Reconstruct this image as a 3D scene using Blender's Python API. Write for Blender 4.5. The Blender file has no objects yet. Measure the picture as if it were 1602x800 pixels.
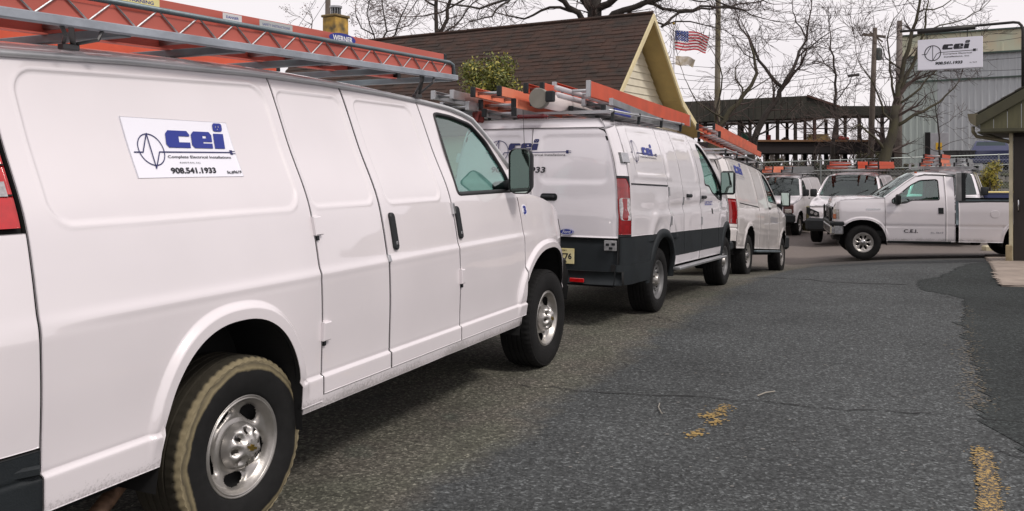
import bpy, math, random
import numpy as np
from mathutils import Vector, Matrix
sc = bpy.context.scene
col = sc.collection
R_ = math.radians
# ------------------------------------------------------------------ camera
cam = bpy.data.cameras.new('camera'); co = bpy.data.objects.new('camera', cam); col.objects.link(co)
co.location = (0, 0, 1.6); co.rotation_euler = (R_(90), 0, 0)
cam.sensor_width = 36; cam.lens = 1350 / 1602 * 36; cam.shift_y = -142 / 1602
cam.clip_start = .05; cam.clip_end = 3000
sc.camera = co
# ------------------------------------------------------------------ light
SUN_EL, SUN_AZ = 50, 131          # azimuth measured from +Y towards +X
sc.view_settings.view_transform = 'Standard'; sc.view_settings.look = 'None'
sc.view_settings.exposure = 0.0; sc.view_settings.gamma = 1; sc.view_settings.use_curve_mapping = False
w = bpy.data.worlds.new("World"); sc.world = w; w.use_nodes = True
nt = w.node_tree; nt.nodes.clear()
def N(t, typ, **k):
    n = t.nodes.new(typ)
    for a, b in k.items():
        if a in n.inputs: n.inputs[a].default_value = b
        else: setattr(n, a, b)
    return n
sky = N(nt, 'ShaderNodeTexSky'); sky.sky_type = 'NISHITA'; sky.sun_disc = False
sky.sun_elevation = R_(SUN_EL); sky.sun_rotation = R_(SUN_AZ); sky.dust_density = 3
tc = N(nt, 'ShaderNodeTexCoord')
mp = N(nt, 'ShaderNodeMapping'); mp.inputs['Scale'].default_value = (1, 1, 3.2)
nz = N(nt, 'ShaderNodeTexNoise'); nz.inputs['Scale'].default_value = 1.6; nz.inputs['Detail'].default_value = 5
nz.inputs['Roughness'].default_value = .5
rp = N(nt, 'ShaderNodeValToRGB')
rp.color_ramp.elements[0].position = .34; rp.color_ramp.elements[0].color = (6.8, 6.35, 6.75, 1)
rp.color_ramp.elements[1].position = .62; rp.color_ramp.elements[1].color = (8.3, 7.8, 7.95, 1)
mx = N(nt, 'ShaderNodeMix'); mx.data_type = 'RGBA'; mx.inputs[0].default_value = .95
bg = N(nt, 'ShaderNodeBackground'); bg.inputs['Strength'].default_value = .12
ou = N(nt, 'ShaderNodeOutputWorld')
L = nt.links.new
L(tc.outputs['Generated'], mp.inputs[0]); L(mp.outputs[0], nz.inputs[0]); L(nz.outputs[0], rp.inputs[0])
L(sky.outputs[0], mx.inputs[6]); L(rp.outputs[0], mx.inputs[7]); L(mx.outputs[2], bg.inputs[0]); L(bg.outputs[0], ou.inputs[0])
sl = bpy.data.lights.new('sun', 'SUN'); sl.energy = 1.85; sl.angle = R_(11); sl.color = (1, .93, .87)
so = bpy.data.objects.new('sun', sl); col.objects.link(so)
sd = Vector((math.sin(R_(SUN_AZ)) * math.cos(R_(SUN_EL)), math.cos(R_(SUN_AZ)) * math.cos(R_(SUN_EL)), math.sin(R_(SUN_EL))))
so.rotation_euler = sd.to_track_quat('Z', 'Y').to_euler(); so.location = (10, -10, 20)

# ------------------------------------------------------------------ materials
MATS = {}
def mat(name, c, rough=.6, metal=0, var=0, vs=3, bump=0, bs=40, coat=0, c2=None, stretch=None, spec=None, alpha=None, trans=0):
    if name in MATS: return MATS[name]
    m = bpy.data.materials.new(name); m.use_nodes = True; t = m.node_tree
    b = t.nodes['Principled BSDF']; lk = t.links.new
    c = (*c, 1)
    b.inputs['Base Color'].default_value = c; b.inputs['Roughness'].default_value = rough; b.inputs['Metallic'].default_value = metal
    if coat: b.inputs['Coat Weight'].default_value = coat; b.inputs['Coat Roughness'].default_value = .06
    if spec is not None: b.inputs['Specular IOR Level'].default_value = spec
    if trans: b.inputs['Transmission Weight'].default_value = trans
    if var or bump:
        tcn = N(t, 'ShaderNodeTexCoord'); mpn = N(t, 'ShaderNodeMapping'); lk(tcn.outputs['Object'], mpn.inputs[0])
        if stretch: mpn.inputs['Scale'].default_value = stretch
    if var:
        n = N(t, 'ShaderNodeTexNoise'); n.inputs['Scale'].default_value = vs; n.inputs['Detail'].default_value = 6
        r = N(t, 'ShaderNodeValToRGB'); r.color_ramp.elements[0].position = .3; r.color_ramp.elements[1].position = .7
        d = c2 if c2 else tuple(x * (1 - var) for x in c[:3])
        r.color_ramp.elements[0].color = (*d[:3], 1); r.color_ramp.elements[1].color = c
        lk(mpn.outputs[0], n.inputs[0]); lk(n.outputs[0], r.inputs[0]); lk(r.outputs[0], b.inputs['Base Color'])
        rr = N(t, 'ShaderNodeMapRange'); rr.inputs[3].default_value = max(.02, rough - .08); rr.inputs[4].default_value = min(1, rough + .1)
        lk(n.outputs[0], rr.inputs[0]); lk(rr.outputs[0], b.inputs['Roughness'])
    if bump:
        n2 = N(t, 'ShaderNodeTexNoise'); n2.inputs['Scale'].default_value = bs; n2.inputs['Detail'].default_value = 4
        bb = N(t, 'ShaderNodeBump'); bb.inputs['Strength'].default_value = bump; bb.inputs['Distance'].default_value = .02
        lk(mpn.outputs[0], n2.inputs[0]); lk(n2.outputs[0], bb.inputs['Height']); lk(bb.outputs[0], b.inputs['Normal'])
    MATS[name] = m; return m

def paint_mat(name, c, dirt=.5, zlo=.40, zhi=.62):
    """white van enamel: faint cloudiness, road splash speckled along the lower edges"""
    if name in MATS: return MATS[name]
    m = bpy.data.materials.new(name); m.use_nodes = True; t = m.node_tree; lk = t.links.new
    b = t.nodes['Principled BSDF']; b.inputs['Roughness'].default_value = .35
    b.inputs['Coat Weight'].default_value = 1; b.inputs['Coat Roughness'].default_value = .03; b.inputs['Coat IOR'].default_value = 1.85
    tcn = N(t, 'ShaderNodeTexCoord')
    n = N(t, 'ShaderNodeTexNoise'); n.inputs['Scale'].default_value = 1.6; n.inputs['Detail'].default_value = 4
    r = N(t, 'ShaderNodeValToRGB'); r.color_ramp.elements[0].position = .3; r.color_ramp.elements[1].position = .7
    r.color_ramp.elements[0].color = (*[x * .93 for x in c], 1); r.color_ramp.elements[1].color = (*c, 1)
    lk(tcn.outputs['Object'], n.inputs[0]); lk(n.outputs[0], r.inputs[0])
    sp = N(t, 'ShaderNodeSeparateXYZ'); lk(tcn.outputs['Object'], sp.inputs[0])
    mr = N(t, 'ShaderNodeMapRange'); mr.inputs[1].default_value = zlo; mr.inputs[2].default_value = zhi; mr.inputs[3].default_value = 1; mr.inputs[4].default_value = 0
    lk(sp.outputs[2], mr.inputs[0])
    n2 = N(t, 'ShaderNodeTexNoise'); n2.inputs['Scale'].default_value = 85; n2.inputs['Detail'].default_value = 5; n2.inputs['Roughness'].default_value = .7
    lk(tcn.outputs['Object'], n2.inputs[0])
    n3 = N(t, 'ShaderNodeTexNoise'); n3.inputs['Scale'].default_value = 2.2; lk(tcn.outputs['Object'], n3.inputs[0])
    m1 = N(t, 'ShaderNodeMath'); m1.operation = 'MULTIPLY'; lk(mr.outputs[0], m1.inputs[0]); lk(n3.outputs[0], m1.inputs[1])
    m2 = N(t, 'ShaderNodeMath'); m2.operation = 'ADD'; lk(m1.outputs[0], m2.inputs[0]); lk(n2.outputs[0], m2.inputs[1])
    m3 = N(t, 'ShaderNodeMapRange'); m3.inputs[1].default_value = .80; m3.inputs[2].default_value = 1.0; m3.inputs[4].default_value = dirt
    lk(m2.outputs[0], m3.inputs[0])
    mxx = N(t, 'ShaderNodeMix'); mxx.data_type = 'RGBA'; mxx.inputs[7].default_value = (.09, .085, .07, 1)
    lk(m3.outputs[0], mxx.inputs[0]); lk(r.outputs[0], mxx.inputs[6]); lk(mxx.outputs[2], b.inputs['Base Color'])
    n4 = N(t, 'ShaderNodeTexNoise'); n4.inputs['Scale'].default_value = 2.3; n4.inputs['Detail'].default_value = 1
    bb = N(t, 'ShaderNodeBump'); bb.inputs['Strength'].default_value = .3; bb.inputs['Distance'].default_value = .02
    lk(tcn.outputs['Object'], n4.inputs[0]); lk(n4.outputs[0], bb.inputs['Height']); lk(bb.outputs[0], b.inputs['Coat Normal'])
    MATS[name] = m; return m

def glass_mat(name, tint, op=.25):
    if name in MATS: return MATS[name]
    m = bpy.data.materials.new(name); m.use_nodes = True; t = m.node_tree; lk = t.links.new; t.nodes.clear()
    tr = N(t, 'ShaderNodeBsdfTransparent'); tr.inputs[0].default_value = (*tint, 1)
    gl = N(t, 'ShaderNodeBsdfGlossy'); gl.inputs['Roughness'].default_value = .02; gl.inputs['Color'].default_value = (.85, .95, .92, 1)
    ge = N(t, 'ShaderNodeNewGeometry'); dt = N(t, 'ShaderNodeVectorMath'); dt.operation = 'DOT_PRODUCT'; lk(ge.outputs['Incoming'], dt.inputs[0]); lk(ge.outputs['Normal'], dt.inputs[1])
    ab = N(t, 'ShaderNodeMath'); ab.operation = 'ABSOLUTE'; lk(dt.outputs['Value'], ab.inputs[0]); om = N(t, 'ShaderNodeMath'); om.operation = 'SUBTRACT'; om.inputs[0].default_value = 1; lk(ab.outputs[0], om.inputs[1])
    fr = N(t, 'ShaderNodeMath'); fr.operation = 'POWER'; fr.inputs[1].default_value = 4.0; lk(om.outputs[0], fr.inputs[0])
    mr = N(t, 'ShaderNodeMapRange'); mr.inputs[3].default_value = .05 + op * .1; mr.inputs[4].default_value = 1
    ms = N(t, 'ShaderNodeMixShader'); o = N(t, 'ShaderNodeOutputMaterial')
    lk(fr.outputs[0], mr.inputs[0]); lk(mr.outputs[0], ms.inputs[0]); lk(tr.outputs[0], ms.inputs[1]); lk(gl.outputs[0], ms.inputs[2]); lk(ms.outputs[0], o.inputs[0])
    MATS[name] = m; return m

WHITE = paint_mat('white_enamel', (.80, .755, .77), .38, .44, .56)
WHITE2 = paint_mat('white_enamel_van', (.79, .755, .78), .5, .45, .62)
DIRTY = paint_mat('dusty_white_enamel', (.74, .70, .68), .35, .4, 1.1)
BLACKPL = mat('black_plastic', (.016, .019, .021), .5, spec=.35, var=.3, vs=20, bump=.15, bs=200)
CLAD = mat('grey_black_cladding', (.018, .023, .026), .6, var=.35, vs=5, bump=.1, bs=150, spec=.3)
RUBBER = mat('tyre_rubber', (.016, .016, .016), .8, var=.4, vs=9, bump=.25, bs=120, spec=.2)
SEAL = mat('window_rubber', (.012, .012, .013), .5)
DARK = mat('underbody_black', (.008, .008, .008), .9)
INNER = mat('cab_trim', (.045, .05, .048), .8, var=.3, vs=6)
SEATM = mat('seat_cloth', (.06, .065, .065), .9, var=.3, vs=10)
GREENGL = glass_mat('green_glass', (.50, .92, .80), 1.2)
SCREENGL = glass_mat('windscreen_glass', (.55, .68, .66), .6)
CHROME = mat('bright_metal', (.62, .62, .62), .22, 1, var=.25, vs=14)
STEELRIM = mat('rim_silver', (.52, .50, .47), .35, .75, var=.35, vs=7, bump=.05, bs=60)
DARKRIM = mat('rim_grey', (.20, .20, .20), .45, .5, var=.4, vs=8)
ALU = mat('aluminium', (.50, .51, .52), .38, .75, var=.3, vs=6, bump=.08, bs=50)
ALUD = mat('rack_steel_blue', (.20, .25, .27), .45, .5, var=.4, vs=5, bump=.1, bs=60)
ORANGE = mat('orange_fibreglass', (.62, .10, .045), .5, var=.25, vs=4, bump=.06, bs=90)
PINKOR = mat('faded_orange_fibreglass', (.80, .26, .15), .5, var=.15, vs=3)
ORANGE2 = mat('weathered_orange_fibreglass', (.66, .14, .07), .55, var=.35, vs=5)
REDL = mat('red_lens', (.60, .008, .010), .12, coat=1, var=.3, vs=25)
REDD = mat('dark_red_lens', (.30, .005, .008), .12, coat=1, var=.4, vs=18)
CLEARL = mat('clear_lens', (.62, .60, .60), .12, .4, coat=1, var=.6, vs=40)
AMBER = mat('amber_lens', (.45, .09, .02), .15, coat=1)
BLUEINK = mat('blue_print', (.012, .028, .26), .4)
NAVY = mat('navy_print', (.012, .016, .10), .45)
BLACKINK = mat('black_print', (.012, .012, .018), .45)
SIGNW = mat('sign_white', (.86, .86, .93), .35, coat=.3)
LWHITE = mat('white_print', (.8, .8, .8), .5)

# ------------------------------------------------------------------ mesh helpers
FADED = mat('faded_ladder_rail', (.55, .13, .095), .55, var=.2, vs=2.5)
def link(name, me, m=None, parent=None, smooth=False):
    o = bpy.data.objects.new(name, me); col.objects.link(o)
    if m is not None:
        for mm in (m if isinstance(m, (list, tuple)) else [m]): me.materials.append(mm)
    if parent is not None: o.parent = parent
    if smooth and len(me.polygons): me.polygons.foreach_set('use_smooth', [True] * len(me.polygons)); me.update()
    return o
def pyd(name, v, f, m=None, parent=None, smooth=False, mi=None):
    me = bpy.data.meshes.new(name)
    me.from_pydata([tuple(map(float, p)) for p in v], [], [tuple(map(int, q)) for q in f])
    if mi is not None: me.polygons.foreach_set('material_index', list(mi))
    me.update()
    return link(name, me, m, parent, smooth)
def tag(o, label=None, cat=None, group=None, kind=None):
    if label: o['label'] = label
    if cat: o['category'] = cat
    if group: o['group'] = group
    if kind: o['kind'] = kind
    return o
def empty(name, loc=(0, 0, 0), rz=0, **k):
    o = bpy.data.objects.new(name, None); col.objects.link(o); o.location = loc; o.rotation_euler = (0, 0, rz); o.empty_display_size = .2
    return tag(o, **k)
def children(o): return [c for c in bpy.data.objects if c.parent == o]
class MB:
    """collects solids, then links them as one mesh"""
    def __init__(s): s.v = []; s.f = []; s.mi = []; s.m = 0
    def add(s, v, f):
        b = len(s.v); s.v += [tuple(map(float, p)) for p in v]; s.f += [tuple(int(i) + b for i in q) for q in f]; s.mi += [s.m] * len(f); return s
    def box(s, x0, x1, y0, y1, z0, z1, c=0, M=None):
        """box, edges chamfered by c"""
        X = (x0 + x1) / 2; Y = (y0 + y1) / 2; Z = (z0 + z1) / 2; a = abs(x1 - x0) / 2; b = abs(y1 - y0) / 2; d = abs(z1 - z0) / 2
        if c <= 0:
            v = [(i * a, j * b, k * d) for i in (-1, 1) for j in (-1, 1) for k in (-1, 1)]
            f = [(0, 1, 3, 2), (4, 6, 7, 5), (0, 4, 5, 1), (2, 3, 7, 6), (0, 2, 6, 4), (1, 5, 7, 3)]
        else:
            c = min(c, a * .9, b * .9, d * .9)
            v = []; idx = {}
            for i in (-1, 1):
                for j in (-1, 1):
                    for k in (-1, 1):
                        for ax in range(3):
                            p = [i * (a - c), j * (b - c), k * (d - c)]; p[ax] = (i * a, j * b, k * d)[ax]
                            idx[i, j, k, ax] = len(v); v.append(p)
            f = []
            for s1 in (-1, 1):
                q = [(s1, -1, -1, 0), (s1, 1, -1, 0), (s1, 1, 1, 0), (s1, -1, 1, 0)]; f.append([idx[t] for t in (q if s1 > 0 else q[::-1])])
                q = [(-1, s1, -1, 1), (-1, s1, 1, 1), (1, s1, 1, 1), (1, s1, -1, 1)]; f.append([idx[t] for t in (q if s1 > 0 else q[::-1])])
                q = [(-1, -1, s1, 2), (1, -1, s1, 2), (1, 1, s1, 2), (-1, 1, s1, 2)]; f.append([idx[t] for t in (q if s1 > 0 else q[::-1])])
            for i in (-1, 1):
                for j in (-1, 1):
                    f.append([idx[i, j, -1, 0], idx[i, j, 1, 0], idx[i, j, 1, 1], idx[i, j, -1, 1]])
                    f.append([idx[i, -1, j, 0], idx[i, 1, j, 0], idx[i, 1, j, 2], idx[i, -1, j, 2]])
                    f.append([idx[-1, i, j, 1], idx[1, i, j, 1], idx[1, i, j, 2], idx[-1, i, j, 2]])
                    for k in (-1, 1): f.append([idx[i, j, k, 0], idx[i, j, k, 1], idx[i, j, k, 2]])
        if M is not None: v = [tuple(M @ Vector((p[0] + X, p[1] + Y, p[2] + Z))) for p in v]
        else: v = [(p[0] + X, p[1] + Y, p[2] + Z) for p in v]
        return s.add(v, f)
    def beam(s, p, q, w, h, c=0):
        """rectangular bar from p to q"""
        p = Vector(p); q = Vector(q); d = q - p; l = d.length; d.normalize()
        up = Vector((0, 0, 1)) if abs(d.z) < .95 else Vector((0, 1, 0))
        y = up.cross(d).normalized(); z = d.cross(y)
        M = Matrix((( d.x, y.x, z.x, p.x), (d.y, y.y, z.y, p.y), (d.z, y.z, z.z, p.z), (0, 0, 0, 1)))
        return s.box(0, l, -w / 2, w / 2, -h / 2, h / 2, c, M)
    def tube(s, pts, r, n=8, cap=True):
        P = np.array([tuple(p) for p in pts], float); k = len(P)
        rr = np.full(k, r, float) if np.isscalar(r) else np.array(r, float)
        T = np.gradient(P, axis=0) if k > 2 else np.repeat((P[1] - P[0])[None], 2, 0)
        T /= np.linalg.norm(T, axis=1)[:, None] + 1e-12
        u = np.cross(T[0], (0, 0, 1) if abs(T[0][2]) < .9 else (1, 0, 0)); u /= np.linalg.norm(u)
        a = np.linspace(0, 2 * np.pi, n, endpoint=False); v = []
        for i in range(k):
            u = u - T[i] * (u @ T[i]); u /= np.linalg.norm(u) + 1e-12; w2 = np.cross(T[i], u)
            v += list(P[i] + rr[i] * (np.cos(a)[:, None] * u + np.sin(a)[:, None] * w2))
        f = [(i * n + j, i * n + (j + 1) % n, (i + 1) * n + (j + 1) % n, (i + 1) * n + j) for i in range(k - 1) for j in range(n)]
        if cap: f += [tuple(range(n))[::-1], tuple((k - 1) * n + j for j in range(n))]
        return s.add(v, f)
    def lathe(s, prof, n=32, M=None, axis='y'):
        """prof: (radius, along) pairs, revolved round local y"""
        v = []; k = len(prof)
        for i in range(n):
            a = 2 * math.pi * i / n
            for r, h in prof: v.append((r * math.cos(a), h, r * math.sin(a)) if axis == 'y' else (r * math.cos(a), r * math.sin(a), h))
        f = [(i * k + j, i * k + j + 1, ((i + 1) % n) * k + j + 1, ((i + 1) % n) * k + j) for i in range(n) for j in range(k - 1)]
        if M is not None: v = [tuple(M @ Vector(p)) for p in v]
        return s.add(v, f)
    def prism(s, poly, a, b, fn):
        """closed polygon (2D) extruded from depth a to b, mapped by fn(u,v,d)"""
        k = len(poly); v = [fn(p[0], p[1], a) for p in poly] + [fn(p[0], p[1], b) for p in poly]
        f = [tuple(range(k))[::-1], tuple(range(k, 2 * k))] + [(i, (i + 1) % k, k + (i + 1) % k, k + i) for i in range(k)]
        return s.add(v, f)
    def done(s, name, m=None, parent=None, smooth=False):
        if not s.v: return None
        o = pyd(name, s.v, s.f, m, parent, smooth, s.mi if isinstance(m, (list, tuple)) else None)
        return o
def T3(x, y, z, rz=0, rx=0, ry=0): return Matrix.Translation((x, y, z)) @ Matrix.Rotation(rz, 4, 'Z') @ Matrix.Rotation(ry, 4, 'Y') @ Matrix.Rotation(rx, 4, 'X')
def ortho_smooth(o, ang=35):
    """smooth shading with hard edges kept"""
    me = o.data
    if not len(me.polygons): return o
    me.polygons.foreach_set('use_smooth', [True] * len(me.polygons))
    try: me.set_sharp_from_angle(angle=R_(ang))
    except Exception: pass
    return o

# flat lettering -------------------------------------------------------
_tc = {}
def flat_text(s, size=1.0, bold=0, shear=0, sx=1, space=1):
    k = (s, size, bold, shear, sx, space)
    if k in _tc: return _tc[k]
    c = bpy.data.curves.new('t', 'FONT'); c.body = s; c.size = size; c.offset = bold; c.resolution_u = 3; c.space_character = space
    o = bpy.data.objects.new('t', c); col.objects.link(o); bpy.context.view_layer.update()
    me = o.evaluated_get(bpy.context.evaluated_depsgraph_get()).to_mesh()
    v = [(p.co.x * sx + shear * p.co.y, p.co.y) for p in me.vertices]; f = [tuple(p.vertices) for p in me.polygons]
    o.to_mesh_clear(); bpy.data.objects.remove(o); bpy.data.curves.remove(c)
    _tc[k] = (v, f); return _tc[k]
def fit_text(s, x0, x1, y0, y1, bold=0, shear=0):
    """lettering scaled to fill a rectangle"""
    v, f = flat_text(s, 1, bold, 0, 1)
    if not v: return [], []
    a = np.array(v); lo = a.min(0); hi = a.max(0); b = (a - lo) / (hi - lo + 1e-9)
    b = b * [x1 - x0, y1 - y0]; b[:, 0] += shear * b[:, 1]; b += [x0, y0]
    return [tuple(p) for p in b], f
def fill_loops(loops):
    c = bpy.data.curves.new('l', 'CURVE'); c.dimensions = '2D'; c.fill_mode = 'BOTH'
    for lp in loops:
        sp = c.splines.new('POLY'); sp.points.add(len(lp) - 1); sp.use_cyclic_u = True
        for i, p in enumerate(lp): sp.points[i].co = (p[0], p[1], 0, 1)
    o = bpy.data.objects.new('l', c); col.objects.link(o); bpy.context.view_layer.update()
    me = o.evaluated_get(bpy.context.evaluated_depsgraph_get()).to_mesh()
    v = [(p.co.x, p.co.y) for p in me.vertices]; f = [tuple(p.vertices) for p in me.polygons]
    o.to_mesh_clear(); bpy.data.objects.remove(o); bpy.data.curves.remove(c)
    return v, f
def rrect(x0, x1, y0, y1, r, n=5):
    p = []
    for cx, cy, a0 in ((x1 - r, y1 - r, 0), (x0 + r, y1 - r, 90), (x0 + r, y0 + r, 180), (x1 - r, y0 + r, 270)):
        p += [(cx + r * math.cos(R_(a0 + 90 * i / n)), cy + r * math.sin(R_(a0 + 90 * i / n))) for i in range(n + 1)]
    return p
def ribbon2(pts, wd):
    """flat 2D line of constant width"""
    P = np.array(pts, float); v = []; f = []
    for i in range(len(P) - 1):
        d = P[i + 1] - P[i]; l = np.linalg.norm(d) + 1e-9; d = d / l; n = np.array([-d[1], d[0]]) * wd / 2
        a = P[i] - d * wd * .4; b = P[i + 1] + d * wd * .4; k = len(v)
        v += [tuple(a + n), tuple(b + n), tuple(b - n), tuple(a - n)]; f.append((k, k + 3, k + 2, k + 1))
    return v, f
def join2(parts):
    V = []; F = []
    for v, f in parts:
        b = len(V); V += list(v); F += [tuple(i + b for i in q) for q in f]
    return V, F
def sheared(loop, k, y0): return [(x + k * (y - y0), y) for x, y in loop]
# emblem of the firm: ring with a pulse line that ends in a plug, and three heavy italic letters.  Units: metres on the magnetic sign, origin at its lower left
def logo_parts(full=True):
    ring = [(.109 + .063 * math.cos(a), .113 + .063 * math.sin(a)) for a in np.linspace(0, 2 * math.pi, 41)]
    emb = [ribbon2(ring, .0042), ribbon2([(.022, .102), (.064, .102), (.108, .178), (.104, .038), (.147, .104), (.545, .107)], .0048)]
    emb.append(([(.545, .097), (.560, .097), (.560, .117), (.545, .117)], [(0, 1, 2, 3)]))
    emb.append(ribbon2([(.56, .112), (.575, .112)], .003)); emb.append(ribbon2([(.56, .102), (.575, .102)], .003))
    k = .22; y0 = .123
    c = sheared([(.192, .137), (.206, .123), (.322, .123), (.322, .146), (.262, .146), (.262, .172), (.322, .172), (.322, .18), (.308, .195), (.206, .195), (.192, .181)][::-1], k, y0)
    e_out = sheared([(.332, .137), (.346, .123), (.450, .123), (.450, .144), (.398, .144), (.398, .151), (.450, .151), (.450, .181), (.436, .195), (.346, .195), (.332, .181)][::-1], k, y0)
    e_in = sheared([(.397, .166), (.418, .166), (.418, .178), (.397, .178)], k, y0)
    i_b = sheared([(.462, .123), (.522, .123), (.522, .189), (.462, .189)], k, y0)
    i_d = sheared(rrect(.464, .520, .199, .236, .012), k, y0)
    sl = [sheared(rrect(.480, .485, .216, .226, .002, 2), k, y0), sheared(rrect(.497, .502, .216, .226, .002, 2), k, y0), sheared(rrect(.489, .495, .206, .212, .002, 2), k, y0)]
    let = join2([fill_loops([c]), fill_loops([e_out, e_in]), fill_loops([i_b]), fill_loops([i_d] + sl)])
    t = [fit_text('Complete Electrical Installations', .182, .540, .076, .091, .012)]
    if full:
        t += [fit_text('RARITAN, N.J.', .235, .350, .056, .064, .0), fit_text('908.541.1933', .172, .420, .016, .041, .035, .1), fit_text('lic.#9619', .485, .572, .012, .027, .02, .1)]
    return join2(emb), let, join2(t)
# ------------------------------------------------------------------ vehicle bodies
def crom(pts, n=400):
    """smooth monotone-ish curve through (t, v) pairs -> dense table"""
    P = np.array(pts, float); x, y = P[:, 0], P[:, 1]
    d = np.diff(y) / np.diff(x); m = np.zeros(len(x)); m[0] = d[0]; m[-1] = d[-1]
    for i in range(1, len(x) - 1): m[i] = 0 if d[i - 1] * d[i] <= 0 else 2 * d[i - 1] * d[i] / (d[i - 1] + d[i])
    X = np.linspace(x[0], x[-1], n); i = np.clip(np.searchsorted(x, X) - 1, 0, len(x) - 2)
    h = (x[i + 1] - x[i]); t = (X - x[i]) / h
    Y = (2 * t**3 - 3 * t**2 + 1) * y[i] + (t**3 - 2 * t**2 + t) * h * m[i] + (-2 * t**3 + 3 * t**2) * y[i + 1] + (t**3 - t**2) * h * m[i + 1]
    return X, Y
def sstep(a, b, x): t = np.clip((x - a) / (b - a), 0, 1); return t * t * (3 - 2 * t)
def sdf_poly(x, z, poly):
    x = np.asarray(x, float); z = np.asarray(z, float); d = np.full(x.shape, 1e9); ins = np.zeros(x.shape, bool)
    n = len(poly)
    for i in range(n):
        ax, az = poly[i]; bx, bz = poly[(i + 1) % n]; ex, ez = bx - ax, bz - az
        wx, wz = x - ax, z - az; t = np.clip((wx * ex + wz * ez) / (ex * ex + ez * ez + 1e-12), 0, 1)
        d = np.minimum(d, np.hypot(wx - ex * t, wz - ez * t))
        c = ((az > z) != (bz > z)); xi = ax + (z - az) * ex / (ez if abs(ez) > 1e-12 else 1e-12); ins ^= c & (x < xi)
    return np.where(ins, -d, d)
def round_poly(poly, r, n=4):
    out = []; k = len(poly)
    for i in range(k):
        p = Vector(poly[i]); a = Vector(poly[i - 1]) - p; b = Vector(poly[(i + 1) % k]) - p
        rr = min(r, a.length * .45, b.length * .45); A = p + a.normalized() * rr; B = p + b.normalized() * rr
        for j in range(n + 1):
            t = j / n; out.append(tuple((1 - t)**2 * A + 2 * t * (1 - t) * p + t * t * B))
    return out
def grid_obj(name, fn, S, T, inward, m, parent, holes=None, keep_in=False, skirt=.025, smooth=True, dark_edge=True):
    """surface patch over parameters S x T with its rim turned inwards; holes(x,z) is a signed distance"""
    ss, tt = np.meshgrid(S, T, indexing='ij'); ns, ntt = ss.shape
    P, XZ = fn(ss, tt)                                   # (ns,nt,3)
    iv = np.array(inward, float)
    idx = np.arange(ns * ntt).reshape(ns, ntt)
    q = np.stack([idx[:-1, :-1], idx[1:, :-1], idx[1:, 1:], idx[:-1, 1:]], -1).reshape(-1, 4)
    V = P.reshape(-1, 3)
    if holes is not None:
        c = XZ.reshape(-1, 2)[q].mean(1); s = holes(c[:, 0], c[:, 1]); q = q[s < 0] if keep_in else q[s > 0]
    F = [tuple(x) for x in q.tolist()]
    if skirt > 0 and not keep_in:
        loop = list(idx[:, 0]) + list(idx[-1, 1:]) + list(idx[::-1, -1][1:]) + list(idx[0, ::-1][1:-1])
        k = len(loop); b = len(V)
        r1 = V[loop] + iv * .004; r2 = V[loop] + iv * skirt; cen = V.mean(0)
        V[loop] += (cen - V[loop]) / (np.linalg.norm(cen - V[loop], axis=1)[:, None] + 1e-9) * .0015
        V = np.vstack([V, r1, r2])
        nf = len(F)
        for i in range(k): j = (i + 1) % k; F.append((loop[i], loop[j], b + j, b + i))
        n1 = len(F)
        for i in range(k): j = (i + 1) % k; F.append((b + i, b + j, b + k + j, b + k + i))
        if not isinstance(m, (list, tuple)) and dark_edge: return pyd(name, V, F, [m, DARK], parent, smooth, [0] * n1 + [1] * k)
    return pyd(name, V, F, m, parent, smooth)

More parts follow.
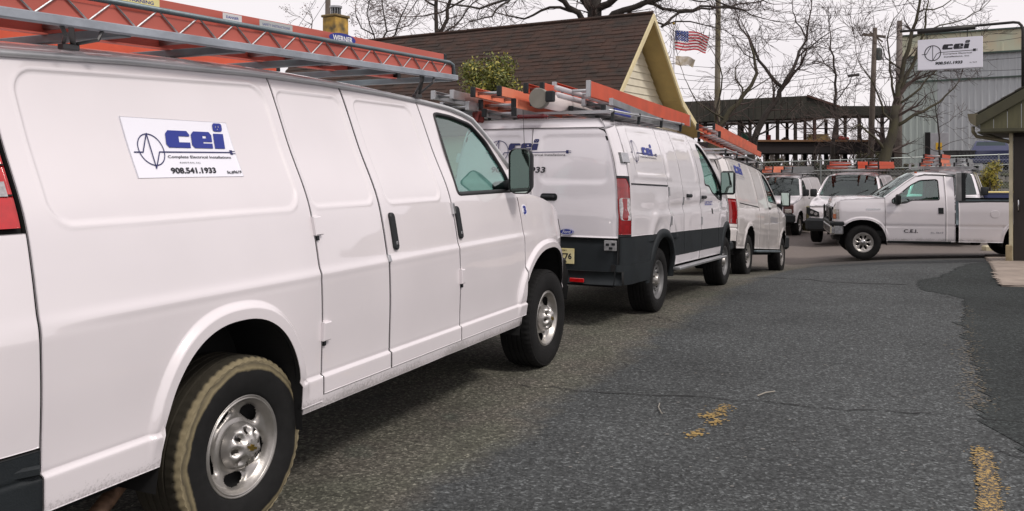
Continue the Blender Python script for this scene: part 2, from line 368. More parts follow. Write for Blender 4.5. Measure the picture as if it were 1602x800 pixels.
class Body:
    def __init__(s, W, P, top, arches, presses=(), rocker=.45, h=.03, extra=None):
        s.wx, s.wy = crom(W); s.px, s.py = crom(P); s.tx = np.array([p[0] for p in top]); s.tz = np.array([p[1] for p in top])
        s.arches = arches; s.presses = presses; s.rocker = rocker; s.h = h; s.extra = extra
    def W(s, z): return np.interp(z, s.wx, s.wy)
    def P(s, x): return np.interp(x, s.px, s.py)
    def top(s, x): return np.interp(x, s.tx, s.tz)
    def zb(s, x):
        x = np.asarray(x, float); z = np.full(x.shape, s.rocker)
        for xc, hw, z0, hh, n in s.arches:
            a = np.clip(1 - np.abs((x - xc) / hw)**n, 0, None)**(1 / n); z = np.maximum(z, np.where(np.abs(x - xc) < hw, z0 + hh * a, 0))
        return z
    def bump(s, x, z):
        b = np.zeros(np.broadcast(x, z).shape)
        for x0, x1, z0, z1, r, dp, sl in s.presses:
            zz = z - sl * (x - x0) * np.clip((z - z0) / (z1 - z0), 0, 1); cx, cz = (x0 + x1) / 2, (z0 + z1) / 2
            qx = np.abs(x - cx) - (x1 - x0) / 2 + r; qz = np.abs(zz - cz) - (z1 - z0) / 2 + r
            d = np.hypot(np.maximum(qx, 0), np.maximum(qz, 0)) + np.minimum(np.maximum(qx, qz), 0) - r
            b -= dp * sstep(s.prw, -s.prw, d) - dp * .40 * np.exp(-((d - s.prw - .006) / .006)**2)
        for xc, hw, z0, hh, n in s.arches:
            u = np.abs((x - xc) / hw); v = np.maximum(z - z0, 0) / hh
            d = ((u**n + v**n)**(1 / n) - 1) * (hw + hh) / 2
            b += s.flare * sstep(s.flw + .02, s.flw - .012, d) * sstep(.47, .68, z)
        if s.extra: b += s.extra(x, z)
        return b
    flare = .022; flw = .045; prw = .012
    def side(s, x, z, off=0, sg=-1):
        x, z = np.broadcast_arrays(np.asarray(x, float), np.asarray(z, float))
        y = sg * (s.W(z) - s.P(x) + s.bump(x, z) + off)
        return np.stack([x, y, z], -1)
    def pt(s, x, z, off=0, sg=-1): return tuple(float(q) for q in s.side(x, z, off, sg))
    def panel(s, name, XL, XR, m, parent, zb=None, zt=None, hole=None, sg=-1, off=0, h=None, skirt=.025, gap=.003):
        h = h or s.h
        fl = (lambda z: np.full(np.shape(z), float(XL))) if np.isscalar(XL) else (lambda z: np.interp(z, [p[1] for p in XL], [p[0] for p in XL]))
        fr = (lambda z: np.full(np.shape(z), float(XR))) if np.isscalar(XR) else (lambda z: np.interp(z, [p[1] for p in XR], [p[0] for p in XR]))
        xl = float(np.mean(fl(np.array([.5, 1.2])))); xr = float(np.mean(fr(np.array([.5, 1.2]))))
        S = list(np.linspace(0, 1, max(3, int((xr - xl) / h) + 1)))
        for xc, hw, *_ in s.arches:
            for e in (xc - hw, xc + hw):
                for d in (.001, .004, .01, .018, .028, .04): 
                    for q in (e - d, e + d):
                        if xl < q < xr: S.append((q - xl) / (xr - xl))
        S = np.unique(np.round(S, 5))
        lo = (zb if callable(zb) else (lambda x: np.full(np.shape(x), float(zb)))) if zb is not None else s.zb
        hi = (zt if callable(zt) else (lambda x: np.full(np.shape(x), float(zt)))) if zt is not None else s.top
        T = np.linspace(0, 1, max(3, int(1.5 / h) + 1))
        def fn(a, b):
            z = np.full(a.shape, 1.2)
            for _ in range(8):
                x = (fl(z) + gap) * (1 - a) + (fr(z) - gap) * a; l_ = lo(x); u_ = hi(x)
                zm = np.where((l_ < 1.0) & (u_ > 1.15), 1.1, (l_ + u_) / 2); z = np.where(b < .45, l_ + (zm - l_) * b / .45, zm + (u_ - zm) * (b - .45) / .55)
            return s.side(x, z, off, sg), np.stack([x, z], -1)
        hf = None
        if hole is not None: hf = lambda x, z: sdf_poly(x, z, hole) + .008
        o = grid_obj(name, fn, S, T, (0, -sg, 0), m, parent, hf, skirt=skirt)
        return o, fn, S, T
    def window(s, poly, m, parent, sg=-1, name='side_window', trim='window_trim', h=None):
        h = h or s.h; P = np.array(poly); x0, z0 = P.min(0) - .01; x1, z1 = P.max(0) + .01
        S = np.linspace(x0, x1, max(4, int((x1 - x0) / (h)))); T = np.linspace(z0, z1, max(4, int((z1 - z0) / h)))
        g = grid_obj(name, lambda a, b: (s.side(a, b, -.013, sg), np.stack([a, b], -1)), S, T, (0, 1, 0), m, parent,
                     holes=lambda x, z: sdf_poly(x, z, poly) + .002, keep_in=True)
        pl = round_poly(poly, .05, 4); k = len(pl); c = np.mean(pl, 0); V = []; F = []
        for i, p in enumerate(pl):
            a = np.array(pl[i - 1]); b = np.array(pl[(i + 1) % k]); t = b - a; n = np.array([-t[1], t[0]]); n /= np.linalg.norm(n) + 1e-9
            if n @ (c - np.array(p)) < 0: n = -n
            for du, of in ((-.006, .0015), (-.002, .005), (.016, .004), (.021, -.018)):
                q = np.array(p) + n * du; V.append(s.pt(q[0], q[1], of, sg))
        for i in range(k):
            for j in range(3): F.append((i * 4 + j, ((i + 1) % k) * 4 + j, ((i + 1) % k) * 4 + j + 1, i * 4 + j + 1))
        pyd(trim, V, F, SEAL, g, True)
        return g
    def strip(s, name, edge, ctr, m, parent, s0=-1, s1=1, n=20, k=14, px=2.4, pz=3, off=(0, 0, 0), inset=0, skirt=.02, inward=(0, 0, -1), hole=None):
        """skin carried across the vehicle: edge = side line [(x,z)], ctr = centre line"""
        def rs(pl, T):
            P = np.array(pl, float); L_ = np.r_[0, np.cumsum(np.hypot(*np.diff(P, axis=0).T))]; L_ /= L_[-1]
            return np.interp(T, L_, P[:, 0]), np.interp(T, L_, P[:, 1])
        T = np.linspace(0, 1, k); S = np.linspace(s0, s1, n)
        def fn(a, b):
            xe, ze = rs(edge, b); xc, zc = rs(ctr, b)
            w_ = s.W(ze) - s.P(xe) - inset; u = np.abs(a)
            x = xc + (xe - xc) * u**px; z = zc + (ze - zc) * u**pz
            return np.stack([x + off[0], a * w_ + off[1], z + off[2]], -1), np.stack([a, b], -1)
        s.last = fn
        return grid_obj(name, fn, S, T, inward, m, parent, holes=hole, skirt=skirt)
    def decal(s, vf, x0, z0, name, m, parent, off=.004, sc=1, sg=-1, sx=1):
        v, f = vf
        return pyd(name, [s.pt(x0 + p[0] * sc * sx, z0 + p[1] * sc, off, sg) for p in v], f, m, parent)
    def blk(s, name, x0, x1, z0, z1, t, m, parent, c=.004, sg=-1, off=0, r=0):
        """small fitting standing proud of the side skin"""
        b = MB()
        if r: pl = rrect(x0, x1, z0, z1, r, 4)
        else: pl = [(x0, z0), (x1, z0), (x1, z1), (x0, z1)]
        k = len(pl); cx, cz = (x0 + x1) / 2, (z0 + z1) / 2
        v = [s.pt(p[0], p[1], off - .004, sg) for p in pl] + [s.pt(p[0], p[1], off + t - c, sg) for p in pl]
        v += [s.pt(cx + (p[0] - cx) * (1 - 2 * c / max(x1 - x0, .01)), cz + (p[1] - cz) * (1 - 2 * c / max(z1 - z0, .01)), off + t, sg) for p in pl]
        f = [(i + a * k, (i + 1) % k + a * k, (i + 1) % k + (a + 1) * k, i + (a + 1) * k) for a in (0, 1) for i in range(k)] + [tuple(2 * k + i for i in range(k))]
        b.add(v, f); return b.done(name, m, parent)

# wheels ---------------------------------------------------------------
def tyre_mat_dusty():
    if 'dusty_tyre' in MATS: return MATS['dusty_tyre']
    m = bpy.data.materials.new('dusty_tyre'); m.use_nodes = True; t = m.node_tree; lk = t.links.new
    b = t.nodes['Principled BSDF']; b.inputs['Roughness'].default_value = .85; b.inputs['Specular IOR Level'].default_value = .2
    tcn = N(t, 'ShaderNodeTexCoord'); sp = N(t, 'ShaderNodeSeparateXYZ'); lk(tcn.outputs['Object'], sp.inputs[0])
    cb = N(t, 'ShaderNodeCombineXYZ'); lk(sp.outputs[0], cb.inputs[0]); lk(sp.outputs[2], cb.inputs[2])
    ln = N(t, 'ShaderNodeVectorMath'); ln.operation = 'LENGTH'; lk(cb.outputs[0], ln.inputs[0])
    n = N(t, 'ShaderNodeTexNoise'); n.inputs['Scale'].default_value = 7; n.inputs['Detail'].default_value = 8; lk(tcn.outputs['Object'], n.inputs[0])
    ma = N(t, 'ShaderNodeMath'); ma.operation = 'MULTIPLY_ADD'; ma.inputs[1].default_value = .05; lk(n.outputs[0], ma.inputs[0]); lk(ln.outputs['Value'], ma.inputs[2])
    r = N(t, 'ShaderNodeValToRGB'); e = r.color_ramp.elements
    e[0].position = .352; e[0].color = (.02, .02, .02, 1); e[1].position = .362; e[1].color = (.32, .27, .16, 1)
    for p_, c_ in ((.379, (.14, .12, .08, 1)), (.384, (.34, .29, .18, 1)), (.420, (.30, .25, .15, 1))):
        q = e.new(p_); q.color = c_
    lk(ma.outputs[0], r.inputs[0])
    ym = N(t, 'ShaderNodeMapRange'); ym.inputs[1].default_value = .002; ym.inputs[2].default_value = .014; ym.inputs[3].default_value = 1; ym.inputs[4].default_value = .12; lk(sp.outputs[1], ym.inputs[0])
    md = N(t, 'ShaderNodeMix'); md.data_type = 'RGBA'; md.inputs[6].default_value = (.02, .02, .02, 1); lk(ym.outputs[0], md.inputs[0]); lk(r.outputs[0], md.inputs[7])
    n2 = N(t, 'ShaderNodeTexNoise'); n2.inputs['Scale'].default_value = 25; n2.inputs['Detail'].default_value = 6; lk(tcn.outputs['Object'], n2.inputs[0])
    mxx = N(t, 'ShaderNodeMix'); mxx.data_type = 'RGBA'; mxx.blend_type = 'MULTIPLY'; mxx.inputs[0].default_value = .55
    lk(md.outputs[2], mxx.inputs[6]); lk(n2.outputs[0], mxx.inputs[7]); lk(mxx.outputs[2], b.inputs['Base Color'])
    MATS['dusty_tyre'] = m; return m
def wheel(parent, x, y, R, wd, rimR, sg=-1, kind='eight', tyre=None, n=48, rimm=None, lod=1, z=None, steer=0):
    """rim (with hub cap and nuts) inside a treaded tyre; outer face towards sg*y"""
    e = None; zc = R if z is None else z
    o_ = sg
    # rim: polar grid with holes, outer face at y = 0, inboard positive inward
    na, nr = {0: (n, 8), 1: (n * 2, 16), 2: (n * 4, 34)}[lod]
    prof = {'eight': [(0, .012), (.20, .012), (.30, .022), (.42, .040), (.55, .052), (.72, .038), (.86, .030), (.93, .010), (.97, -.006), (1, .0)],
            'steel': [(0, .03), (.22, .03), (.32, .045), (.5, .05), (.7, .035), (.86, .03), (.93, .012), (1, 0)],
            'alloy': [(0, .02), (.3, .02), (.5, .03), (.75, .02), (.88, .016), (.93, 0), (1, 0)]}[kind]
    pr, pd = np.array(prof).T
    holes = {'eight': (5, .735, .27, .135), 'steel': (12, .66, .065, .11), 'alloy': (8, .58, .11, .21)}[kind]
    rr = np.linspace(.02, 1, nr * 2); aa = np.linspace(0, 2 * np.pi, na + 1)[:-1]
    V = []; F = []
    for a in aa:
        for q in rr:
            nh = holes[0]; da = (a + np.pi / nh) % (2 * np.pi / nh) - np.pi / nh
            hs = math.hypot(da * q / holes[2] / 1.15, (q - holes[1]) / holes[3]) - 1
            dep = np.interp(q, pr, pd) + .016 * math.exp(-max(hs, 0) * 7) 
            V.append((q * rimR * math.cos(a), -o_ * dep, q * rimR * math.sin(a)))
    nq = len(rr)
    for i, a in enumerate(aa):
        am = a + np.pi / na
        for j in range(nq - 1):
            q = (rr[j] + rr[j + 1]) / 2; nh = holes[0]; da = (am + np.pi / nh) % (2 * np.pi / nh) - np.pi / nh
            if math.hypot(da * q / holes[2], (q - holes[1]) / holes[3]) < 1: continue
            F.append((i * nq + j, i * nq + j + 1, ((i + 1) % na) * nq + j + 1, ((i + 1) % na) * nq + j))
    b = len(V)                                             # outer lip
    for a in aa:
        for q, dd in ((1.0, 0), (1.03, -.006), (1.05, 0), (1.02, .02)): V.append((q * rimR * math.cos(a), -o_ * dd, q * rimR * math.sin(a)))
    for i in range(na):
        for j in range(3): F.append((b + i * 4 + j, b + i * 4 + j + 1, b + ((i + 1) % na) * 4 + j + 1, b + ((i + 1) % na) * 4 + j))
    rim = pyd('wheel', V, F, rimm or STEELRIM, parent, True); rim.location = (x, y, zc); rim.rotation_euler = (0, .35 if kind == 'eight' else random.uniform(0, 1.0), steer)
    # brake drum seen through the holes
    m = MB(); m.lathe([(.0, -o_ * .075), (rimR * .8, -o_ * .09), (rimR * .98, -o_ * .03)], 32); m.done('brake_drum', DARK, rim, True)
    # tyre
    prof = [(rimR * 1.0, .015), (rimR * 1.05, -.002), (rimR * 1.10, -.012), ((R + rimR) / 2, -.022), (R * .90, -.018), (R * .93, -.010), (R * .955, -.011), (R * .985, .004), (R * .997, .016)]
    gro = []
    for g in range(5):
        g0 = .02 + (wd - .04) * g / 5; g1 = .02 + (wd - .04) * (g + 1) / 5
        gro += [(R, g0 + .006), (R, g1 - .006), (R - .009, g1 - .004), (R - .009, g1 + .002)]
    prof += gro[:-2] + [(R * .985, wd), (R * .8, wd + .01), (rimR * .95, wd)]
    if lod:
        V = []; F = []; k = len(prof); nn = n * 3
        for i in range(nn):
            a = 2 * math.pi * i / nn
            for jj, (q, h_) in enumerate(prof):
                notch = .006 if (i % 3 == 0 and 6 <= jj <= 9) else 0
                V.append(((q - notch) * math.cos(a), -o_ * h_, (q - notch) * math.sin(a)))
        F = [(i * k + j, i * k + j + 1, ((i + 1) % nn) * k + j + 1, ((i + 1) % nn) * k + j) for i in range(nn) for j in range(k - 1)]
        ty = pyd('tyre', V, F, tyre or RUBBER, rim); ortho_smooth(ty, 40)
    else:
        m = MB(); m.lathe([(q, -o_ * h_) for q, h_ in prof], n); ty = m.done('tyre', tyre or RUBBER, rim); ortho_smooth(ty, 40)
    # hub cap
    hc = {'eight': mat('hub_silver', (.60, .58, .55), .36, .8, var=.3, vs=12), 'steel': STEELRIM, 'alloy': CHROME}[kind]
    m = MB()
    if kind == 'eight':
        nA, QR = 96, [0, .02, .036, .040, .044, .050, .056, .062, .068, .074, .080, .086, .092, .096, .099, .101]
        VV = []; FF = []
        for i in range(nA):
            a = 2 * math.pi * i / nA; lob = .5 + .5 * math.cos(8 * a)
            for q in QR:
                hgt = np.interp(q, [0, .036, .042, .050, .080, .092, .101], [.050, .049, .044, .040, .030, .014, -.03]); hgt -= .030 * (1 - lob)**1.2 * math.exp(-((q - .070) / .016)**2)
                VV.append((q * math.cos(a), o_ * hgt, q * math.sin(a)))
        kq = len(QR)
        for i in range(nA):
            for j in range(kq - 1):
                if .050 < QR[j] < .086 and math.cos(8 * (2 * math.pi * (i + .5) / nA)) < -.45: continue
                FF.append((i * kq + j, i * kq + j + 1, ((i + 1) % nA) * kq + j + 1, ((i + 1) % nA) * kq + j))
        m.add(VV, FF)

    else:
        m.lathe([(0, o_ * .015), (rimR * .2, o_ * .012), (rimR * .26, o_ * 0), (rimR * .28, -o_ * .04)], 24)
        for i in range(5):
            a = 2 * math.pi * i / 5; m.tube([(math.cos(a) * rimR * .33, -o_ * .04, math.sin(a) * rimR * .33), (math.cos(a) * rimR * .33, -o_ * .015, math.sin(a) * rimR * .33)], .009, 6)
    h_ = m.done('hub_cap', hc, rim); ortho_smooth(h_, 40)
    if kind == 'eight' and lod:
        bt = [(-.024, -.004), (-.007, -.004), (-.008, -.010), (.010, -.010), (.009, -.004), (.026, -.004), (.022, .004), (.007, .004), (.008, .010), (-.010, .010), (-.009, .004), (-.028, .004)]
        m = MB(); m.prism([(p[0] * 1.15, p[1] * 1.3) for p in bt], .0, .004, lambda u, v, d: (u, o_ * (.0505 + d), v)); m.done('emblem', mat('gold', (.55, .38, .09), .3, 1), rim)
    return rim

def cab_interior(B, root, xd, xs, zf=.62, hw=.78, bulk=True, wheel_y=.38):
    """dashboard, steering wheel, two seats and a bulkhead"""
    m = MB(); m.box(xd - .22, xd + .22, -hw, hw, zf + .15, 1.28, .05); m.box(xs - .9, xd + .5, -hw, hw, zf - .12, zf, 0); m.done('dashboard', INNER, root)
    for y in (-.42, .42):
        m = MB(); m.box(xs - .02, xs + .48, y - .25, y + .25, zf + .1, zf + .40, .07)
        m.box(-.08, .08, y - .24, y + .24, 0, .68, .06, T3(xs, 0, zf + .34, ry=-.2)); m.box(-.05, .06, y - .13, y + .13, .70, .90, .05, T3(xs, 0, zf + .34, ry=-.2))
        m.done('seat', SEATM, root)
    m = MB(); c = Vector((xd - .36, wheel_y, 1.22)); r = .19
    pts = [(c.x + math.sin(a) * r * .35, c.y + math.cos(a) * r, c.z + math.sin(a) * r * .93) for a in np.linspace(0, 2 * math.pi, 25)]
    m.tube(pts, .014, 6); m.tube([c, (xd - .1, wheel_y, 1.05)], .03, 6); m.tube([(c.x, c.y - r, c.z), (c.x, c.y + r, c.z)], .014, 6); m.done('steering_wheel', SEAL, root)
    if bulk:
        m = MB(); zt = float(B.top(xs - .4)) - .1; w1 = float(B.W(.9)) - .1; w2 = float(B.W(zt)) - .08
        m.prism([(-w1, .5), (w1, .5), (w1, 1.2), (w2, zt), (-w2, zt), (-w1, 1.2)], xs - .30, xs - .28, lambda u, v, d: (d, u, v)); m.done('bulkhead', INNER, root)

def wheel_wells(B, root, name='wheel_well', depth=.36):
    for xc, hw, z0, hh, n in B.arches:
        for sg in (-1, 1):
            V = []; F = []; A = np.linspace(-1, 1, 25)
            for u in A:
                xx = xc + (hw + .012) * u; zz = z0 + (hh + .012) * max(0, 1 - abs(u)**n)**(1 / n)
                if abs(u) == 1: zz = B.rocker - .1
                yo = abs(B.pt(xx, max(zz, .5), -.012, sg)[1])
                V += [(xx, sg * yo, zz), (xx, sg * (yo - depth), zz)]
            k = len(A)
            for i in range(k - 1): F.append((2 * i, 2 * i + 1, 2 * i + 3, 2 * i + 2))
            F.append(tuple(2 * i + 1 for i in range(k)))
            pyd(name, V, F, DARK, root)

def ladder(name, L_, W_, rh, rm, rungs=.305, loc=(0, 0, 0), rot=(0, 0, 0), two=True, capm=None, label='', rail_t=.035, step=False, group=None, back=-.25):
    """fibreglass or aluminium ladder lying flat: C-section side rails along x (parts), rungs, end caps"""
    t = empty(name, loc, label=label, cat='ladder', group=group); t.rotation_euler = rot
    def rail(y, z0, x0, x1, sgn):
        m = MB(); tk = .006
        m.box(x0, x1, y - tk / 2, y + tk / 2, z0, z0 + rh, .001)
        m.box(x0, x1, min(y, y - sgn * rail_t), max(y, y - sgn * rail_t), z0 + rh - .006, z0 + rh, .001)
        m.box(x0, x1, min(y, y - sgn * rail_t), max(y, y - sgn * rail_t), z0, z0 + .006, .001)
        return m.done('side_rail', rm, t)
    secs = [(0, W_ / 2, 0)] + ([(rh + .006, W_ / 2 - .042, back)] if two else [])
    for z0, hw, dx in secs:
        for sgn in (-1, 1):
            r = rail(sgn * hw, z0, dx, L_ + dx, sgn)
            for xx in (dx - .004, L_ + dx - .036):
                m = MB(); m.box(xx, xx + .04, min(sgn * hw * 1.0 + sgn * .006, sgn * (hw - rail_t - .004)), max(sgn * hw + sgn * .006, sgn * (hw - rail_t - .004)), z0 - .004, z0 + rh + .004, .004)
                m.done('end_cap', capm or BLACKPL, r)
        n = int(L_ / rungs)
        for i in range(n):
            xx = dx + rungs * (i + .5); m = MB()
            if step: m.box(xx - .04, xx + .04, -hw, hw, z0 + rh * .3, z0 + rh * .5, .003)
            else: m.tube([(xx, -hw + .004, z0 + rh / 2), (xx, hw - .004, z0 + rh / 2)], .016, 8)
            m.done('rung', ALU, t, True)
    return t
# ------------------------------------------------------------------ lie of the land
def row_x(Y): return .25 + .461 * (Y - 6.86)
_gy = crom([(-20, 0), (8.0, 0), (9.5, -.02), (12.5, -.144), (14.5, -.30), (16.7, -.50), (19.85, -.80), (23, -.90), (26, -.84), (30, -.90), (40, -.90), (60, -.9)], 800)
def ground_z(X, Y):
    s = np.interp(Y, *_gy); c = sstep(10, 15, np.asarray(Y, float)) * (1 - .5 * sstep(30, 36, np.asarray(Y, float)))
    d = np.asarray(X, float) - row_x(np.asarray(Y, float))
    return s + c * .30 * (1 - np.exp(-np.clip(d - .1, 0, None) / 2.2)) * np.interp(Y, [10, 14.6, 19, 26, 30], [1, 1, 1, .75, .3])
def gz(X, Y): return float(ground_z(X, Y))
def place(t, R, F, zr, zf):
    """stand a vehicle with its rear axle over R and front axle over F"""
    a = Vector((R[0], R[1], zr)); b = Vector((F[0], F[1], zf)); x = (b - a).normalized(); y = Vector((-x.y, x.x, 0)).normalized(); z = x.cross(y)
    t.matrix_world = Matrix(((x.x, y.x, z.x, a.x), (x.y, y.y, z.y, a.y), (x.z, y.z, z.z, a.z), (0, 0, 0, 1)))
    t.location = a; t.rotation_euler = t.matrix_world.to_euler()
    return t
def on(t, child, x, y, z):
    """put a top-level load in the frame of vehicle t"""
    M = t.matrix_world if t.matrix_world != Matrix() else Matrix.LocRotScale(t.location, t.rotation_euler, None)
    Mx = Matrix.LocRotScale(t.location, t.rotation_euler, None) @ Matrix.LocRotScale(Vector((x, y, z)), child.rotation_euler, None)
    child.location = Mx.to_translation(); child.rotation_euler = Mx.to_euler()

# ------------------------------------------------------------------ near van
def cargo_van_near():
    wb = 3.434
    t = empty('cargo_van', label='nearest white van at the left edge, dusty rear tyre and magnetic sign on its side', cat='van', group='white work vans parked in a row')
    place(t, (-2.0223, 4.1305), (-.5833, 7.2485), 0, 0)
    top = [(-1.30, 1.90), (-1.2, 1.955), (-1.0, 1.985), (-.37, 2.018), (.38, 2.040), (.9, 2.040), (1.5, 2.028), (1.95, 2.008), (2.28, 1.984), (2.45, 1.955), (2.57, 1.922), (2.72, 1.80), (2.84, 1.675), (2.93, 1.52), (3.02, 1.385), (3.14, 1.375), (3.38, 1.335), (3.6, 1.285), (3.85, 1.20), (3.98, 1.10), (4.05, .98)]
    W = [(.36, .94), (.42, .985), (.5, 1.0), (.62, 1.000), (.86, 1.006), (1.02, 1.003), (1.12, .985), (1.25, .962), (1.4, .928), (1.7, .80), (1.9, .722), (2.0, .680), (2.06, .65)]
    P = [(-1.32, .16), (-1.26, .06), (-1.18, .022), (-1.08, .006), (-1.0, 0), (2.9, 0), (3.3, .008), (3.6, .04), (3.8, .09), (3.95, .15), (4.05, .21), (4.12, .30)]
    arches = [(-.10, .418, .40, .548, 2.35), (3.335, .54, .40, .553, 2.3)]
    pr = [(-.90, .405, 1.396, 1.935, .09, .009, .035), (.50, 1.02, 1.400, 1.965, .05, .008, 0), (1.15, 1.76, 1.395, 1.965, .06, .008, -.01)]
    def extra(x, z):
        b = .006 * np.exp(-((z - 1.075) / .022)**2) * sstep(-1.2, -.6, x) * sstep(3.2, 2.6, x) + .014 * sstep(.594, .584, z - .0 * x) * sstep(-1.1, -1.0, x)          # rocker step
        b = b - .004 * np.exp(-((z - .592) / .008)**2)
        return b
    B = Body(W, P, top, arches, pr, rocker=.465, h=.012, extra=extra); B.prw = .0055; B.flare = .026; B.flw = .05
    wm = WHITE
    win = [(1.985, 1.405), (2.045, 1.935), (2.10, 1.945), (2.28, 1.935), (2.54, 1.89), (2.70, 1.768), (2.80, 1.58), (2.83, 1.405)]
    winr = round_poly(win, .045)
    def rock(x): return B.zb(x)
    Z = lambda v: (lambda x: np.full(np.shape(x), v))
    for sg, h in ((-1, .0085), (1, .04)):
        B.panel('quarter_panel', -1.0, .475, wm, t, sg=sg, h=h)
        B.panel('side_door', .475, 1.068, wm, t, sg=sg, h=h, zb=.50, gap=.0035); B.panel('side_door', 1.072, 1.875, wm, t, sg=sg, h=h, zb=.50, gap=.0035)
        B.panel('front_door', 1.875, [(2.88, .4), (2.88, 1.40), (3.05, 1.45)], wm, t, sg=sg, h=h, zb=.50, hole=winr, zt=lambda x: np.minimum(B.top(x), 3))
        B.panel('front_fender', [(2.88, .4), (2.88, 1.1), (2.885, 1.42)], 4.05, wm, t, sg=sg, h=h, zb=lambda x: np.maximum(B.zb(x), .50 + .25 * sstep(3.85, 3.9, x)), zt=lambda x: np.minimum(B.top(x), 1.40))
        B.panel('rear_corner', -1.30, -1.0, wm, t, sg=sg, h=h if h > .02 else .01, zb=.68, zt=lambda x: np.minimum(B.top(x), 1.375))
        B.panel('rear_corner', -1.30, -1.0, wm, t, sg=sg, h=h if h > .02 else .01, zb=1.715)
        tl, *_ = B.panel('tail_light', -1.30, -1.012, REDL, t, sg=sg, h=.015, zb=1.392, zt=1.70, off=-.002)
        for z_ in (1.50, 1.60): B.blk('lens_divider', -1.25, -1.02, z_ - .003, z_ + .003, .006, DARK, tl, .001, sg=sg)
        B.blk('reversing_lens', -1.22, -1.035, 1.495, 1.545, .006, CLEARL, tl, .002, sg=sg)
        B.panel('sill', .33, 2.82, wm, t, sg=sg, h=.05, zb=.435, zt=.497, off=-.006)
        # dark lining behind the gaps
        B.panel('inner_panel', -1.28, 2.86, DARK, t, sg=sg, h=.05, off=-.032, hole=round_poly([(p[0] + (.02 if p[0] > 2.4 else -.02), p[1] + (.02 if p[1] > 1.6 else -.02)) for p in win], .03), skirt=0, zb=lambda x: B.zb(x) + .0, zt=lambda x: B.top(x) - .01)
        B.panel('inner_panel', 2.86, 4.02, DARK, t, sg=sg, h=.06, off=-.032, skirt=0, zt=lambda x: np.minimum(B.top(x), 1.40) - .02)
        B.window(winr, GREENGL, t, sg=sg, h=h * 1.5)
        m = MB(); x_ = np.linspace(-1.28, 2.57, 60)
        m.tube([B.pt(x, B.top(x) + .002, .012, sg) for x in x_] + [B.pt(x, B.top(x) + .004, .010, sg) for x in (2.66, 2.74, 2.82, 2.90)], .0145, 8)
        m.done('drip_rail', mat('drip_rail_metal', (.66, .67, .68), .4, .35, var=.2), t, True)
        # handles, hinges
        for hx, hz in ((1.160, 1.235), (1.918, 1.238)):
            hd = B.blk('door_handle', hx - .024, hx + .024, hz - .105, hz + .10, .018, BLACKPL, t, .006, sg=sg, r=.02)
            B.blk('lock_cylinder', hx - .008, hx + .008, hz - .075, hz - .058, .021, CHROME, hd, .002, sg=sg)
        for hx, hz, s_ in ((.478, 1.305, .045), (.478, .80, .045), (1.875, .90, .03)):
            B.blk('hinge', hx - .012, hx + s_, hz - .045, hz + .045, .022, WHITE, t, .005, sg=sg)
            B.blk('hinge', hx + .002, hx + .018, hz - .07, hz - .05, .012, BLACKPL, t, .002, sg=sg)
        B.blk('latch', 1.855, 1.885, 1.29, 1.36, .02, CHROME, t, .004, sg=sg); B.blk('latch', 1.06, 1.085, 1.075, 1.11, .012, ALU, t, .002, sg=sg)
        # bumper ends
        B.panel('rear_bumper', -1.36, -1.005, CLAD, t, sg=sg, h=.02, zb=.40, zt=lambda x: .675 + .0 * x, off=.012, skirt=.05)
        B.blk('bumper_lip', -1.36, -1.02, .60, .635, .03, CLAD, t, .008, sg=sg, off=.008)
        B.panel('front_bumper', 3.86, 4.12, BLACKPL, t, sg=sg, h=.02, zb=.47, zt=.80, off=.05, skirt=.12)
    # skins across
    ro = [p for p in top if p[0] <= 2.57]
    B.strip('roof', ro, [(p[0] + (.06 if p[0] > 2.3 else 0), p[1] + .085) for p in ro], wm, t, px=2, pz=4, n=28, k=30)
    ap = [(2.57, 1.922), (2.72, 1.80), (2.84, 1.675), (2.93, 1.52), (3.02, 1.385)]
    cp = [(2.66, 1.985), (2.95, 1.80), (3.15, 1.63), (3.3, 1.48), (3.42, 1.36)]
    B.strip('windscreen', ap, cp, SCREENGL, t, -.90, .90, px=2.2, pz=3, skirt=0)
    for s0, s1 in ((-1, -.895), (.895, 1)): B.strip('windscreen_pillar', ap, cp, wm, t, s0, s1, n=4, px=2.2, pz=3)
    hd = [(3.02, 1.385), (3.14, 1.375), (3.38, 1.335), (3.6, 1.285), (3.85, 1.20), (3.98, 1.10)]
    B.strip('bonnet', hd, [(3.42, 1.36), (3.6, 1.35), (3.85, 1.31), (4.0, 1.26), (4.12, 1.18), (4.17, 1.10)], wm, t, px=2.5, pz=2.5)
    fr = [(3.98, 1.10), (4.05, .98), (4.06, .80)]
    B.strip('grille', fr, [(4.17, 1.10), (4.19, .98), (4.19, .80)], BLACKPL, t, px=2.5, pz=2, k=6, inward=(-1, 0, 0))
    B.strip('front_bumper', [(4.10, .82), (4.13, .62), (4.10, .45)], [(4.27, .82), (4.30, .62), (4.27, .45)], BLACKPL, t, px=2.5, pz=2, k=6, inward=(-1, 0, 0))
    B.strip('rear_door', [(-1.30, .68), (-1.31, 1.3), (-1.28, 1.90)], [(-1.34, .68), (-1.35, 1.3), (-1.31, 1.96)], wm, t, px=3, pz=2, inward=(1, 0, 0))
    B.strip('rear_bumper', [(-1.35, .68), (-1.37, .55), (-1.35, .42)], [(-1.42, .68), (-1.46, .55), (-1.42, .42)], CLAD, t, px=3, pz=2, k=6, inward=(1, 0, 0))
    for y in (-.66, .66):
        m = MB(); m.box(4.10, 4.17, y - .12, y + .12, .86, 1.06, .02); m.done('headlight', CLEARL, t)
    B.panel('side_marker', 3.905, 3.96, BLACKPL, t, h=.02, zb=.90, zt=1.14, off=.006, skirt=.01); B.panel('side_marker', 3.90, 3.935, AMBER, t, h=.02, zb=.815, zt=.895, off=.006, skirt=.01)
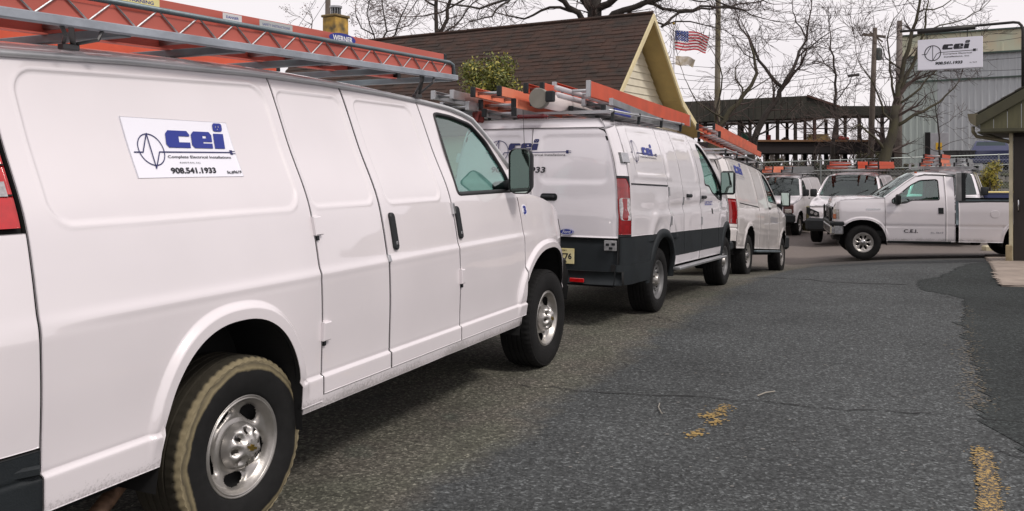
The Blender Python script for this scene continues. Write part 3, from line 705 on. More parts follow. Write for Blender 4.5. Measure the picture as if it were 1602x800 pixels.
    m = MB(); m.box(-1.25, 4.0, -.80, .80, .36, .42, 0); m.box(-1.25, 1.5, -.72, .72, .42, .70, 0); m.box(-.1, .1, -.75, .75, .32, .44, .03); m.box(3.35, 3.5, -.7, .7, .28, .42, .03); m.done('underbody', DARK, t)
    m = MB(); m.tube([(-.2, -.45, .36), (-.45, -.72, .33), (-.72, -.90, .325)], .032, 12); m.done('exhaust_pipe', mat('rusty_pipe', (.22, .13, .08), .6, .5, var=.6, vs=30), t, True)
    wheel_wells(B, t)
    for x in (0, wb):
        wheel(t, x, -.945, .383, .235, .208, -1, 'eight', tyre_mat_dusty() if x == 0 else RUBBER, n=56, lod=2)
        wheel(t, x, .945, .383, .235, .208, 1, 'eight', n=32, lod=0)
    cab_interior(B, t, 2.98, 1.95)
    # mirror, aerial
    mi = MB(); pts = rrect(-.082, .082, -.155, .155, .045, 5)
    def mm(u, v, d): return (2.68 + d, -1.045 + u + .0 * v, 1.555 + v)
    k = len(pts); rings = [(0, 1), (.03, 1.06), (.09, .92), (.13, .55)]; V = []; F = []
    for d, s_ in rings: V += [mm(p[0] * s_, p[1] * s_, d) for p in pts]
    for a in range(len(rings) - 1): F += [(a * k + i, a * k + (i + 1) % k, (a + 1) * k + (i + 1) % k, (a + 1) * k + i) for i in range(k)]
    F.append(tuple((len(rings) - 1) * k + i for i in range(k))); mi.add(V, F); mi.tube([(2.74, -.98, 1.46), (2.80, -.80, 1.44)], .035, 8)
    mir = mi.done('wing_mirror', BLACKPL, t, True)
    mi = MB(); mi.prism([(p[0] * .88, p[1] * .88) for p in pts], .012, .016, mm); mi.prism([(p[0], p[1]) for p in pts], .018, .022, mm); mi.m = 0
    mi.done('mirror_glass', mat('mirror_glass', (.45, .55, .5), .03, 1), mir)
    mi = MB(); mi.tube([(2.68, .98, 1.46), (2.74, .80, 1.44)], .035, 8); mi.box(2.6, 2.72, .93, 1.13, 1.40, 1.71, .04); mi.done('wing_mirror', BLACKPL, t)
    m = MB(); m.tube([(3.22, -.86, 1.34), (3.22, -.86, 1.39), (3.21, -.865, 1.41)], [.016, .012, .004], 8); m.tube([(3.21, -.865, 1.40), (3.12, -.88, 2.02)], [.003, .002], 5); m.done('aerial', SEAL, t)
    # number on the fender
    B.blk('number_sticker', 2.925, 3.005, 1.225, 1.305, .001, SIGNW, t, .0003, r=.03)
    B.decal(fit_text('3', 0, .048, 0, .062, .05), 2.941, 1.234, 'number_print', BLUEINK, t, .006)
    # magnetic sign
    emb, let, txt = logo_parts()
    S0 = B.panel('magnetic_sign', -.485, .098, SIGNW, t, zb=1.548, zt=1.790, off=.0035, h=.02, skirt=.003, gap=0)[0]
    B.decal(emb, -.485, 1.548, 'sign_emblem', NAVY, S0, .0065); B.decal(let, -.485, 1.548, 'sign_letters', BLUEINK, S0, .0070); B.decal(txt, -.485, 1.548, 'sign_text', BLACKINK, S0, .0065)
    # roof rack: side rails, braced top tube, cross bars, feet
    rk = MB(); xr = np.linspace(-1.6, 2.24, 2)
    def rz(x): return 2.118 + .022 * (x + .9) if x < 3 else 0
    for sg in (-1, 1):
        yb = sg * .775
        rk.beam((-1.9, yb, rz(-1.9)), (2.24, yb, rz(2.24)), .04, .036, .004)
    rack = rk.done('roof_rack', mat('rack_galvanised', (.44, .48, .53), .45, .4, var=.35, vs=6, bump=.1), t)
    for sg in (-1, 1):
        yb = sg * .775; m = MB()
        m.tube([(-1.9, yb - sg * .0, rz(-1.9) + .105), (2.15, yb, rz(2.15) + .098), (2.20, yb, rz(2.2) + .085), (2.22, yb, rz(2.2))], .012, 8); m.done('top_tube', ALUD, rack, True)
        m = MB(); n = 18; X = np.linspace(-1.85, 2.12, n * 2 + 1)
        for i in range(2 * n): m.tube([(X[i], yb, rz(X[i]) + (.015 if i % 2 else .10)), (X[i + 1], yb, rz(X[i + 1]) + (.10 if i % 2 else .015))], .0038, 5)
        m.done('zigzag_brace', ALU, rack)
        for fx in (-.66, .06 + 1.8):
            m = MB()
            for dx in (-.09, .085): m.tube([(fx + dx, yb, rz(fx) - .015), (fx + dx * .8, yb + sg * .0, rz(fx) - .05), (fx + dx * .25, sg * .70, 2.055)], .008, 6)
            m.beam((fx - .05, yb, rz(fx) - .01), (fx + .02, sg * .70, 2.045), .02, .012, .002); m.box(fx - .035, fx + .035, sg * .70 - .018, sg * .70 + .018, 2.030, 2.052, .003); m.done('rack_foot', mat('foot_steel', (.10, .10, .10), .4, .7), rack)
    for x in (-1.7, -1.05, -.45, .2, .85, 1.5, 2.2):
        m = MB(); m.beam((x, -.76, rz(x) - .006), (x, .76, rz(x) - .006), .05, .035, .003); m.done('cross_bar', ALUD, rack)
    return t, B, rz
van1, B1, rz1 = cargo_van_near()
# ladders on it
lad = ladder('extension_ladder', 6.2, .46, .071, FADED, two=True, label='long orange extension ladder with silver top tube beside it on the nearest van', capm=BLACKPL, group='orange ladders on van roofs', back=-.03)
lad.rotation_euler = (0, -.022, 0); on(van1, lad, -3.97, -.535, rz1(-3.78) + .005)
lad2 = ladder('extension_ladder', 5.6, .46, .085, ORANGE, two=True, label='second orange ladder on the nearest van, on the far side of its rack', group='orange ladders on van roofs')
lad2.rotation_euler = (0, -.022, 0); on(van1, lad2, -4.0, .42, rz1(-4.0) + .022)
# ------------------------------------------------------------------ the other vehicles
def rear_patch(B, name, y0, y1, z0, z1, xr, m, parent, bow=.05, off=0, h=.03, presses=(), skirt=.02, follow=False):
    """piece of the tail: surface x = xr + bow*(|y|/W)^4, optionally following the body outline at its outer edge"""
    S = np.linspace(0, 1, max(3, int(abs(y1 - y0) / h))); T = np.linspace(0, 1, max(3, int((z1 - z0) / h)))
    def fn(a, b):
        z = z0 + (z1 - z0) * b; f = 1.0
        yy = y0 + (y1 - y0) * a
        if follow:
            out = (B.W(z) - .075) / float(B.W(1.0) - .075); yy = yy * out
        x = xr + bow * (np.abs(yy) / B.W(z))**4 - off + .05 * np.clip((z - 1.5) / .6, 0, 1)**2
        for (a0, a1, c0, c1, r, dp) in presses:
            cx, cz = (a0 + a1) / 2, (c0 + c1) / 2; qx = np.abs(yy - cx) - (a1 - a0) / 2 + r; qz = np.abs(z - cz) - (c1 - c0) / 2 + r
            d = np.hypot(np.maximum(qx, 0), np.maximum(qz, 0)) + np.minimum(np.maximum(qx, qz), 0) - r
            x = x + dp * sstep(.02, -.02, d)
        return np.stack([x, yy, z], -1), np.stack([yy, z], -1)
    return grid_obj(name, fn, S, T, (1, 0, 0), m, parent, skirt=skirt)
def rear_print(B, vf, y_left, z0, xr, name, m, parent, sc=1, bow=.05, off=.004):
    """lettering on the tail; reads left to right from +y to -y"""
    v, f = vf
    V = []
    for a, b in v:
        y = y_left - a * sc; z = z0 + b * sc; V.append((xr + bow * (abs(y) / float(B.W(z)))**4 - off + .05 * max(0, (z - 1.5) / .6)**2, y, z))
    return pyd(name, V, f, m, parent)
def plate(parent, x, y, z, back, txt, m, w=.305, h=.152, sg=-1):
    """number plate facing sg along x"""
    b = MB(); b.box(x - .004, x + .004, y - w / 2, y + w / 2, z - h / 2, z + h / 2, .002); p = b.done('number_plate', m, parent)
    v, f = txt; pyd('plate_print', [(x + sg * .006, y - sg * -(a - w / 2) * 1.0 if sg > 0 else y - (a - w / 2), z - h / 2 + c) for a, c in v], f, BLACKINK, p)
    return p
def mirror(B, t, x, z, sg, wd=.17, ht=.26, out=.16, m=None, body=None):
    mi = MB(); y = sg * (float(B.W(z)) - float(B.P(x)) + out)
    mi.box(x - .04, x + .06, y - wd / 2, y + wd / 2, z - ht / 2, z + ht / 2, .03); mi.tube([(x + .02, y, z - ht * .4), (x + .06, y - sg * (out + .06), z - ht * .45)], .03, 8)
    o = mi.done('wing_mirror', m or BLACKPL, t); ortho_smooth(o, 50)
    g = MB(); g.box(x - .046, x - .041, y - wd / 2 + .02, y + wd / 2 - .02, z - ht / 2 + .025, z + ht / 2 - .025, .001); g.done('mirror_glass', mat('mirror_glass', (.45, .55, .5), .03, 1), o)
    return o
def roof_rack(t, x0, x1, hw, zf, n=4, m=None, h=.10, tube=.014):
    mt = m or ALU
    rk = MB()
    for sg in (-1, 1): rk.tube([(x0, sg * hw, zf(x0) + h), (x1, sg * hw, zf(x1) + h)], tube, 8)
    r = rk.done('roof_rack', mt, t, True)
    for i in range(n):
        x = x0 + (x1 - x0) * (i + .15) / (n - .7) if n > 1 else x0
        b = MB(); b.beam((x, -hw, zf(x) + h - .015), (x, hw, zf(x) + h - .015), .045, .03, .003); b.done('cross_bar', mt, r)
        for sg in (-1, 1):
            b = MB(); b.beam((x, sg * hw, zf(x) + h), (x, sg * (hw - .01), zf(x) - .03), .03, .03, .003); b.done('rack_foot', BLACKPL, r)
    return r

# --- long low-roof van with black lower cladding (second in the row)
def cargo_van_second():
    t = empty('cargo_van', label='white van with black lower cladding, tall red tail light and yellow plate', cat='van', group='white work vans parked in a row')
    place(t, (.7415, 9.9103), (2.216, 12.9103), -.02, -.144)
    top = [(-1.24, 1.93), (-1.1, 1.98), (-.8, 2.01), (0, 2.045), (1.0, 2.075), (1.77, 2.085), (2.1, 2.06), (2.3, 1.985), (2.5, 1.86), (2.75, 1.66), (2.95, 1.50), (3.15, 1.33), (3.35, 1.24), (3.7, 1.17), (3.95, 1.09), (4.10, .98), (4.2, .86)]
    W = [(.33, .96), (.42, .99), (.6, 1.005), (.85, 1.01), (1.05, 1.010), (1.15, 1.0), (1.28, .995), (1.42, .985), (1.6, .955), (1.8, .90), (1.95, .845), (2.05, .79), (2.12, .73)]
    P = [(-1.26, .11), (-1.20, .045), (-1.12, .012), (-1.0, 0), (2.7, 0), (3.2, .02), (3.6, .06), (3.9, .14), (4.08, .24), (4.2, .38)]
    arches = [(0, .43, .36, .47, 2.3), (3.343, .44, .36, .48, 2.3)]
    pr = [(-.85, .36, 1.50, 1.955, .06, .010, .02), (.42, 1.60, 1.47, 1.985, .07, .010, 0)]
    def extra(x, z):
        b = -.012 * np.exp(-((z - 1.435 + .0 * x) / .02)**2) * sstep(-1.0, -.9, x) * sstep(2.0, 1.7, x)
        b = b - .014 * np.exp(-((z - (1.13 + .03 * x)) / .05)**2) * sstep(-.9, .2, x) * sstep(3.2, 2.4, x)
        r = np.hypot(x / .58, (z - .42) / .78); b = b + .018 * np.exp(-((r - .93) / .13)**2) * (z > .8)
        return b
    B = Body(W, P, top, arches, pr, rocker=.50, h=.022, extra=extra); B.flare = .012; B.flw = .03
    wm = WHITE2
    win = [(1.99, 1.43), (2.02, 1.965), (2.12, 1.975), (2.26, 1.93), (2.5, 1.77), (2.74, 1.575), (2.98, 1.38), (2.98, 1.225), (2.74, 1.245), (2.38, 1.33), (2.22, 1.415)]
    winr = round_poly(win, .04)
    zc = lambda x: np.interp(x, [-1.2, 4], [.872, .85])
    for sg, h in ((-1, .022), (1, .06)):
        zbc = lambda x: np.maximum(B.zb(x), zc(x))
        B.panel('quarter_panel', -1.10, .25, wm, t, sg=sg, h=h, zb=zbc)
        B.panel('rear_corner', -1.24, -1.10, wm, t, sg=sg, h=.02, zb=1.45); 
        B.panel('lamp_surround', -1.25, -1.085, BLACKPL, t, sg=sg, h=.02, zb=.872, zt=1.468, off=.003)
        tl = B.panel('tail_light', -1.25, [(-1.105, .8), (-1.105, 1.36), (-1.16, 1.45)], REDD, t, sg=sg, h=.02, zb=.89, zt=1.445, off=.010)[0]
        B.blk('indicator_lens', -1.235, -1.118, 1.03, 1.25, .006, CLEARL, tl, .002, sg=sg, off=.010, r=.02)
        B.panel('side_door', .25, .87, wm, t, sg=sg, h=h, zb=zbc); B.panel('side_door', .87, 1.72, wm, t, sg=sg, h=h, zb=zbc)
        B.panel('front_door', 1.72, [(2.62, .4), (2.72, 1.0), (3.0, 1.22), (3.25, 1.32)], wm, t, sg=sg, h=h, zb=zbc, hole=winr)
        B.panel('front_fender', [(2.62, .4), (2.72, 1.0), (3.0, 1.22), (3.25, 1.32)], 4.2, wm, t, sg=sg, h=h, zb=zbc, zt=lambda x: np.minimum(B.top(x), 1.29))
        B.window(winr, GREENGL, t, sg=sg, h=h)
        for a, b in ((-1.24, .25), (.25, .87), (.87, 1.72), (1.72, 2.66), (2.66, 4.2)):
            B.panel('lower_cladding', a, b, CLAD, t, sg=sg, h=h, zb=lambda x: np.maximum(B.zb(x), np.where((x > .43) & (x < 2.9), .598, .42)), zt=lambda x: np.maximum(zc(x) - .004, B.zb(x) + .012), off=.012)
        for xc, hw, z0, hh, n in arches:                                    # arch lips in cladding
            V = []; F = []; A = np.linspace(-1, 1, 41)
            for u in A:
                c = max(0, 1 - abs(u)**n)**(1 / n)
                for g_, of in ((0, -.03), (0, .022), (.075, .018), (.08, .0)): V.append(B.pt(xc + (hw + g_) * u, z0 + (hh + g_ * 1.1) * c - (0 if c > .3 else 0), of, sg))
            for i in range(40):
                for j in range(3): F.append((i * 4 + j, i * 4 + j + 1, (i + 1) * 4 + j + 1, (i + 1) * 4 + j))
            pyd('arch_lip', V, F, CLAD, t, True)
        B.panel('sill', .46, 1.62, wm, t, sg=sg, h=.05, zb=.49, zt=.592, off=.004); B.panel('sill', 1.62, 2.86, wm, t, sg=sg, h=.05, zb=.49, zt=.592, off=.004)
        m = MB(); m.beam((.42, sg * 1.05, .452), (2.86, sg * 1.05, .452), .09, .03, .006); m.done('running_board', ALU, t)
        B.panel('inner_panel', -1.2, 3.0, DARK, t, sg=sg, h=.06, off=-.035, hole=round_poly([(p[0] + (.03 if p[0] > 2.4 else -.03), p[1] + (.03 if p[1] > 1.6 else -.02)) for p in win], .03), skirt=0, zt=lambda x: B.top(x) - .015)
        B.panel('inner_panel', 3.0, 4.15, DARK, t, sg=sg, h=.06, off=-.035, skirt=0, zt=lambda x: np.minimum(B.top(x), 1.29) - .02)
        B.blk('track_cover', -1.05, .23, 1.385, 1.40, .008, BLACKPL, t, .002, sg=sg) if sg < 0 else None
        for hx, hz in ((1.12, 1.285), (1.86, 1.27)):
            B.blk('door_handle', hx - .09, hx + .09, hz - .022, hz + .022, .035, BLACKPL, t, .01, sg=sg, r=.018)
        for hx, hz in ((.27, 1.0), (.27, 1.33), (.89, 1.22), (1.735, 1.24), (1.735, .97)): B.blk('hinge', hx - .012, hx + .012, hz - .05, hz + .05, .015, ALU, t, .003, sg=sg)
        B.blk('hinge', -1.19, -1.08, 1.60, 1.70, .035, CHROME, t, .006, sg=sg)
        B.panel('rear_bumper', -1.28, -.46, CLAD, t, sg=sg, h=.03, zb=.40, zt=lambda x: .60 + 0 * x, off=.02, skirt=.05)
        B.blk('side_reflector', 2.30, 2.36, 1.05, 1.12, .004, BLACKPL, t, .001, sg=sg)
        m = mirror(B, t, 2.88, 1.475, sg, .20, .33, .12)
    ro = [p for p in top if p[0] <= 2.3]
    B.strip('roof', ro, [(p[0] + (.12 if p[0] > 2.0 else 0), p[1] + .08 + (.03 if p[0] > 2.1 else 0)) for p in ro], wm, t, px=2, pz=3.2, n=28, k=30)
    ap = [(2.3, 1.985), (2.5, 1.86), (2.75, 1.66), (2.95, 1.50), (3.15, 1.33)]; cp = [(2.45, 2.06), (2.75, 1.88), (3.05, 1.66), (3.3, 1.47), (3.5, 1.31)]
    B.strip('windscreen', ap, cp, SCREENGL, t, -.92, .92, px=2.2, pz=3, skirt=0)
    for s0, s1 in ((-1, -.915), (.915, 1)): B.strip('windscreen_pillar', ap, cp, wm, t, s0, s1, n=4, px=2.2, pz=3)
    B.strip('bonnet', [(3.15, 1.33), (3.35, 1.25), (3.7, 1.17), (3.95, 1.09), (4.1, .98)], [(3.5, 1.31), (3.7, 1.27), (3.95, 1.18), (4.1, 1.08), (4.2, .98)], wm, t, px=2.5, pz=3)
    B.strip('front_bumper', [(4.1, .98), (4.2, .86), (4.2, .4)], [(4.2, .98), (4.32, .86), (4.32, .4)], BLACKPL, t, px=2.5, pz=2, k=6, inward=(-1, 0, 0))
    # tail: two doors, black lower part, bumper
    xr = -1.29; wz = .925
    for a, b in ((.003, wz), (-wz, -.003)):
        inn = (a + .10, b - .11) if a > 0 else (a + .11, b - .10)
        B_ = rear_patch(B, 'rear_door', a, b, .855, 1.945, xr, wm, t, presses=[(inn[0], inn[1], 1.40, 1.87, .07, .009)], h=.022, follow=True)
        rear_patch(B, 'door_lower_trim', a, b, .47, .851, xr, CLAD, t, off=.006, follow=True, h=.05)
    rear_patch(B, 'roof_header', -wz, wz, 1.95, 2.04, xr + .0, wm, t, follow=True, h=.05, off=0)
    m = MB(); m.box(xr - .05, xr + .06, -.16, .16, 2.045, 2.085, .015, T3(0, 0, 0)); bl = m.done('brake_light', mat('brake_light_lens', (.13, .008, .012), .2), t)
    rear_patch(B, 'rear_bumper', -.97, .97, .40, .53, xr - .04, CLAD, t, bow=.08, h=.06, skirt=.08)
    for y in (-.53, .53): m = MB(); m.box(xr - .05, xr - .03, y - .075, y + .075, .415, .455, .005); m.done('reflector', REDL, t)
    yp = -.335; plate(t, xr - .012, yp, .665, None, join2([fit_text('N', .085, .115, .045, .105, .03), ([(.128, .075), (.135, .064), (.142, .075), (.135, .086)], [(0, 1, 2, 3)]), fit_text('T76', .155, .280, .045, .105, .03), fit_text('ZN', .025, .075, .045, .105, .03), fit_text('GARDEN STATE', .08, .23, .010, .026, .02), fit_text('NEW JERSEY', .08, .23, .122, .138, .02)]), mat('plate_yellow', (.62, .50, .16), .4, c2=(.75, .68, .40), var=.3, vs=5))
    m = MB(); m.prism([(-.40 + .075 * math.cos(a), .905 + .0 + .032 * math.sin(a)) for a in np.linspace(0, 2 * math.pi, 24, endpoint=False)], 0, .012, lambda u, v, d: (xr - .002 - d, u, v)); ov = m.done('badge', BLUEINK, t)
    ring = ribbon2([(.075 + .07 * math.cos(a), .032 + .029 * math.sin(a)) for a in np.linspace(0, 2 * math.pi, 25)], .004)
    rear_print(B, join2([ring, fit_text('Ford', .035, .115, .016, .050, .0, .2)]), -.325, .873, xr, 'badge_print', LWHITE, ov, off=.0165)
    m = MB(); m.box(xr - .05, xr + .01, -.27, -.12, 1.235, 1.265, .01); m.prism(rrect(-.29, -.11, 1.21, 1.285, .03), 0, .006, lambda u, v, d: (xr - .001 - d, u, v)); m.done('door_handle', BLACKPL, t)
    v, f = join2([ribbon2([(0, 0), (.08, 0), (.08, .07), (0, .07), (0, 0)], .014)]); 
    m = MB(); m.box(xr - .016, xr + .0, -.925, -.80, .735, .835, .004); q = m.done('trailer_socket', mat('socket_grey', (.5, .5, .5), .5, .5, var=.4, vs=30), t)
    for y, z_ in ((-.895, .80), (-.835, .795), (-.87, .76)): m = MB(); m.box(xr - .022, xr - .014, y - .018, y + .018, z_ - .012, z_ + .012, .003); m.done('socket_cover', BLACKPL, q)
    # lettering
    emb, let, txt = logo_parts(False)
    B.decal(emb, -.93, 1.545, 'side_emblem', NAVY, t, .006, 1.7); B.decal(let, -.70, 1.575, 'side_letters', BLUEINK, t, .006, 1.12); B.decal(txt, -.93, 1.545, 'side_text', BLACKINK, t, .006, 1.7)
    emb, let, _ = logo_parts(False)
    sc_ = 1.74; yl = .57; z0 = 1.517
    rear_print(B, emb, yl, z0, xr, 'tail_emblem', NAVY, t, sc_); rear_print(B, let, .465, 1.600, xr, 'tail_letters', NAVY, t, 1.0)
    rear_print(B, join2([fit_text('Complete Electrical Installations', .182, .540, .074, .091, .012)]), yl, z0 + .01, xr, 'tail_text', BLACKINK, t, sc_)
    rear_print(B, fit_text('908.541.1933', 0, .62, 0, .062, .03, .2), .47, 1.49, xr, 'phone_number', BLACKINK, t)
    B.decal(fit_text('U.S.D.O.T', 0, .42, 0, .055, .02), 1.98, 1.165, 'door_number', BLUEINK, t, .005)
    m = MB(); m.box(-1.1, 4.1, -.82, .82, .36, .46); m.box(-1.2, 1.5, -.70, .70, .46, .75); m.done('underbody', DARK, t)
    wheel_wells(B, t)
    for x in (0, 3.343):
        wheel(t, x, -.955, .355, .235, .205, -1, 'steel', n=40, rimm=DARKRIM, lod=1); wheel(t, x, .955, .355, .235, .205, 1, 'steel', n=24, rimm=DARKRIM, lod=0)
    cab_interior(B, t, 3.0, 1.95, zf=.75)
    return t, B
van2, B2 = cargo_van_second()
zr2 = lambda x: float(B2.top(x)) + .06
roof_rack(van2, -1.0, 1.9, .72, zr2, 4, h=.09)

def ev_body(): pass
# --- full-size vans with a short bonnet (third in the row, and those at the back)
def cargo_van_far(label, R, F, zr, zf, wb=3.505, detail=1, kind='short', wheels='alloy', group='white work vans parked in a row', mir=BLACKPL, paint=None):
    t = empty('cargo_van', label=label, cat='van', group=group); place(t, R, F, zr, zf)
    hf = .0 if kind == 'short' else .25
    top = [(-1.26, 1.95), (-1.1, 2.01), (-.8, 2.05), (0, 2.075), (1.6, 2.075), (2.1, 2.05), (2.3, 2.0), (2.5, 1.88), (2.75, 1.66), (2.98, 1.42), (3.02 + hf, 1.36), (3.5, 1.28), (3.9, 1.22), (4.15 + hf, 1.16), (4.22 + hf, 1.02), (4.24 + hf, .78)]
    W = [(.35, .95), (.5, .995), (.7, 1.0), (.8, 1.012), (1.1, 1.010), (1.25, .99), (1.42, .95), (1.7, .87), (1.95, .78), (2.05, .72), (2.12, .66)]
    P = [(-1.28, .16), (-1.2, .08), (-1.08, .02), (-.95, 0), (3.2, .0), (3.7, .02), (4.05, .06), (4.2 + hf, .12), (4.3 + hf, .2)]
    arches = [(0, .44, .40, .50, 2.4), (wb, .44, .40, .50, 2.4)]
    pr = [(-.85, .75, 1.42, 1.98, .08, .008, .0), (.9, 1.75, 1.42, 1.98, .08, .008, 0)]
    def extra(x, z): return -.012 * np.exp(-((z - .83) / .014)**2) - .010 * np.exp(-((z - 1.29) / .012)**2) * (x < .9)
    B = Body(W, P, top, arches, pr, rocker=.50, h=.045, extra=extra); B.flare = .014
    wm = paint or WHITE2
    win = [(1.98, 1.42), (2.0, 1.95), (2.2, 1.955), (2.42, 1.84), (2.72, 1.60), (2.84, 1.42)]; winr = round_poly(win, .05)
    for sg in (-1, 1):
        B.panel('quarter_panel', -1.05, .85, wm, t, sg=sg); B.panel('side_door', .85, 1.80, wm, t, sg=sg)
        B.panel('front_door', 1.80, [(2.9, .4), (2.9, 1.2), (3.2, 1.4)], wm, t, sg=sg, hole=winr)
        B.panel('front_fender', [(2.9, .4), (2.9, 1.2), (3.2, 1.4)], 4.24 + hf, wm, t, sg=sg, zb=lambda x: np.maximum(B.zb(x), .5), zt=lambda x: np.minimum(B.top(x), 1.40))
        B.panel('rear_corner', -1.27, -1.05, wm, t, sg=sg, h=.02, zb=1.32); B.panel('rear_corner', -1.27, -1.05, wm, t, sg=sg, h=.02, zb=.62, zt=.90)
        tl = B.panel('tail_light', -1.27, -1.055, REDD, t, sg=sg, h=.03, zb=.905, zt=1.315, off=.004)[0]
        B.blk('reversing_lens', -1.22, -1.08, .92, .98, .004, mat('dim_lens', (.25, .2, .2), .2), tl, .001, sg=sg, off=.004)
        B.window(winr, GREENGL, t, sg=sg)
        B.blk('track_cover', -.85, .80, 1.255, 1.272, .006, BLACKPL, t, .002, sg=sg)
        B.panel('inner_panel', -1.2, 2.98, DARK, t, sg=sg, h=.08, off=-.035, hole=round_poly([(p[0] + (.03 if p[0] > 2.4 else -.03), p[1] + (.03 if p[1] > 1.6 else -.02)) for p in win], .03), skirt=0, zt=lambda x: B.top(x) - .02)
        B.panel('inner_panel', 2.98, 4.2 + hf, DARK, t, sg=sg, h=.08, off=-.035, skirt=0, zt=lambda x: np.minimum(B.top(x), 1.40) - .02)
        m = MB(); m.beam((.5, sg * .98, .455), (3.0, sg * .98, .455), .12, .04, .01); m.done('running_board', ALUD if detail else BLACKPL, t)
        mirror(B, t, 2.86, 1.52 if kind == 'short' else 1.50, sg, .20, .30 if detail else .24, .22 if detail else .14, mir)
        B.blk('door_handle', 1.87, 2.0, 1.27, 1.31, .02, BLACKPL, t, .005, sg=sg)
    ro = [p for p in top if p[0] <= 2.3]
    B.strip('roof', ro, [(p[0] + (.08 if p[0] > 2.0 else 0), p[1] + .07) for p in ro], wm, t, px=2, pz=3.2, n=18, k=16)
    for sg in (-1, 1):
        m = MB(); m.tube([B.pt(x, B.top(x) - .01, .014, sg) for x in np.linspace(-1.1, 2.3, 14)], .010, 6); m.done('drip_rail', BLACKPL, t)
    ap = [(2.3, 2.0), (2.5, 1.88), (2.75, 1.66), (2.98, 1.42)]; cp = [(2.38, 2.06), (2.68, 1.88), (2.95, 1.64), (3.18, 1.40)]
    B.strip('windscreen', ap, cp, SCREENGL, t, -.92, .92, px=2.2, pz=3, skirt=0, n=12, k=8)
    for s0, s1 in ((-1, -.915), (.915, 1)): B.strip('windscreen_pillar', ap, cp, wm, t, s0, s1, n=4, px=2.2, pz=3)
    he = [(2.98, 1.42), (3.1 + hf, 1.36), (3.5, 1.28), (3.9, 1.22), (4.15 + hf, 1.16)] if kind == 'short' else [(2.98, 1.42), (3.15, 1.38), (3.5, 1.33), (4.0, 1.28), (4.4, 1.14)]
    hc = [(3.18, 1.40), (3.4, 1.38), (3.7, 1.34), (4.0, 1.28), (4.22 + hf, 1.17)]
    B.strip('bonnet', he, hc, wm, t, px=2.5, pz=3)
    for y in (-.36, .28):
        m = MB(); m.box(3.12, 3.17, y - .18, y + .18, 1.405, 1.43, .008); m.done('bonnet_vent', BLACKPL, t)
    for a in (-.55, .1):
        m = MB(); m.beam((3.15, a, 1.43), (2.93, a + .45, 1.62), .02, .015); m.done('wiper', SEAL, t)
    xf = 4.24 + hf
    if kind == 'short':
        B.strip('front_panel', [(4.15, 1.16), (4.22, 1.0), (4.22, .80)], [(4.22, 1.17), (4.30, 1.0), (4.30, .80)], wm, t, px=2.5, pz=2, k=6, inward=(-1, 0, 0))
        m = MB()
        for i in range(6): m.box(4.27, 4.315, -.52, .52, .84 + i * .05, .865 + i * .05, .004)
        m.box(4.24, 4.29, -.54, .54, .82, 1.13, .02); m.done('grille', BLACKPL, t)
        for y in (-.74, .74):
            m = MB(); m.box(4.19, 4.30, y - .17, y + .17, .83, 1.12, .02); hh = m.done('headlight_surround', mat('dark_lamp_bezel', (.10, .035, .03), .35), t)
            m = MB(); m.box(4.29, 4.318, y - .12, y + .12, .845, .975, .03); m.done('headlight', CLEARL, hh)
        m = MB(); m.box(4.2, 4.42, -.98, .98, .50, .80, .05); m.box(4.3, 4.46, -.4, .4, .58, .72, .02); m.done('front_bumper', BLACKPL, t)
    else:
        B.strip('front_panel', [(4.4, 1.14), (4.5, .95), (4.48, .80)], [(4.47, 1.17), (4.58, .95), (4.58, .80)], wm, t, px=2.5, pz=2, k=6, inward=(-1, 0, 0))
        m = MB(); m.box(4.53, 4.60, -.42, .42, .72, 1.05, .04); m.done('grille', BLACKPL, t)
        for s_ in (-1, 1):
            m = MB(); m.prism([(s_ * .95, 1.12), (s_ * .60, .98), (s_ * .58, .84), (s_ * .90, .86), (s_ * .97, .98)][::s_], 0, .07, lambda u, v, d: (4.50 + d - .22 * max(0, abs(u) - .6), u, v)); hh = m.done('headlight', BLACKPL, t)
            for u_, z_ in ((.68, .93), (.80, .97)):
                m = MB(); m.tube([(4.53, s_ * u_, z_), (4.585 - .22 * (u_ - .6), s_ * u_, z_)], .05, 12); m.done('lamp', CLEARL, hh)
        m = MB(); m.box(4.4, 4.66, -.98, .98, .42, .80, .07); m.done('front_bumper', BLACKPL, t)
    wz = .90
    for a, b in ((.003, wz), (-wz, -.003)): rear_patch(B, 'rear_door', a, b, .66, 1.97, -1.31, wm, t, h=.08, follow=True, presses=[(min(a, b) + .1, max(a, b) - .1, 1.35, 1.88, .07, .009)])
    rear_patch(B, 'roof_header', -wz, wz, 1.975, 2.07, -1.31, wm, t, follow=True, h=.08)
    m = MB(); m.box(-1.50, -1.25, -.98, .98, .46, .62, .03); m.done('rear_bumper', CLAD, t)
    m = MB(); m.box(-1.2, 4.1, -.80, .80, .38, .50); m.box(-1.2, 1.5, -.70, .70, .46, .75); m.box(-.1, .1, -.8, .8, .3, .5, .03); m.done('underbody', DARK, t)
    wheel_wells(B, t, depth=.4)
    for x in (0, wb):
        for sg in (-1, 1): wheel(t, x, sg * .965, .375, .24, .21, sg, wheels, n=24, lod=0)
    cab_interior(B, t, 3.0, 1.95, zf=.75)
    return t, B
van3, B3 = cargo_van_far('third van in the row, dirty white with black track line, far behind the clad van', (3.582, 16.73), (5.193, 19.83), -.52, -.84, paint=DIRTY)
van3.scale = (1, 1, 1.075)
emb, let, txt = logo_parts(False)
for vf, nm, mm in ((emb, 'side_emblem', mat('grey_print', (.3, .3, .33), .5)), (let, 'side_letters', BLUEINK), (txt, 'side_text', mat('grey_print', (.3, .3, .33), .5))): B3.decal(vf, -.95, 1.56, nm, mm, van3, .006, 1.9)
B3.decal(fit_text('U.S.D.O.T.', 0, .8, 0, .12, .02), 1.95, 1.02, 'door_number', mat('grey_print', (.3, .3, .33), .5), van3, .006)
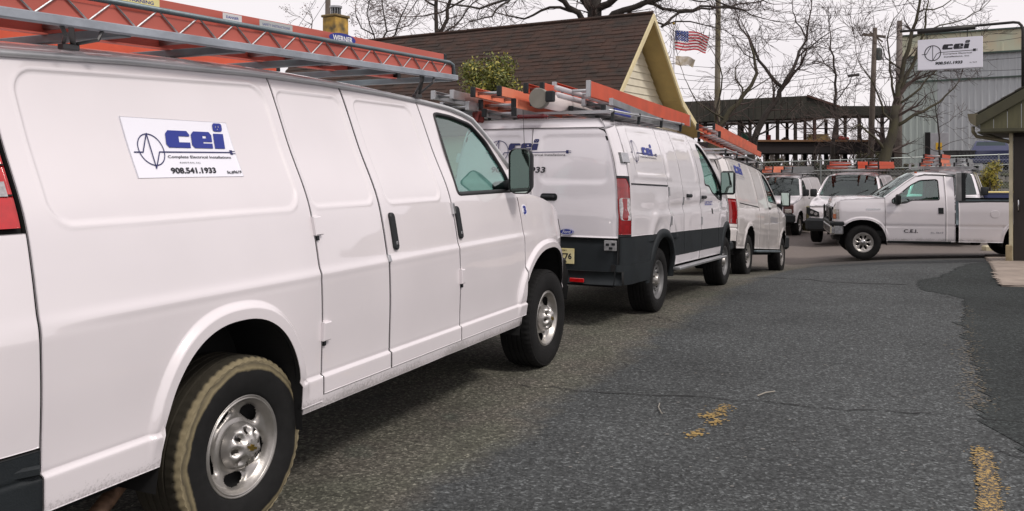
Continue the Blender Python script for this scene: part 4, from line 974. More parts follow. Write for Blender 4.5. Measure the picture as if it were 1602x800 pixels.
roof_rack(van3, -1.0, 2.0, .72, lambda x: float(B3.top(x)) + .05, 4, h=.10)

# vans facing us at the far end of the yard.  heading (-.5,-.866)
def nose_to_us(label, nose, zg, kind, **k):
    hx, hy = -.5, -.866; wb = 3.505; nf = 4.3 if kind == 'short' else 4.58
    F = (nose[0] - hx * (nf - wb), nose[1] - hy * (nf - wb)); R = (F[0] - hx * wb, F[1] - hy * wb)
    return cargo_van_far(label, R, F, zg, zg, kind=kind, detail=0, group='white vans parked nose out at the back', **k)
vanA, BA = nose_to_us('white van facing out at the back left, black bumper, pale ladder on roof', (9.0, 30.5), -.93, 'short')
vanB, BB = nose_to_us('white long-nosed van facing out behind the pickup bonnet, orange ladder above its screen', (9.58, 25.2), gz(9.58, 25.2), 'long')
vanC, BC = nose_to_us('white van facing out behind the pickup bed, mostly hidden by the pickup cab', (12.0, 24.2), gz(12.0, 24.2), 'short')
# --- pickup
def pickup():
    t = empty('pickup_truck', label='white regular cab pickup truck standing across the yard with an open bed', cat='pickup truck')
    Ff, Rr = Vector((8.34, 20.4, 0)), Vector((11.66, 19.50, 0)); d = (Ff - Rr).normalized(); y = Vector((-d.y, d.x, 0))
    Ff -= y * .9; Rr -= y * .9
    place(t, Rr, Ff, -.62, -.64); t.scale = (1, 1, 1.02)
    wb = 3.48
    top = [(-1.35, 1.36), (1.44, 1.345), (1.45, 1.90), (1.52, 1.945), (2.1, 1.965), (2.3, 1.925), (2.5, 1.80), (2.8, 1.58), (3.0, 1.44), (3.1, 1.425), (3.6, 1.40), (4.0, 1.37), (4.15, 1.32), (4.28, 1.20), (4.34, 1.0), (4.35, .75)]
    W = [(.35, .95), (.5, .985), (.75, 1.0), (.84, 1.01), (1.1, 1.012), (1.3, .99), (1.42, .96), (1.7, .85), (1.9, .76), (2.0, .70)]
    P = [(-1.36, .1), (-1.25, .02), (-1.1, 0), (2.9, 0), (3.5, .01), (4.0, .05), (4.2, .10), (4.36, .22)]
    arches = [(0, .52, .40, .55, 2.3), (3.49, .52, .38, .55, 2.3)]
    extra = lambda x, z: -.014 * np.exp(-((z - .80) / .02)**2) * (x > -1)
    B = Body(W, P, top, arches, [], rocker=.44, h=.03, extra=extra); B.flare = .016; B.flw = .05; wm = WHITE2
    win = [(1.83, 1.385), (1.83, 1.83), (1.88, 1.855), (2.22, 1.835), (2.42, 1.73), (2.86, 1.385), (2.84, 1.30), (2.55, 1.31), (2.42, 1.375)]; winr = round_poly(win, .045)
    for sg in (-1, 1):
        B.panel('bed_side', -1.35, 1.44, wm, t, sg=sg, zt=lambda x: np.full(np.shape(x), 1.345))
        B.panel('cab_corner', 1.50, 1.70, wm, t, sg=sg)
        B.panel('door', 1.70, 3.0, wm, t, sg=sg, hole=winr, zt=lambda x: np.minimum(B.top(x), 9))
        B.panel('front_fender', 3.0, 4.34, wm, t, sg=sg, zb=lambda x: np.maximum(B.zb(x), .78 - .28 * sstep(3.9, 3.85, x)), zt=lambda x: np.minimum(B.top(x), 1.425))
        B.window(winr, GREENGL, t, sg=sg)
        B.panel('inner_panel', 1.55, 3.0, DARK, t, sg=sg, h=.08, off=-.035, hole=round_poly([(p[0] + (.03 if p[0] > 2.4 else -.03), p[1] + (.03 if p[1] > 1.6 else -.02)) for p in win], .03), skirt=0, zt=lambda x: B.top(x) - .02)
        B.panel('bed_inside', -1.3, 1.4, ALUD, t, sg=sg, h=.08, off=-.07, skirt=0, zb=.80, zt=1.33); B.panel('inner_panel', 3.0, 4.3, DARK, t, sg=sg, h=.08, off=-.035, skirt=0, zt=lambda x: np.minimum(B.top(x), 1.42) - .02)
        B.blk('door_handle', 1.755, 1.865, 1.08, 1.215, .012, BLACKPL, t, .004, sg=sg); B.blk('bed_rail_cap', -1.33, 1.43, 1.335, 1.375, .012, BLACKPL, t, .003, sg=sg)
        B.panel('headlight', 4.06, 4.33, CLEARL, t, sg=sg, h=.04, zb=.93, zt=1.16, off=.012); B.blk('marker_lamp', 4.20, 4.31, .94, 1.05, .012, AMBER, t, .003, sg=sg, off=.012)
        B.blk('fender_badge', 3.10, 3.42, 1.155, 1.19, .006, CHROME, t, .001, sg=sg); B.blk('fuel_door', .60, .78, 1.0, 1.16, .006, wm, t, .003, sg=sg, r=.07)
        B.blk('running_board', 1.6, 2.95, .40, .455, .05, BLACKPL, t, .01, sg=sg, off=-.02)
        mirror(B, t, 2.72, 1.40, sg, .16, .24, .10)
        m = MB(); m.tube([B.pt(x, B.top(x) - .005, .012, sg) for x in (1.5, 1.8, 2.1, 2.25)], .012, 6); m.done('drip_rail', BLACKPL, t)
    ro = [(1.45, 1.90), (1.52, 1.945), (2.1, 1.965), (2.3, 1.925)]
    B.strip('roof', ro, [(1.47, 1.93), (1.6, 2.0), (2.1, 2.03), (2.36, 1.99)], wm, t, px=2, pz=3)
    ap = [(2.3, 1.925), (2.5, 1.80), (2.8, 1.58), (3.0, 1.44)]; cp = [(2.36, 1.99), (2.62, 1.85), (2.95, 1.62), (3.15, 1.45)]
    B.strip('windscreen', ap, cp, SCREENGL, t, -.93, .93, px=2.2, pz=3, skirt=0)
    for s0, s1 in ((-1, -.925), (.925, 1)): B.strip('windscreen_pillar', ap, cp, wm, t, s0, s1, n=4, px=2.2, pz=3)
    B.strip('bonnet', [(3.0, 1.44), (3.6, 1.40), (4.0, 1.37), (4.15, 1.32), (4.28, 1.20)], [(3.15, 1.45), (3.6, 1.46), (4.0, 1.44), (4.25, 1.40), (4.36, 1.22)], wm, t, px=2.5, pz=4)
    B.strip('cab_back', [(1.50, .85), (1.50, 1.2), (1.48, 1.90)], [(1.46, .85), (1.46, 1.2), (1.46, 1.93)], wm, t, px=2, pz=2, inward=(1, 0, 0))
    m = MB(); m.box(4.30, 4.38, -.62, .62, .92, 1.22, .03); m.done('grille', CHROME, t)
    m = MB(); m.box(4.22, 4.45, -1.0, 1.0, .56, .80, .05); m.box(3.92, 4.3, .93, 1.02, .58, .80, .02); m.box(3.92, 4.3, -1.02, -.93, .58, .80, .02); fb = m.done('front_bumper', CHROME, t)
    m = MB(); m.box(4.21, 4.46, -1.01, 1.01, .78, .88, .03); m.box(3.90, 4.3, .93, 1.03, .79, .88, .02); m.done('bumper_top', BLACKPL, fb)
    for s_ in (-1, 1): m = MB(); m.box(4.38, 4.47, s_ * .75 - .07, s_ * .75 + .07, .84, 1.22, .05); m.done('bumper_guard', BLACKPL, t)
    m = MB(); m.box(-1.38, -1.33, -.95, .95, .75, 1.36, .02); m.done('tailgate', wm, t)
    m = MB(); m.box(-1.3, 1.42, -.92, .92, .78, .82); m.done('bed_floor', ALUD, t)
    m = MB(); m.box(-1.2, 4.2, -.45, .45, .42, .62); m.box(1.5, 3.1, -.9, .9, .44, .55); m.box(3.1, 4.2, -.5, .5, .5, 1.2); m.done('underbody', DARK, t)
    # headache rack behind the cab: two flat uprights and a bar, folded dark
    hr = MB(); hr.box(1.36, 1.47, .86, .93, 1.36, 2.02, .01); hr.box(1.36, 1.47, -.93, -.86, 1.36, 2.02, .01); hr.box(1.38, 1.45, -.9, .9, 1.96, 2.02, .01)
    h_ = hr.done('cab_guard', ALU, t); m = MB(); m.box(1.27, 1.358, .85, .92, 1.37, 2.0, .006); m.box(1.27, 1.358, -.92, -.85, 1.37, 2.0, .006); m.done('guard_flange', BLACKPL, h_)
    B.decal(fit_text('C.E.I.', 0, .30, 0, .08, .02), 2.60, .64, 'door_letters', BLACKINK, t, .006, sg=1, sx=-1)
    B.decal(fit_text('lic. 9619', 0, .26, 0, .04, .02), 2.02, .63, 'door_text', mat('grey_print', (.3, .3, .33), .5), t, .006, sg=1, sx=-1)
    wheel_wells(B, t, depth=.42)
    for x in (0, wb):
        for sg in (-1, 1): wheel(t, x, sg * .965, .40, .26, .22, sg, 'alloy', n=32, lod=1 if sg > 0 else 0)
    m = MB(); m.tube([(2.28, .66, 1.99), (2.28, .66, 2.03)], .03, 8); m.done('roof_marker', AMBER, t)
    m = MB()
    for a in (-.5, .1): m.beam((3.12, a, 1.47), (2.85, a + .45, 1.68), .02, .015)
    m.done('wiper', SEAL, t)
    cab_interior(B, t, 3.0, 1.85, zf=.65, bulk=False)
    return t, B
truck, BT = pickup()
for o_ in bpy.data.objects:                           # the nose is short and blunt
    if o_.type == 'MESH' and (o_.parent is truck or (o_.parent and o_.parent.parent is truck)) and not o_.name.startswith(('wheel', 'tyre', 'hub', 'brake')):
        for v_ in o_.data.vertices:
            if v_.co.x > 3.95: v_.co.x = 3.95 + (v_.co.x - 3.95) * .52
# ------------------------------------------------------------------ ground and paving
def asphalt(name, base, k=1.0, band=False, spark=.5):
    m = bpy.data.materials.new(name); m.use_nodes = True; t = m.node_tree; lk = t.links.new
    b = t.nodes['Principled BSDF']; b.inputs['Roughness'].default_value = .88; b.inputs['Specular IOR Level'].default_value = .25
    tcn = N(t, 'ShaderNodeTexCoord')
    def noise(sc_, d=2, r=.5):
        n = N(t, 'ShaderNodeTexNoise'); n.inputs['Scale'].default_value = sc_; n.inputs['Detail'].default_value = d; n.inputs['Roughness'].default_value = r; lk(tcn.outputs['Object'], n.inputs[0]); return n
    def ramp(src, pts):
        r = N(t, 'ShaderNodeValToRGB'); e = r.color_ramp.elements
        e[0].position, e[0].color = pts[0][0], (*pts[0][1], 1); e[1].position, e[1].color = pts[-1][0], (*pts[-1][1], 1)
        for p, c in pts[1:-1]: q = e.new(p); q.color = (*c, 1)
        lk(src, r.inputs[0]); return r
    g = lambda v: (v, v, v)
    B0 = Vector(base)
    vo = N(t, 'ShaderNodeTexVoronoi'); vo.inputs['Scale'].default_value = 78; lk(tcn.outputs['Object'], vo.inputs[0])
    sepv = N(t, 'ShaderNodeSeparateColor'); lk(vo.outputs['Color'], sepv.inputs[0])
    stone = ramp(sepv.outputs[0], [(0, tuple(B0 * .6)), (.35, tuple(B0 * .88)), (.7, tuple(B0 * 1.15)), (.90, tuple(B0 * (1.5 + spark))), (1, tuple(B0 * (2.2 + 2 * spark)))])
    n1 = noise(26, 4, .7); fine = ramp(n1.outputs[0], [(.34, g(.62)), (.5, g(.98)), (.66, g(1.35))])
    n2 = noise(.55, 5, .6); broad = ramp(n2.outputs[0], [(.32, g(.72)), (.5, g(1.0)), (.68, g(1.22))])
    def mul(a, c, f=1):
        q = N(t, 'ShaderNodeMix'); q.data_type = 'RGBA'; q.blend_type = 'MULTIPLY'; q.inputs[0].default_value = f; lk(a, q.inputs[6]); lk(c, q.inputs[7]); return q.outputs[2]
    c = mul(mul(stone.outputs[0], fine.outputs[0]), broad.outputs[0])
    if band:                                              # strip along the row of vans, tinted lighter and yellower
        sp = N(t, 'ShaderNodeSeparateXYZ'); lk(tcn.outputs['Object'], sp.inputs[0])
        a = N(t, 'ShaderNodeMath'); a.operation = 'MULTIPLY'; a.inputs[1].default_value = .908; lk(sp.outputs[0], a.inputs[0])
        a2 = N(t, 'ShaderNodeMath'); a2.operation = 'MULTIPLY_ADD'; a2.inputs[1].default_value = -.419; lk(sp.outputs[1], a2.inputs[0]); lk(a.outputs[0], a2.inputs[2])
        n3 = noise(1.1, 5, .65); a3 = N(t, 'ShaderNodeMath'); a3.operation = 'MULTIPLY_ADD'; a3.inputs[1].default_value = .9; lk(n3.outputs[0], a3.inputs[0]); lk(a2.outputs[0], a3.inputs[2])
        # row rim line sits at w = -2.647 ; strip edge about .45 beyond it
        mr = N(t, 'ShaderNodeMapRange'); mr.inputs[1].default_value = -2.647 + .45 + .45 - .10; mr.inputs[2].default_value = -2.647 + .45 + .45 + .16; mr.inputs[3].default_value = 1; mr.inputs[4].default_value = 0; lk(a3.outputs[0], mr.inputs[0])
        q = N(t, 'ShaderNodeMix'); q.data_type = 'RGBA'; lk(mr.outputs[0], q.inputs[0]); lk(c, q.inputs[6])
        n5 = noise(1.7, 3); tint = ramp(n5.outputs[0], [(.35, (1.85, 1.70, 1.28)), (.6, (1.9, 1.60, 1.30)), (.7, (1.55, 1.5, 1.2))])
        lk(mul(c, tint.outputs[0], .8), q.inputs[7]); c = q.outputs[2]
        # farther down the yard the surface turns brown-grey with dust
        mr2 = N(t, 'ShaderNodeMapRange'); mr2.inputs[1].default_value = 19; mr2.inputs[2].default_value = 22.5; lk(sp.outputs[1], mr2.inputs[0])
        q2 = N(t, 'ShaderNodeMix'); q2.data_type = 'RGBA'; lk(mr2.outputs[0], q2.inputs[0]); lk(c, q2.inputs[6]); q2.inputs[7].default_value = (.19, .165, .15, 1); c = q2.outputs[2]
    lk(c, b.inputs['Base Color'])
    bb = N(t, 'ShaderNodeBump'); bb.inputs['Strength'].default_value = .9; bb.inputs['Distance'].default_value = .008
    ad = N(t, 'ShaderNodeMath'); ad.operation = 'ADD'; lk(sepv.outputs[1], ad.inputs[0]); lk(n1.outputs[0], ad.inputs[1])
    lk(ad.outputs[0], bb.inputs['Height']); lk(bb.outputs[0], b.inputs['Normal'])
    return m
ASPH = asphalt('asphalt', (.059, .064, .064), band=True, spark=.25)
ASPH2 = asphalt('fresh_asphalt', (.029, .034, .033), spark=.15)
def axis(*seg):
    o = []
    for a, b, s in seg: o += list(np.arange(a, b, s))
    return np.unique(np.round(np.array(o + [seg[-1][1]]), 4))
Xg = axis((-900, -100, 100), (-100, -20, 10), (-20, -4, 1), (-4, 16, .25), (16, 40, 2), (40, 100, 10), (100, 900, 100))
Yg = axis((-900, -100, 100), (-100, -10, 10), (-10, 2, .8), (2, 34, .25), (34, 36.5, .5), (36.5, 100, 8), (100, 1500, 100))
xx, yy = np.meshgrid(Xg, Yg, indexing='ij'); zz = ground_z(xx, yy)
rng = np.random.default_rng(4)
idx = np.arange(xx.size).reshape(xx.shape)
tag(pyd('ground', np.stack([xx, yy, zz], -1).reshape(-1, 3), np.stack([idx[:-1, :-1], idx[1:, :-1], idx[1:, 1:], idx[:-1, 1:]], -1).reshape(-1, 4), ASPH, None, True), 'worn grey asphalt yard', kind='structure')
def sheet(name, poly, m, lift=.004, n=40, kind='structure', smooth=True):
    """flat sheet following the lie of the land inside a polygon"""
    P = np.array(poly); x0, y0 = P.min(0); x1, y1 = P.max(0); st = max((x1 - x0), (y1 - y0)) / n
    X = np.arange(x0, x1 + st, st); Y = np.arange(y0, y1 + st, st); a, b = np.meshgrid(X, Y, indexing='ij')
    ix = np.arange(a.size).reshape(a.shape); q = np.stack([ix[:-1, :-1], ix[1:, :-1], ix[1:, 1:], ix[:-1, 1:]], -1).reshape(-1, 4)
    cx = a.reshape(-1)[q].mean(1); cy = b.reshape(-1)[q].mean(1); q = q[sdf_poly(cx, cy, poly) < 0]
    o = pyd(name, np.stack([a, b, ground_z(a, b) + lift], -1).reshape(-1, 3), q, m, None, True); tag(o, kind=kind); return o
def wob(poly, amp, step, seed=0):
    r = np.random.default_rng(seed); out = []
    for i in range(len(poly)):
        a = np.array(poly[i]); b = np.array(poly[(i + 1) % len(poly)]); n = max(1, int(np.linalg.norm(b - a) / step))
        for j in range(n): out.append(tuple(a + (b - a) * j / n + r.normal(0, amp, 2)))
    return out
patch = wob([(2.78, 4.62), (3.0, 5.4), (3.42, 6.3), (4.15, 7.9), (5.55, 10.6), (5.4, 11.3), (5.7, 12.1), (6.5, 12.9), (7.6, 14.4), (8.9, 15.2), (11, 12), (12, 6), (9, 1.5), (4.6, 2.9)], .03, .22, 3)
sheet('asphalt_patch', patch, ASPH2, .004, 210)
# crack lines, scraps
def ground_line(name, pts, wd, m, lift=.006, seed=0, kind='structure', amp=.02, step=.09):
    r = np.random.default_rng(seed); P = []
    for i in range(len(pts) - 1):
        a = np.array(pts[i]); b = np.array(pts[i + 1]); n = max(1, int(np.linalg.norm(b - a) / step))
        for j in range(n): P.append(a + (b - a) * j / n + r.normal(0, amp, 2))
    P.append(np.array(pts[-1])); V = []; F = []
    for i, p in enumerate(P):
        d = P[min(i + 1, len(P) - 1)] - P[max(i - 1, 0)]; d = d / (np.linalg.norm(d) + 1e-9); n_ = np.array([-d[1], d[0]]) * wd * r.uniform(.3, 1) / 2
        for s_ in (1, -1): q = p + s_ * n_; V.append((q[0], q[1], gz(q[0], q[1]) + lift))
    F = [(2 * i, 2 * i + 2, 2 * i + 3, 2 * i + 1) for i in range(len(P) - 1)]
    o = pyd(name, V, F, m, None); tag(o, kind=kind); return o
CRK = mat('crack_dark', (.012, .012, .012), .95)
def gp(px, py, it=12):
    """ground point seen in direction (px, py) of the full-size photograph"""
    Y = 6.0
    for _ in range(40): Y = .5 * Y + .5 * (1.6 - gz((px - 801) / 1350 * Y, Y)) * 1350 / (py - 258)
    return ((px - 801) / 1350 * Y, Y)
ground_line('asphalt_crack', [gp(*p) for p in ((815, 603), (900, 612), (1000, 618), (1100, 622), (1180, 628), (1300, 641), (1420, 646), (1520, 655), (1600, 662))], .016, CRK, seed=2)
ground_line('asphalt_crack', [gp(*p) for p in ((1010, 492), (1070, 508), (1105, 520))], .010, CRK, seed=5)
ground_line('asphalt_crack', [gp(*p) for p in ((1040, 434), (1150, 437), (1300, 442), (1420, 446))], .05, mat('seam_tar', (.03, .03, .03), .8), seed=6, amp=.03, step=.2)
ground_line('asphalt_crack', [gp(*p) for p in ((1555, 702), (1580, 712), (1640, 722))], .014, CRK, seed=7)
ground_line('asphalt_crack', [gp(*p) for p in ((640, 600), (690, 598), (730, 604))], .008, CRK, seed=8)
# worn yellow paint
def worn(name, c, cut=.5, sc_=38):
    m = bpy.data.materials.new(name); m.use_nodes = True; t = m.node_tree; lk = t.links.new; b = t.nodes['Principled BSDF']; b.inputs['Roughness'].default_value = .8
    tcn = N(t, 'ShaderNodeTexCoord'); n = N(t, 'ShaderNodeTexNoise'); n.inputs['Scale'].default_value = sc_; n.inputs['Detail'].default_value = 4; n.inputs['Roughness'].default_value = .75; lk(tcn.outputs['Object'], n.inputs[0])
    r = N(t, 'ShaderNodeValToRGB'); r.color_ramp.elements[0].position = cut; r.color_ramp.elements[1].position = cut + .06; r.color_ramp.elements[0].color = (.05, .048, .045, 1); r.color_ramp.elements[1].color = (*c, 1)
    lk(n.outputs[0], r.inputs[0]); lk(r.outputs[0], b.inputs['Base Color'])
    n4 = N(t, 'ShaderNodeTexVoronoi'); n4.inputs['Scale'].default_value = 62; lk(tcn.outputs['Object'], n4.inputs[0]); bb = N(t, 'ShaderNodeBump'); bb.inputs['Strength'].default_value = .9; bb.inputs['Distance'].default_value = .008; lk(n4.outputs['Distance'], bb.inputs['Height']); lk(bb.outputs[0], b.inputs['Normal'])
    return m
YEL = worn('worn_yellow_paint', (.44, .29, .09), .50, 60); YEL2 = worn('faint_yellow_paint', (.30, .23, .12), .56, 30)
def flakes(pts, n, spread, size, seed, m):
    """scattered paint remnants, one sheet"""
    r = np.random.default_rng(seed); V = []; F = []
    for _ in range(n):
        i = r.integers(len(pts) - 1); t_ = r.random(); c = np.array(pts[i]) * (1 - t_) + np.array(pts[i + 1]) * t_ + r.normal(0, spread, 2); s_ = size * r.uniform(.3, 1.2); b = len(V); k = 6; a0 = r.random() * 6
        for j in range(k): q = c + s_ * r.uniform(.5, 1) * np.array([math.cos(a0 + j * 2 * math.pi / k) * 1.4, math.sin(a0 + j * 2 * math.pi / k) * .8]); V.append((q[0], q[1], gz(q[0], q[1]) + .0075 + .0002 * r.random()))
        F.append(tuple(range(b, b + k)))
    o = pyd('paint_line', V, F, m, None); tag(o, kind='stuff'); o['label'] = 'flakes of worn yellow paint on the asphalt'; return o
def pq(L_): return [gp(*p) for p in L_]
flakes(pq([(1530, 702), (1545, 745), (1552, 800), (1560, 860)]), 900, .028, .009, 1, mat('yellow_flake', (.42, .28, .085), .8, var=.4, vs=20))
sheet('paint_line', wob(pq([(1527, 712), (1552, 708), (1562, 760), (1572, 840), (1532, 840), (1530, 760)]), .006, .05, 9), YEL, .0095, 60)
flakes(pq([(1078, 685), (1095, 676)]), 70, .022, .011, 2, mat('yellow_flake', (.5, .3, .08), .8))
flakes(pq([(1103, 655), (1120, 648), (1140, 636)]), 170, .034, .010, 3, mat('yellow_flake', (.5, .3, .08), .8))
flakes(pq([(1112, 665), (1128, 658)]), 70, .024, .010, 4, mat('yellow_flake', (.5, .3, .08), .8))
flakes(pq([(1512, 480), (1515, 540), (1520, 600), (1532, 640)]), 500, .055, .011, 5, mat('dusty_grit', (.17, .145, .10), .9))
flakes(pq([(1300, 470), (1100, 520), (1300, 560), (1450, 700), (1150, 760), (900, 740), (1400, 450)]), 180, .7, .010, 12, mat('pale_grit', (.24, .23, .21), .9))
m = MB(); a = gp(1185, 622); b = gp(1212, 615); m.tube([(a[0], a[1], .012), ((a[0] + b[0]) / 2, (a[1] + b[1]) / 2 + .01, .016), (b[0], b[1], .012)], .005, 5)
tag(m.done('twig', mat('dry_twig', (.28, .26, .22), .8)), 'pale dry twig lying on the open asphalt beside the yellow marks', 'twig')
m = MB(); P_ = pq([(1032, 634), (1030, 640), (1034, 648), (1036, 650)]); m.tube([(p[0], p[1], .012) for p in P_], .004, 5)
tag(m.done('twig', MATS['dry_twig']), 'small curled grey twig left of the yellow paint marks', 'twig')

# ------------------------------------------------------------------ small shop at the right edge
KA = R_(31.5); kr = Vector((math.cos(KA), -math.sin(KA), 0)); kb = Vector((math.sin(KA), math.cos(KA), 0)); K0 = Vector((8.35, 14.6, 0)); kz = -.11
def K(u, v, z): p = K0 + kr * u + kb * v; return (p.x, p.y, z)
KM = Matrix(((kr.x, kb.x, 0, K0.x), (kr.y, kb.y, 0, K0.y), (0, 0, 1, 0), (0, 0, 0, 1)))
OLIVE = mat('olive_trim', (.075, .072, .038), .65, var=.3, vs=6); CREAM = mat('cream_trim', (.62, .56, .38), .6, var=.3, vs=5); BROWN = mat('dark_brown_door', (.032, .024, .018), .55, var=.4, vs=3, stretch=(8, 8, .6))
SIDING = mat('olive_siding', (.13, .125, .065), .7, var=.25, vs=5, stretch=(6, 6, .8)); SHING = mat('dark_shingle', (.06, .055, .04), .85, var=.5, vs=12)
shop = empty('shop_building', (K0.x, K0.y, kz), label='low brown building with olive gable and cream corner post at the right edge', cat='building')
def kobj(mb, name, m, sm=False):
    o = mb.done(name, m, None, sm); o.data.transform(KM); o.parent = shop; o.matrix_parent_inverse = Matrix.Translation((-K0.x, -K0.y, -kz)); return o
m = MB(); m.box(.12, 6, .06, .2, kz, 2.16, .004); m.box(.12, .26, .2, 3.0, kz - .3, 2.16, .004); kobj(m, 'wall', mat('brown_wall', (.04, .030, .022), .7, var=.3, vs=3))
m = MB(); m.box(.05, .11, -.01, .16, kz + .0, 2.14, .008); kobj(m, 'corner_post', CREAM)
m = MB(); m.box(.0, .10, -.04, .0, kz - .02, kz + .36, .02); kobj(m, 'post_base', mat('buff_stone', (.42, .34, .20), .8, var=.4, vs=8, bump=.3))
m = MB(); m.box(.115, 1.08, .015, .058, kz + .03, 2.08, .006); dr = kobj(m, 'door', BROWN)
m = MB(); m.tube([K(.19, -.045, .80), K(.19, -.06, .85), K(.185, -.06, .98), K(.19, -.02, 1.02)], .012, 8); m.box(0, .001, 0, .001, 0, .001); 
m = MB(); m.tube([K(.19, .0, .82), K(.19, -.05, .85), K(.19, -.05, 1.0), K(.19, .0, 1.03)], .011, 8); h_ = m.done('handle', CHROME, None, True); h_.parent = dr; h_.matrix_parent_inverse = Matrix.Translation((-K0.x, -K0.y, -kz)) if False else dr.matrix_parent_inverse.copy()
h_.parent = dr; h_.matrix_parent_inverse = Matrix()
for i in range(12):                                   # clapboards beyond the door
    pass
# roof: eave along v at u=-.4, rising to the ridge at u=3.6
er, pit = 2.46, .62
def rf(u): return er + pit * (u + .4) if u < 2.4 else er + pit * (2.8 - (u - 2.4))
for i in range(28):
    u0 = -.46 + i * .2; m = MB(); z0 = rf(u0); z1 = rf(u0 + .22)
    V = [(u0, -.34, z0 + .03), (u0 + .22, -.34, z1 + .018), (u0 + .22, 3.2, z1 + .018), (u0, 3.2, z0 + .03), (u0, -.34, z0), (u0 + .22, -.34, z1), (u0 + .22, 3.2, z1), (u0, 3.2, z0)]
    m.add(V, [(0, 1, 2, 3), (4, 7, 6, 5), (0, 4, 5, 1), (3, 2, 6, 7), (0, 3, 7, 4), (1, 5, 6, 2)]); kobj(m, 'shingle_course', SHING)
m = MB(); m.prism([(-.42, er - .03), (2.4, rf(2.39) - .03), (2.4, rf(2.39) - .19), (-.42, er - .22)], -.36, -.32, lambda u, v, d: (u, d, v)); kobj(m, 'rake_board', OLIVE)
m = MB(); m.box(-.40, .9, -.32, 3.1, 2.135, 2.16, .0); m.box(.12, 6, -.30, .07, 2.135, 2.17); kobj(m, 'soffit', mat('olive_soffit', (.075, .07, .035), .8))
for i in range(26):                                    # board-and-batten gable
    u0 = -.36 + i * .2; zt = rf(u0 + .1) - .12
    if zt > 2.2: m = MB(); m.prism([(u0, 2.17), (u0 + .192, 2.17), (u0 + .192, rf(u0 + .192) - .05), (u0, rf(u0) - .05)], -.30, -.28, lambda u, v, d: (u, d, v)); kobj(m, 'gable_board', SIDING)
m = MB(); m.beam((-.36, -.33, 2.18), (6, -.33, 2.18), .03, .06, .003); kobj(m, 'gable_sill', OLIVE)
m = MB()
m.prism([(-.55, 2.46), (-.53, 2.36), (-.50, 2.30), (-.42, 2.24), (-.40, 2.24), (-.40, 2.46)], -.36, 3.1, lambda u, v, d: (u, d, v)); g_ = kobj(m, 'gutter', mat('tan_gutter', (.16, .14, .085), .5, var=.3, vs=6))
m = MB(); m.tube([(-.47, -.25, 2.25), (-.47, -.25, 2.16), (-.42, -.18, 2.08), (.0, .0, 2.0), (.06, .02, 1.98)], .03, 8); kobj(m, 'downspout', mat('tan_gutter', (.16, .14, .085)), True)
m = MB(); m.tube([(-.30, .5, 2.14), (-.1, .4, 2.05), (.12, .3, 1.98)], .025, 6); kobj(m, 'conduit', OLIVE, True)
CONC = mat('buff_concrete', (.36, .30, .25), .85, var=.35, vs=4, bump=.3, bs=60)
pad = wob([gp(*p) for p in ((1541, 400), (1548, 412), (1553, 426), (1566, 449), (1700, 452), (1700, 400))], .015, .25, 2)
k = len(pad); m = MB(); m.add([(p[0], p[1], gz(*p) - .05) for p in pad] + [(p[0], p[1], gz(*p) + .03) for p in pad], [(i, (i + 1) % k, k + (i + 1) % k, k + i) for i in range(k)])
tag(m.done('concrete_edge', CONC), kind='structure'); sheet('concrete_pavement', pad, CONC, .03, 120)
a_ = gp(1538, 392); b_ = gp(1574, 392); m = MB(); m.beam((a_[0], a_[1], gz(*a_) + .05), (b_[0] + .3, b_[1], gz(*b_) + .05), .25, .16, .03); tag(m.done('kerb_stone', CREAM), 'cream kerb block lying between the pickup and the brown shop door', 'kerb')
# hanging sign on its bent pipe
sg = empty('hanging_sign', K(.60, -.03, rf(.6)), label='white business sign with ring logo hung from a bent dark pipe above the roof', cat='sign')
def SP(t_, z, o=0): return Vector((8.82 - .853 * t_ - .52 * o, 14.9 + .52 * t_ - .853 * o, z))
so_ = Vector(K(.60, -.03, rf(.6)))
def sobj(mb, name, m, sm=False, par=None):
    o = mb.done(name, m, None, sm); o.data.transform(Matrix.Translation(-so_)); o.parent = par or sg; return o
PIPE = mat('dark_pipe', (.05, .048, .045), .5, .6, var=.3, vs=10)
zt_ = 1.6 + 209 * 14.9 / 1350
m = MB(); m.tube([SP(0, 2.8), SP(0, zt_ + .02), SP(.02, zt_ + .10), SP(.06, zt_ + .15), SP(.14, zt_ + .165), SP(.7, zt_ + .155), SP(1.95, zt_ + .15)], .024, 10); sobj(m, 'bent_pipe', PIPE, True)
m = MB(); m.tube([SP(.72, zt_ + .13), SP(1.66, zt_ + .12)], .045, 8); sobj(m, 'sign_lamp', PIPE, True)
ts0, ts1 = .62, 1.64; sz1 = 3.872; sz0 = 3.327
m = MB(); m.prism([(ts0, sz0), (ts1, sz0), (ts1, sz1), (ts0, sz1)], -.02, .02, lambda u, v, d: tuple(SP(u, v, d))); sp_ = sobj(m, 'sign_board', SIGNW)
m = MB()
for a_, b_ in (((ts0, sz0), (ts1, sz0)), ((ts1, sz0), (ts1, sz1)), ((ts0, sz1), (ts0, sz0))): m.tube([SP(*a_), SP(*b_)], .014, 6)
sobj(m, 'sign_frame', SIGNW, False)
m = MB(); m.tube([SP(ts1 - .02, sz1 - .012), SP(ts0 + .02, sz1 - .012)], .018, 6); sobj(m, 'sign_frame', mat('frame_grey', (.3, .3, .32), .5), False)
for q in (.85, 1.5): m = MB(); m.tube([SP(q, sz1 - .01), SP(q, zt_ + .13)], .008, 6); sobj(m, 'hanger', PIPE)
ring = [(.235 + .130 * math.cos(a), .29 + .135 * math.sin(a)) for a in np.linspace(0, 2 * math.pi, 41)]
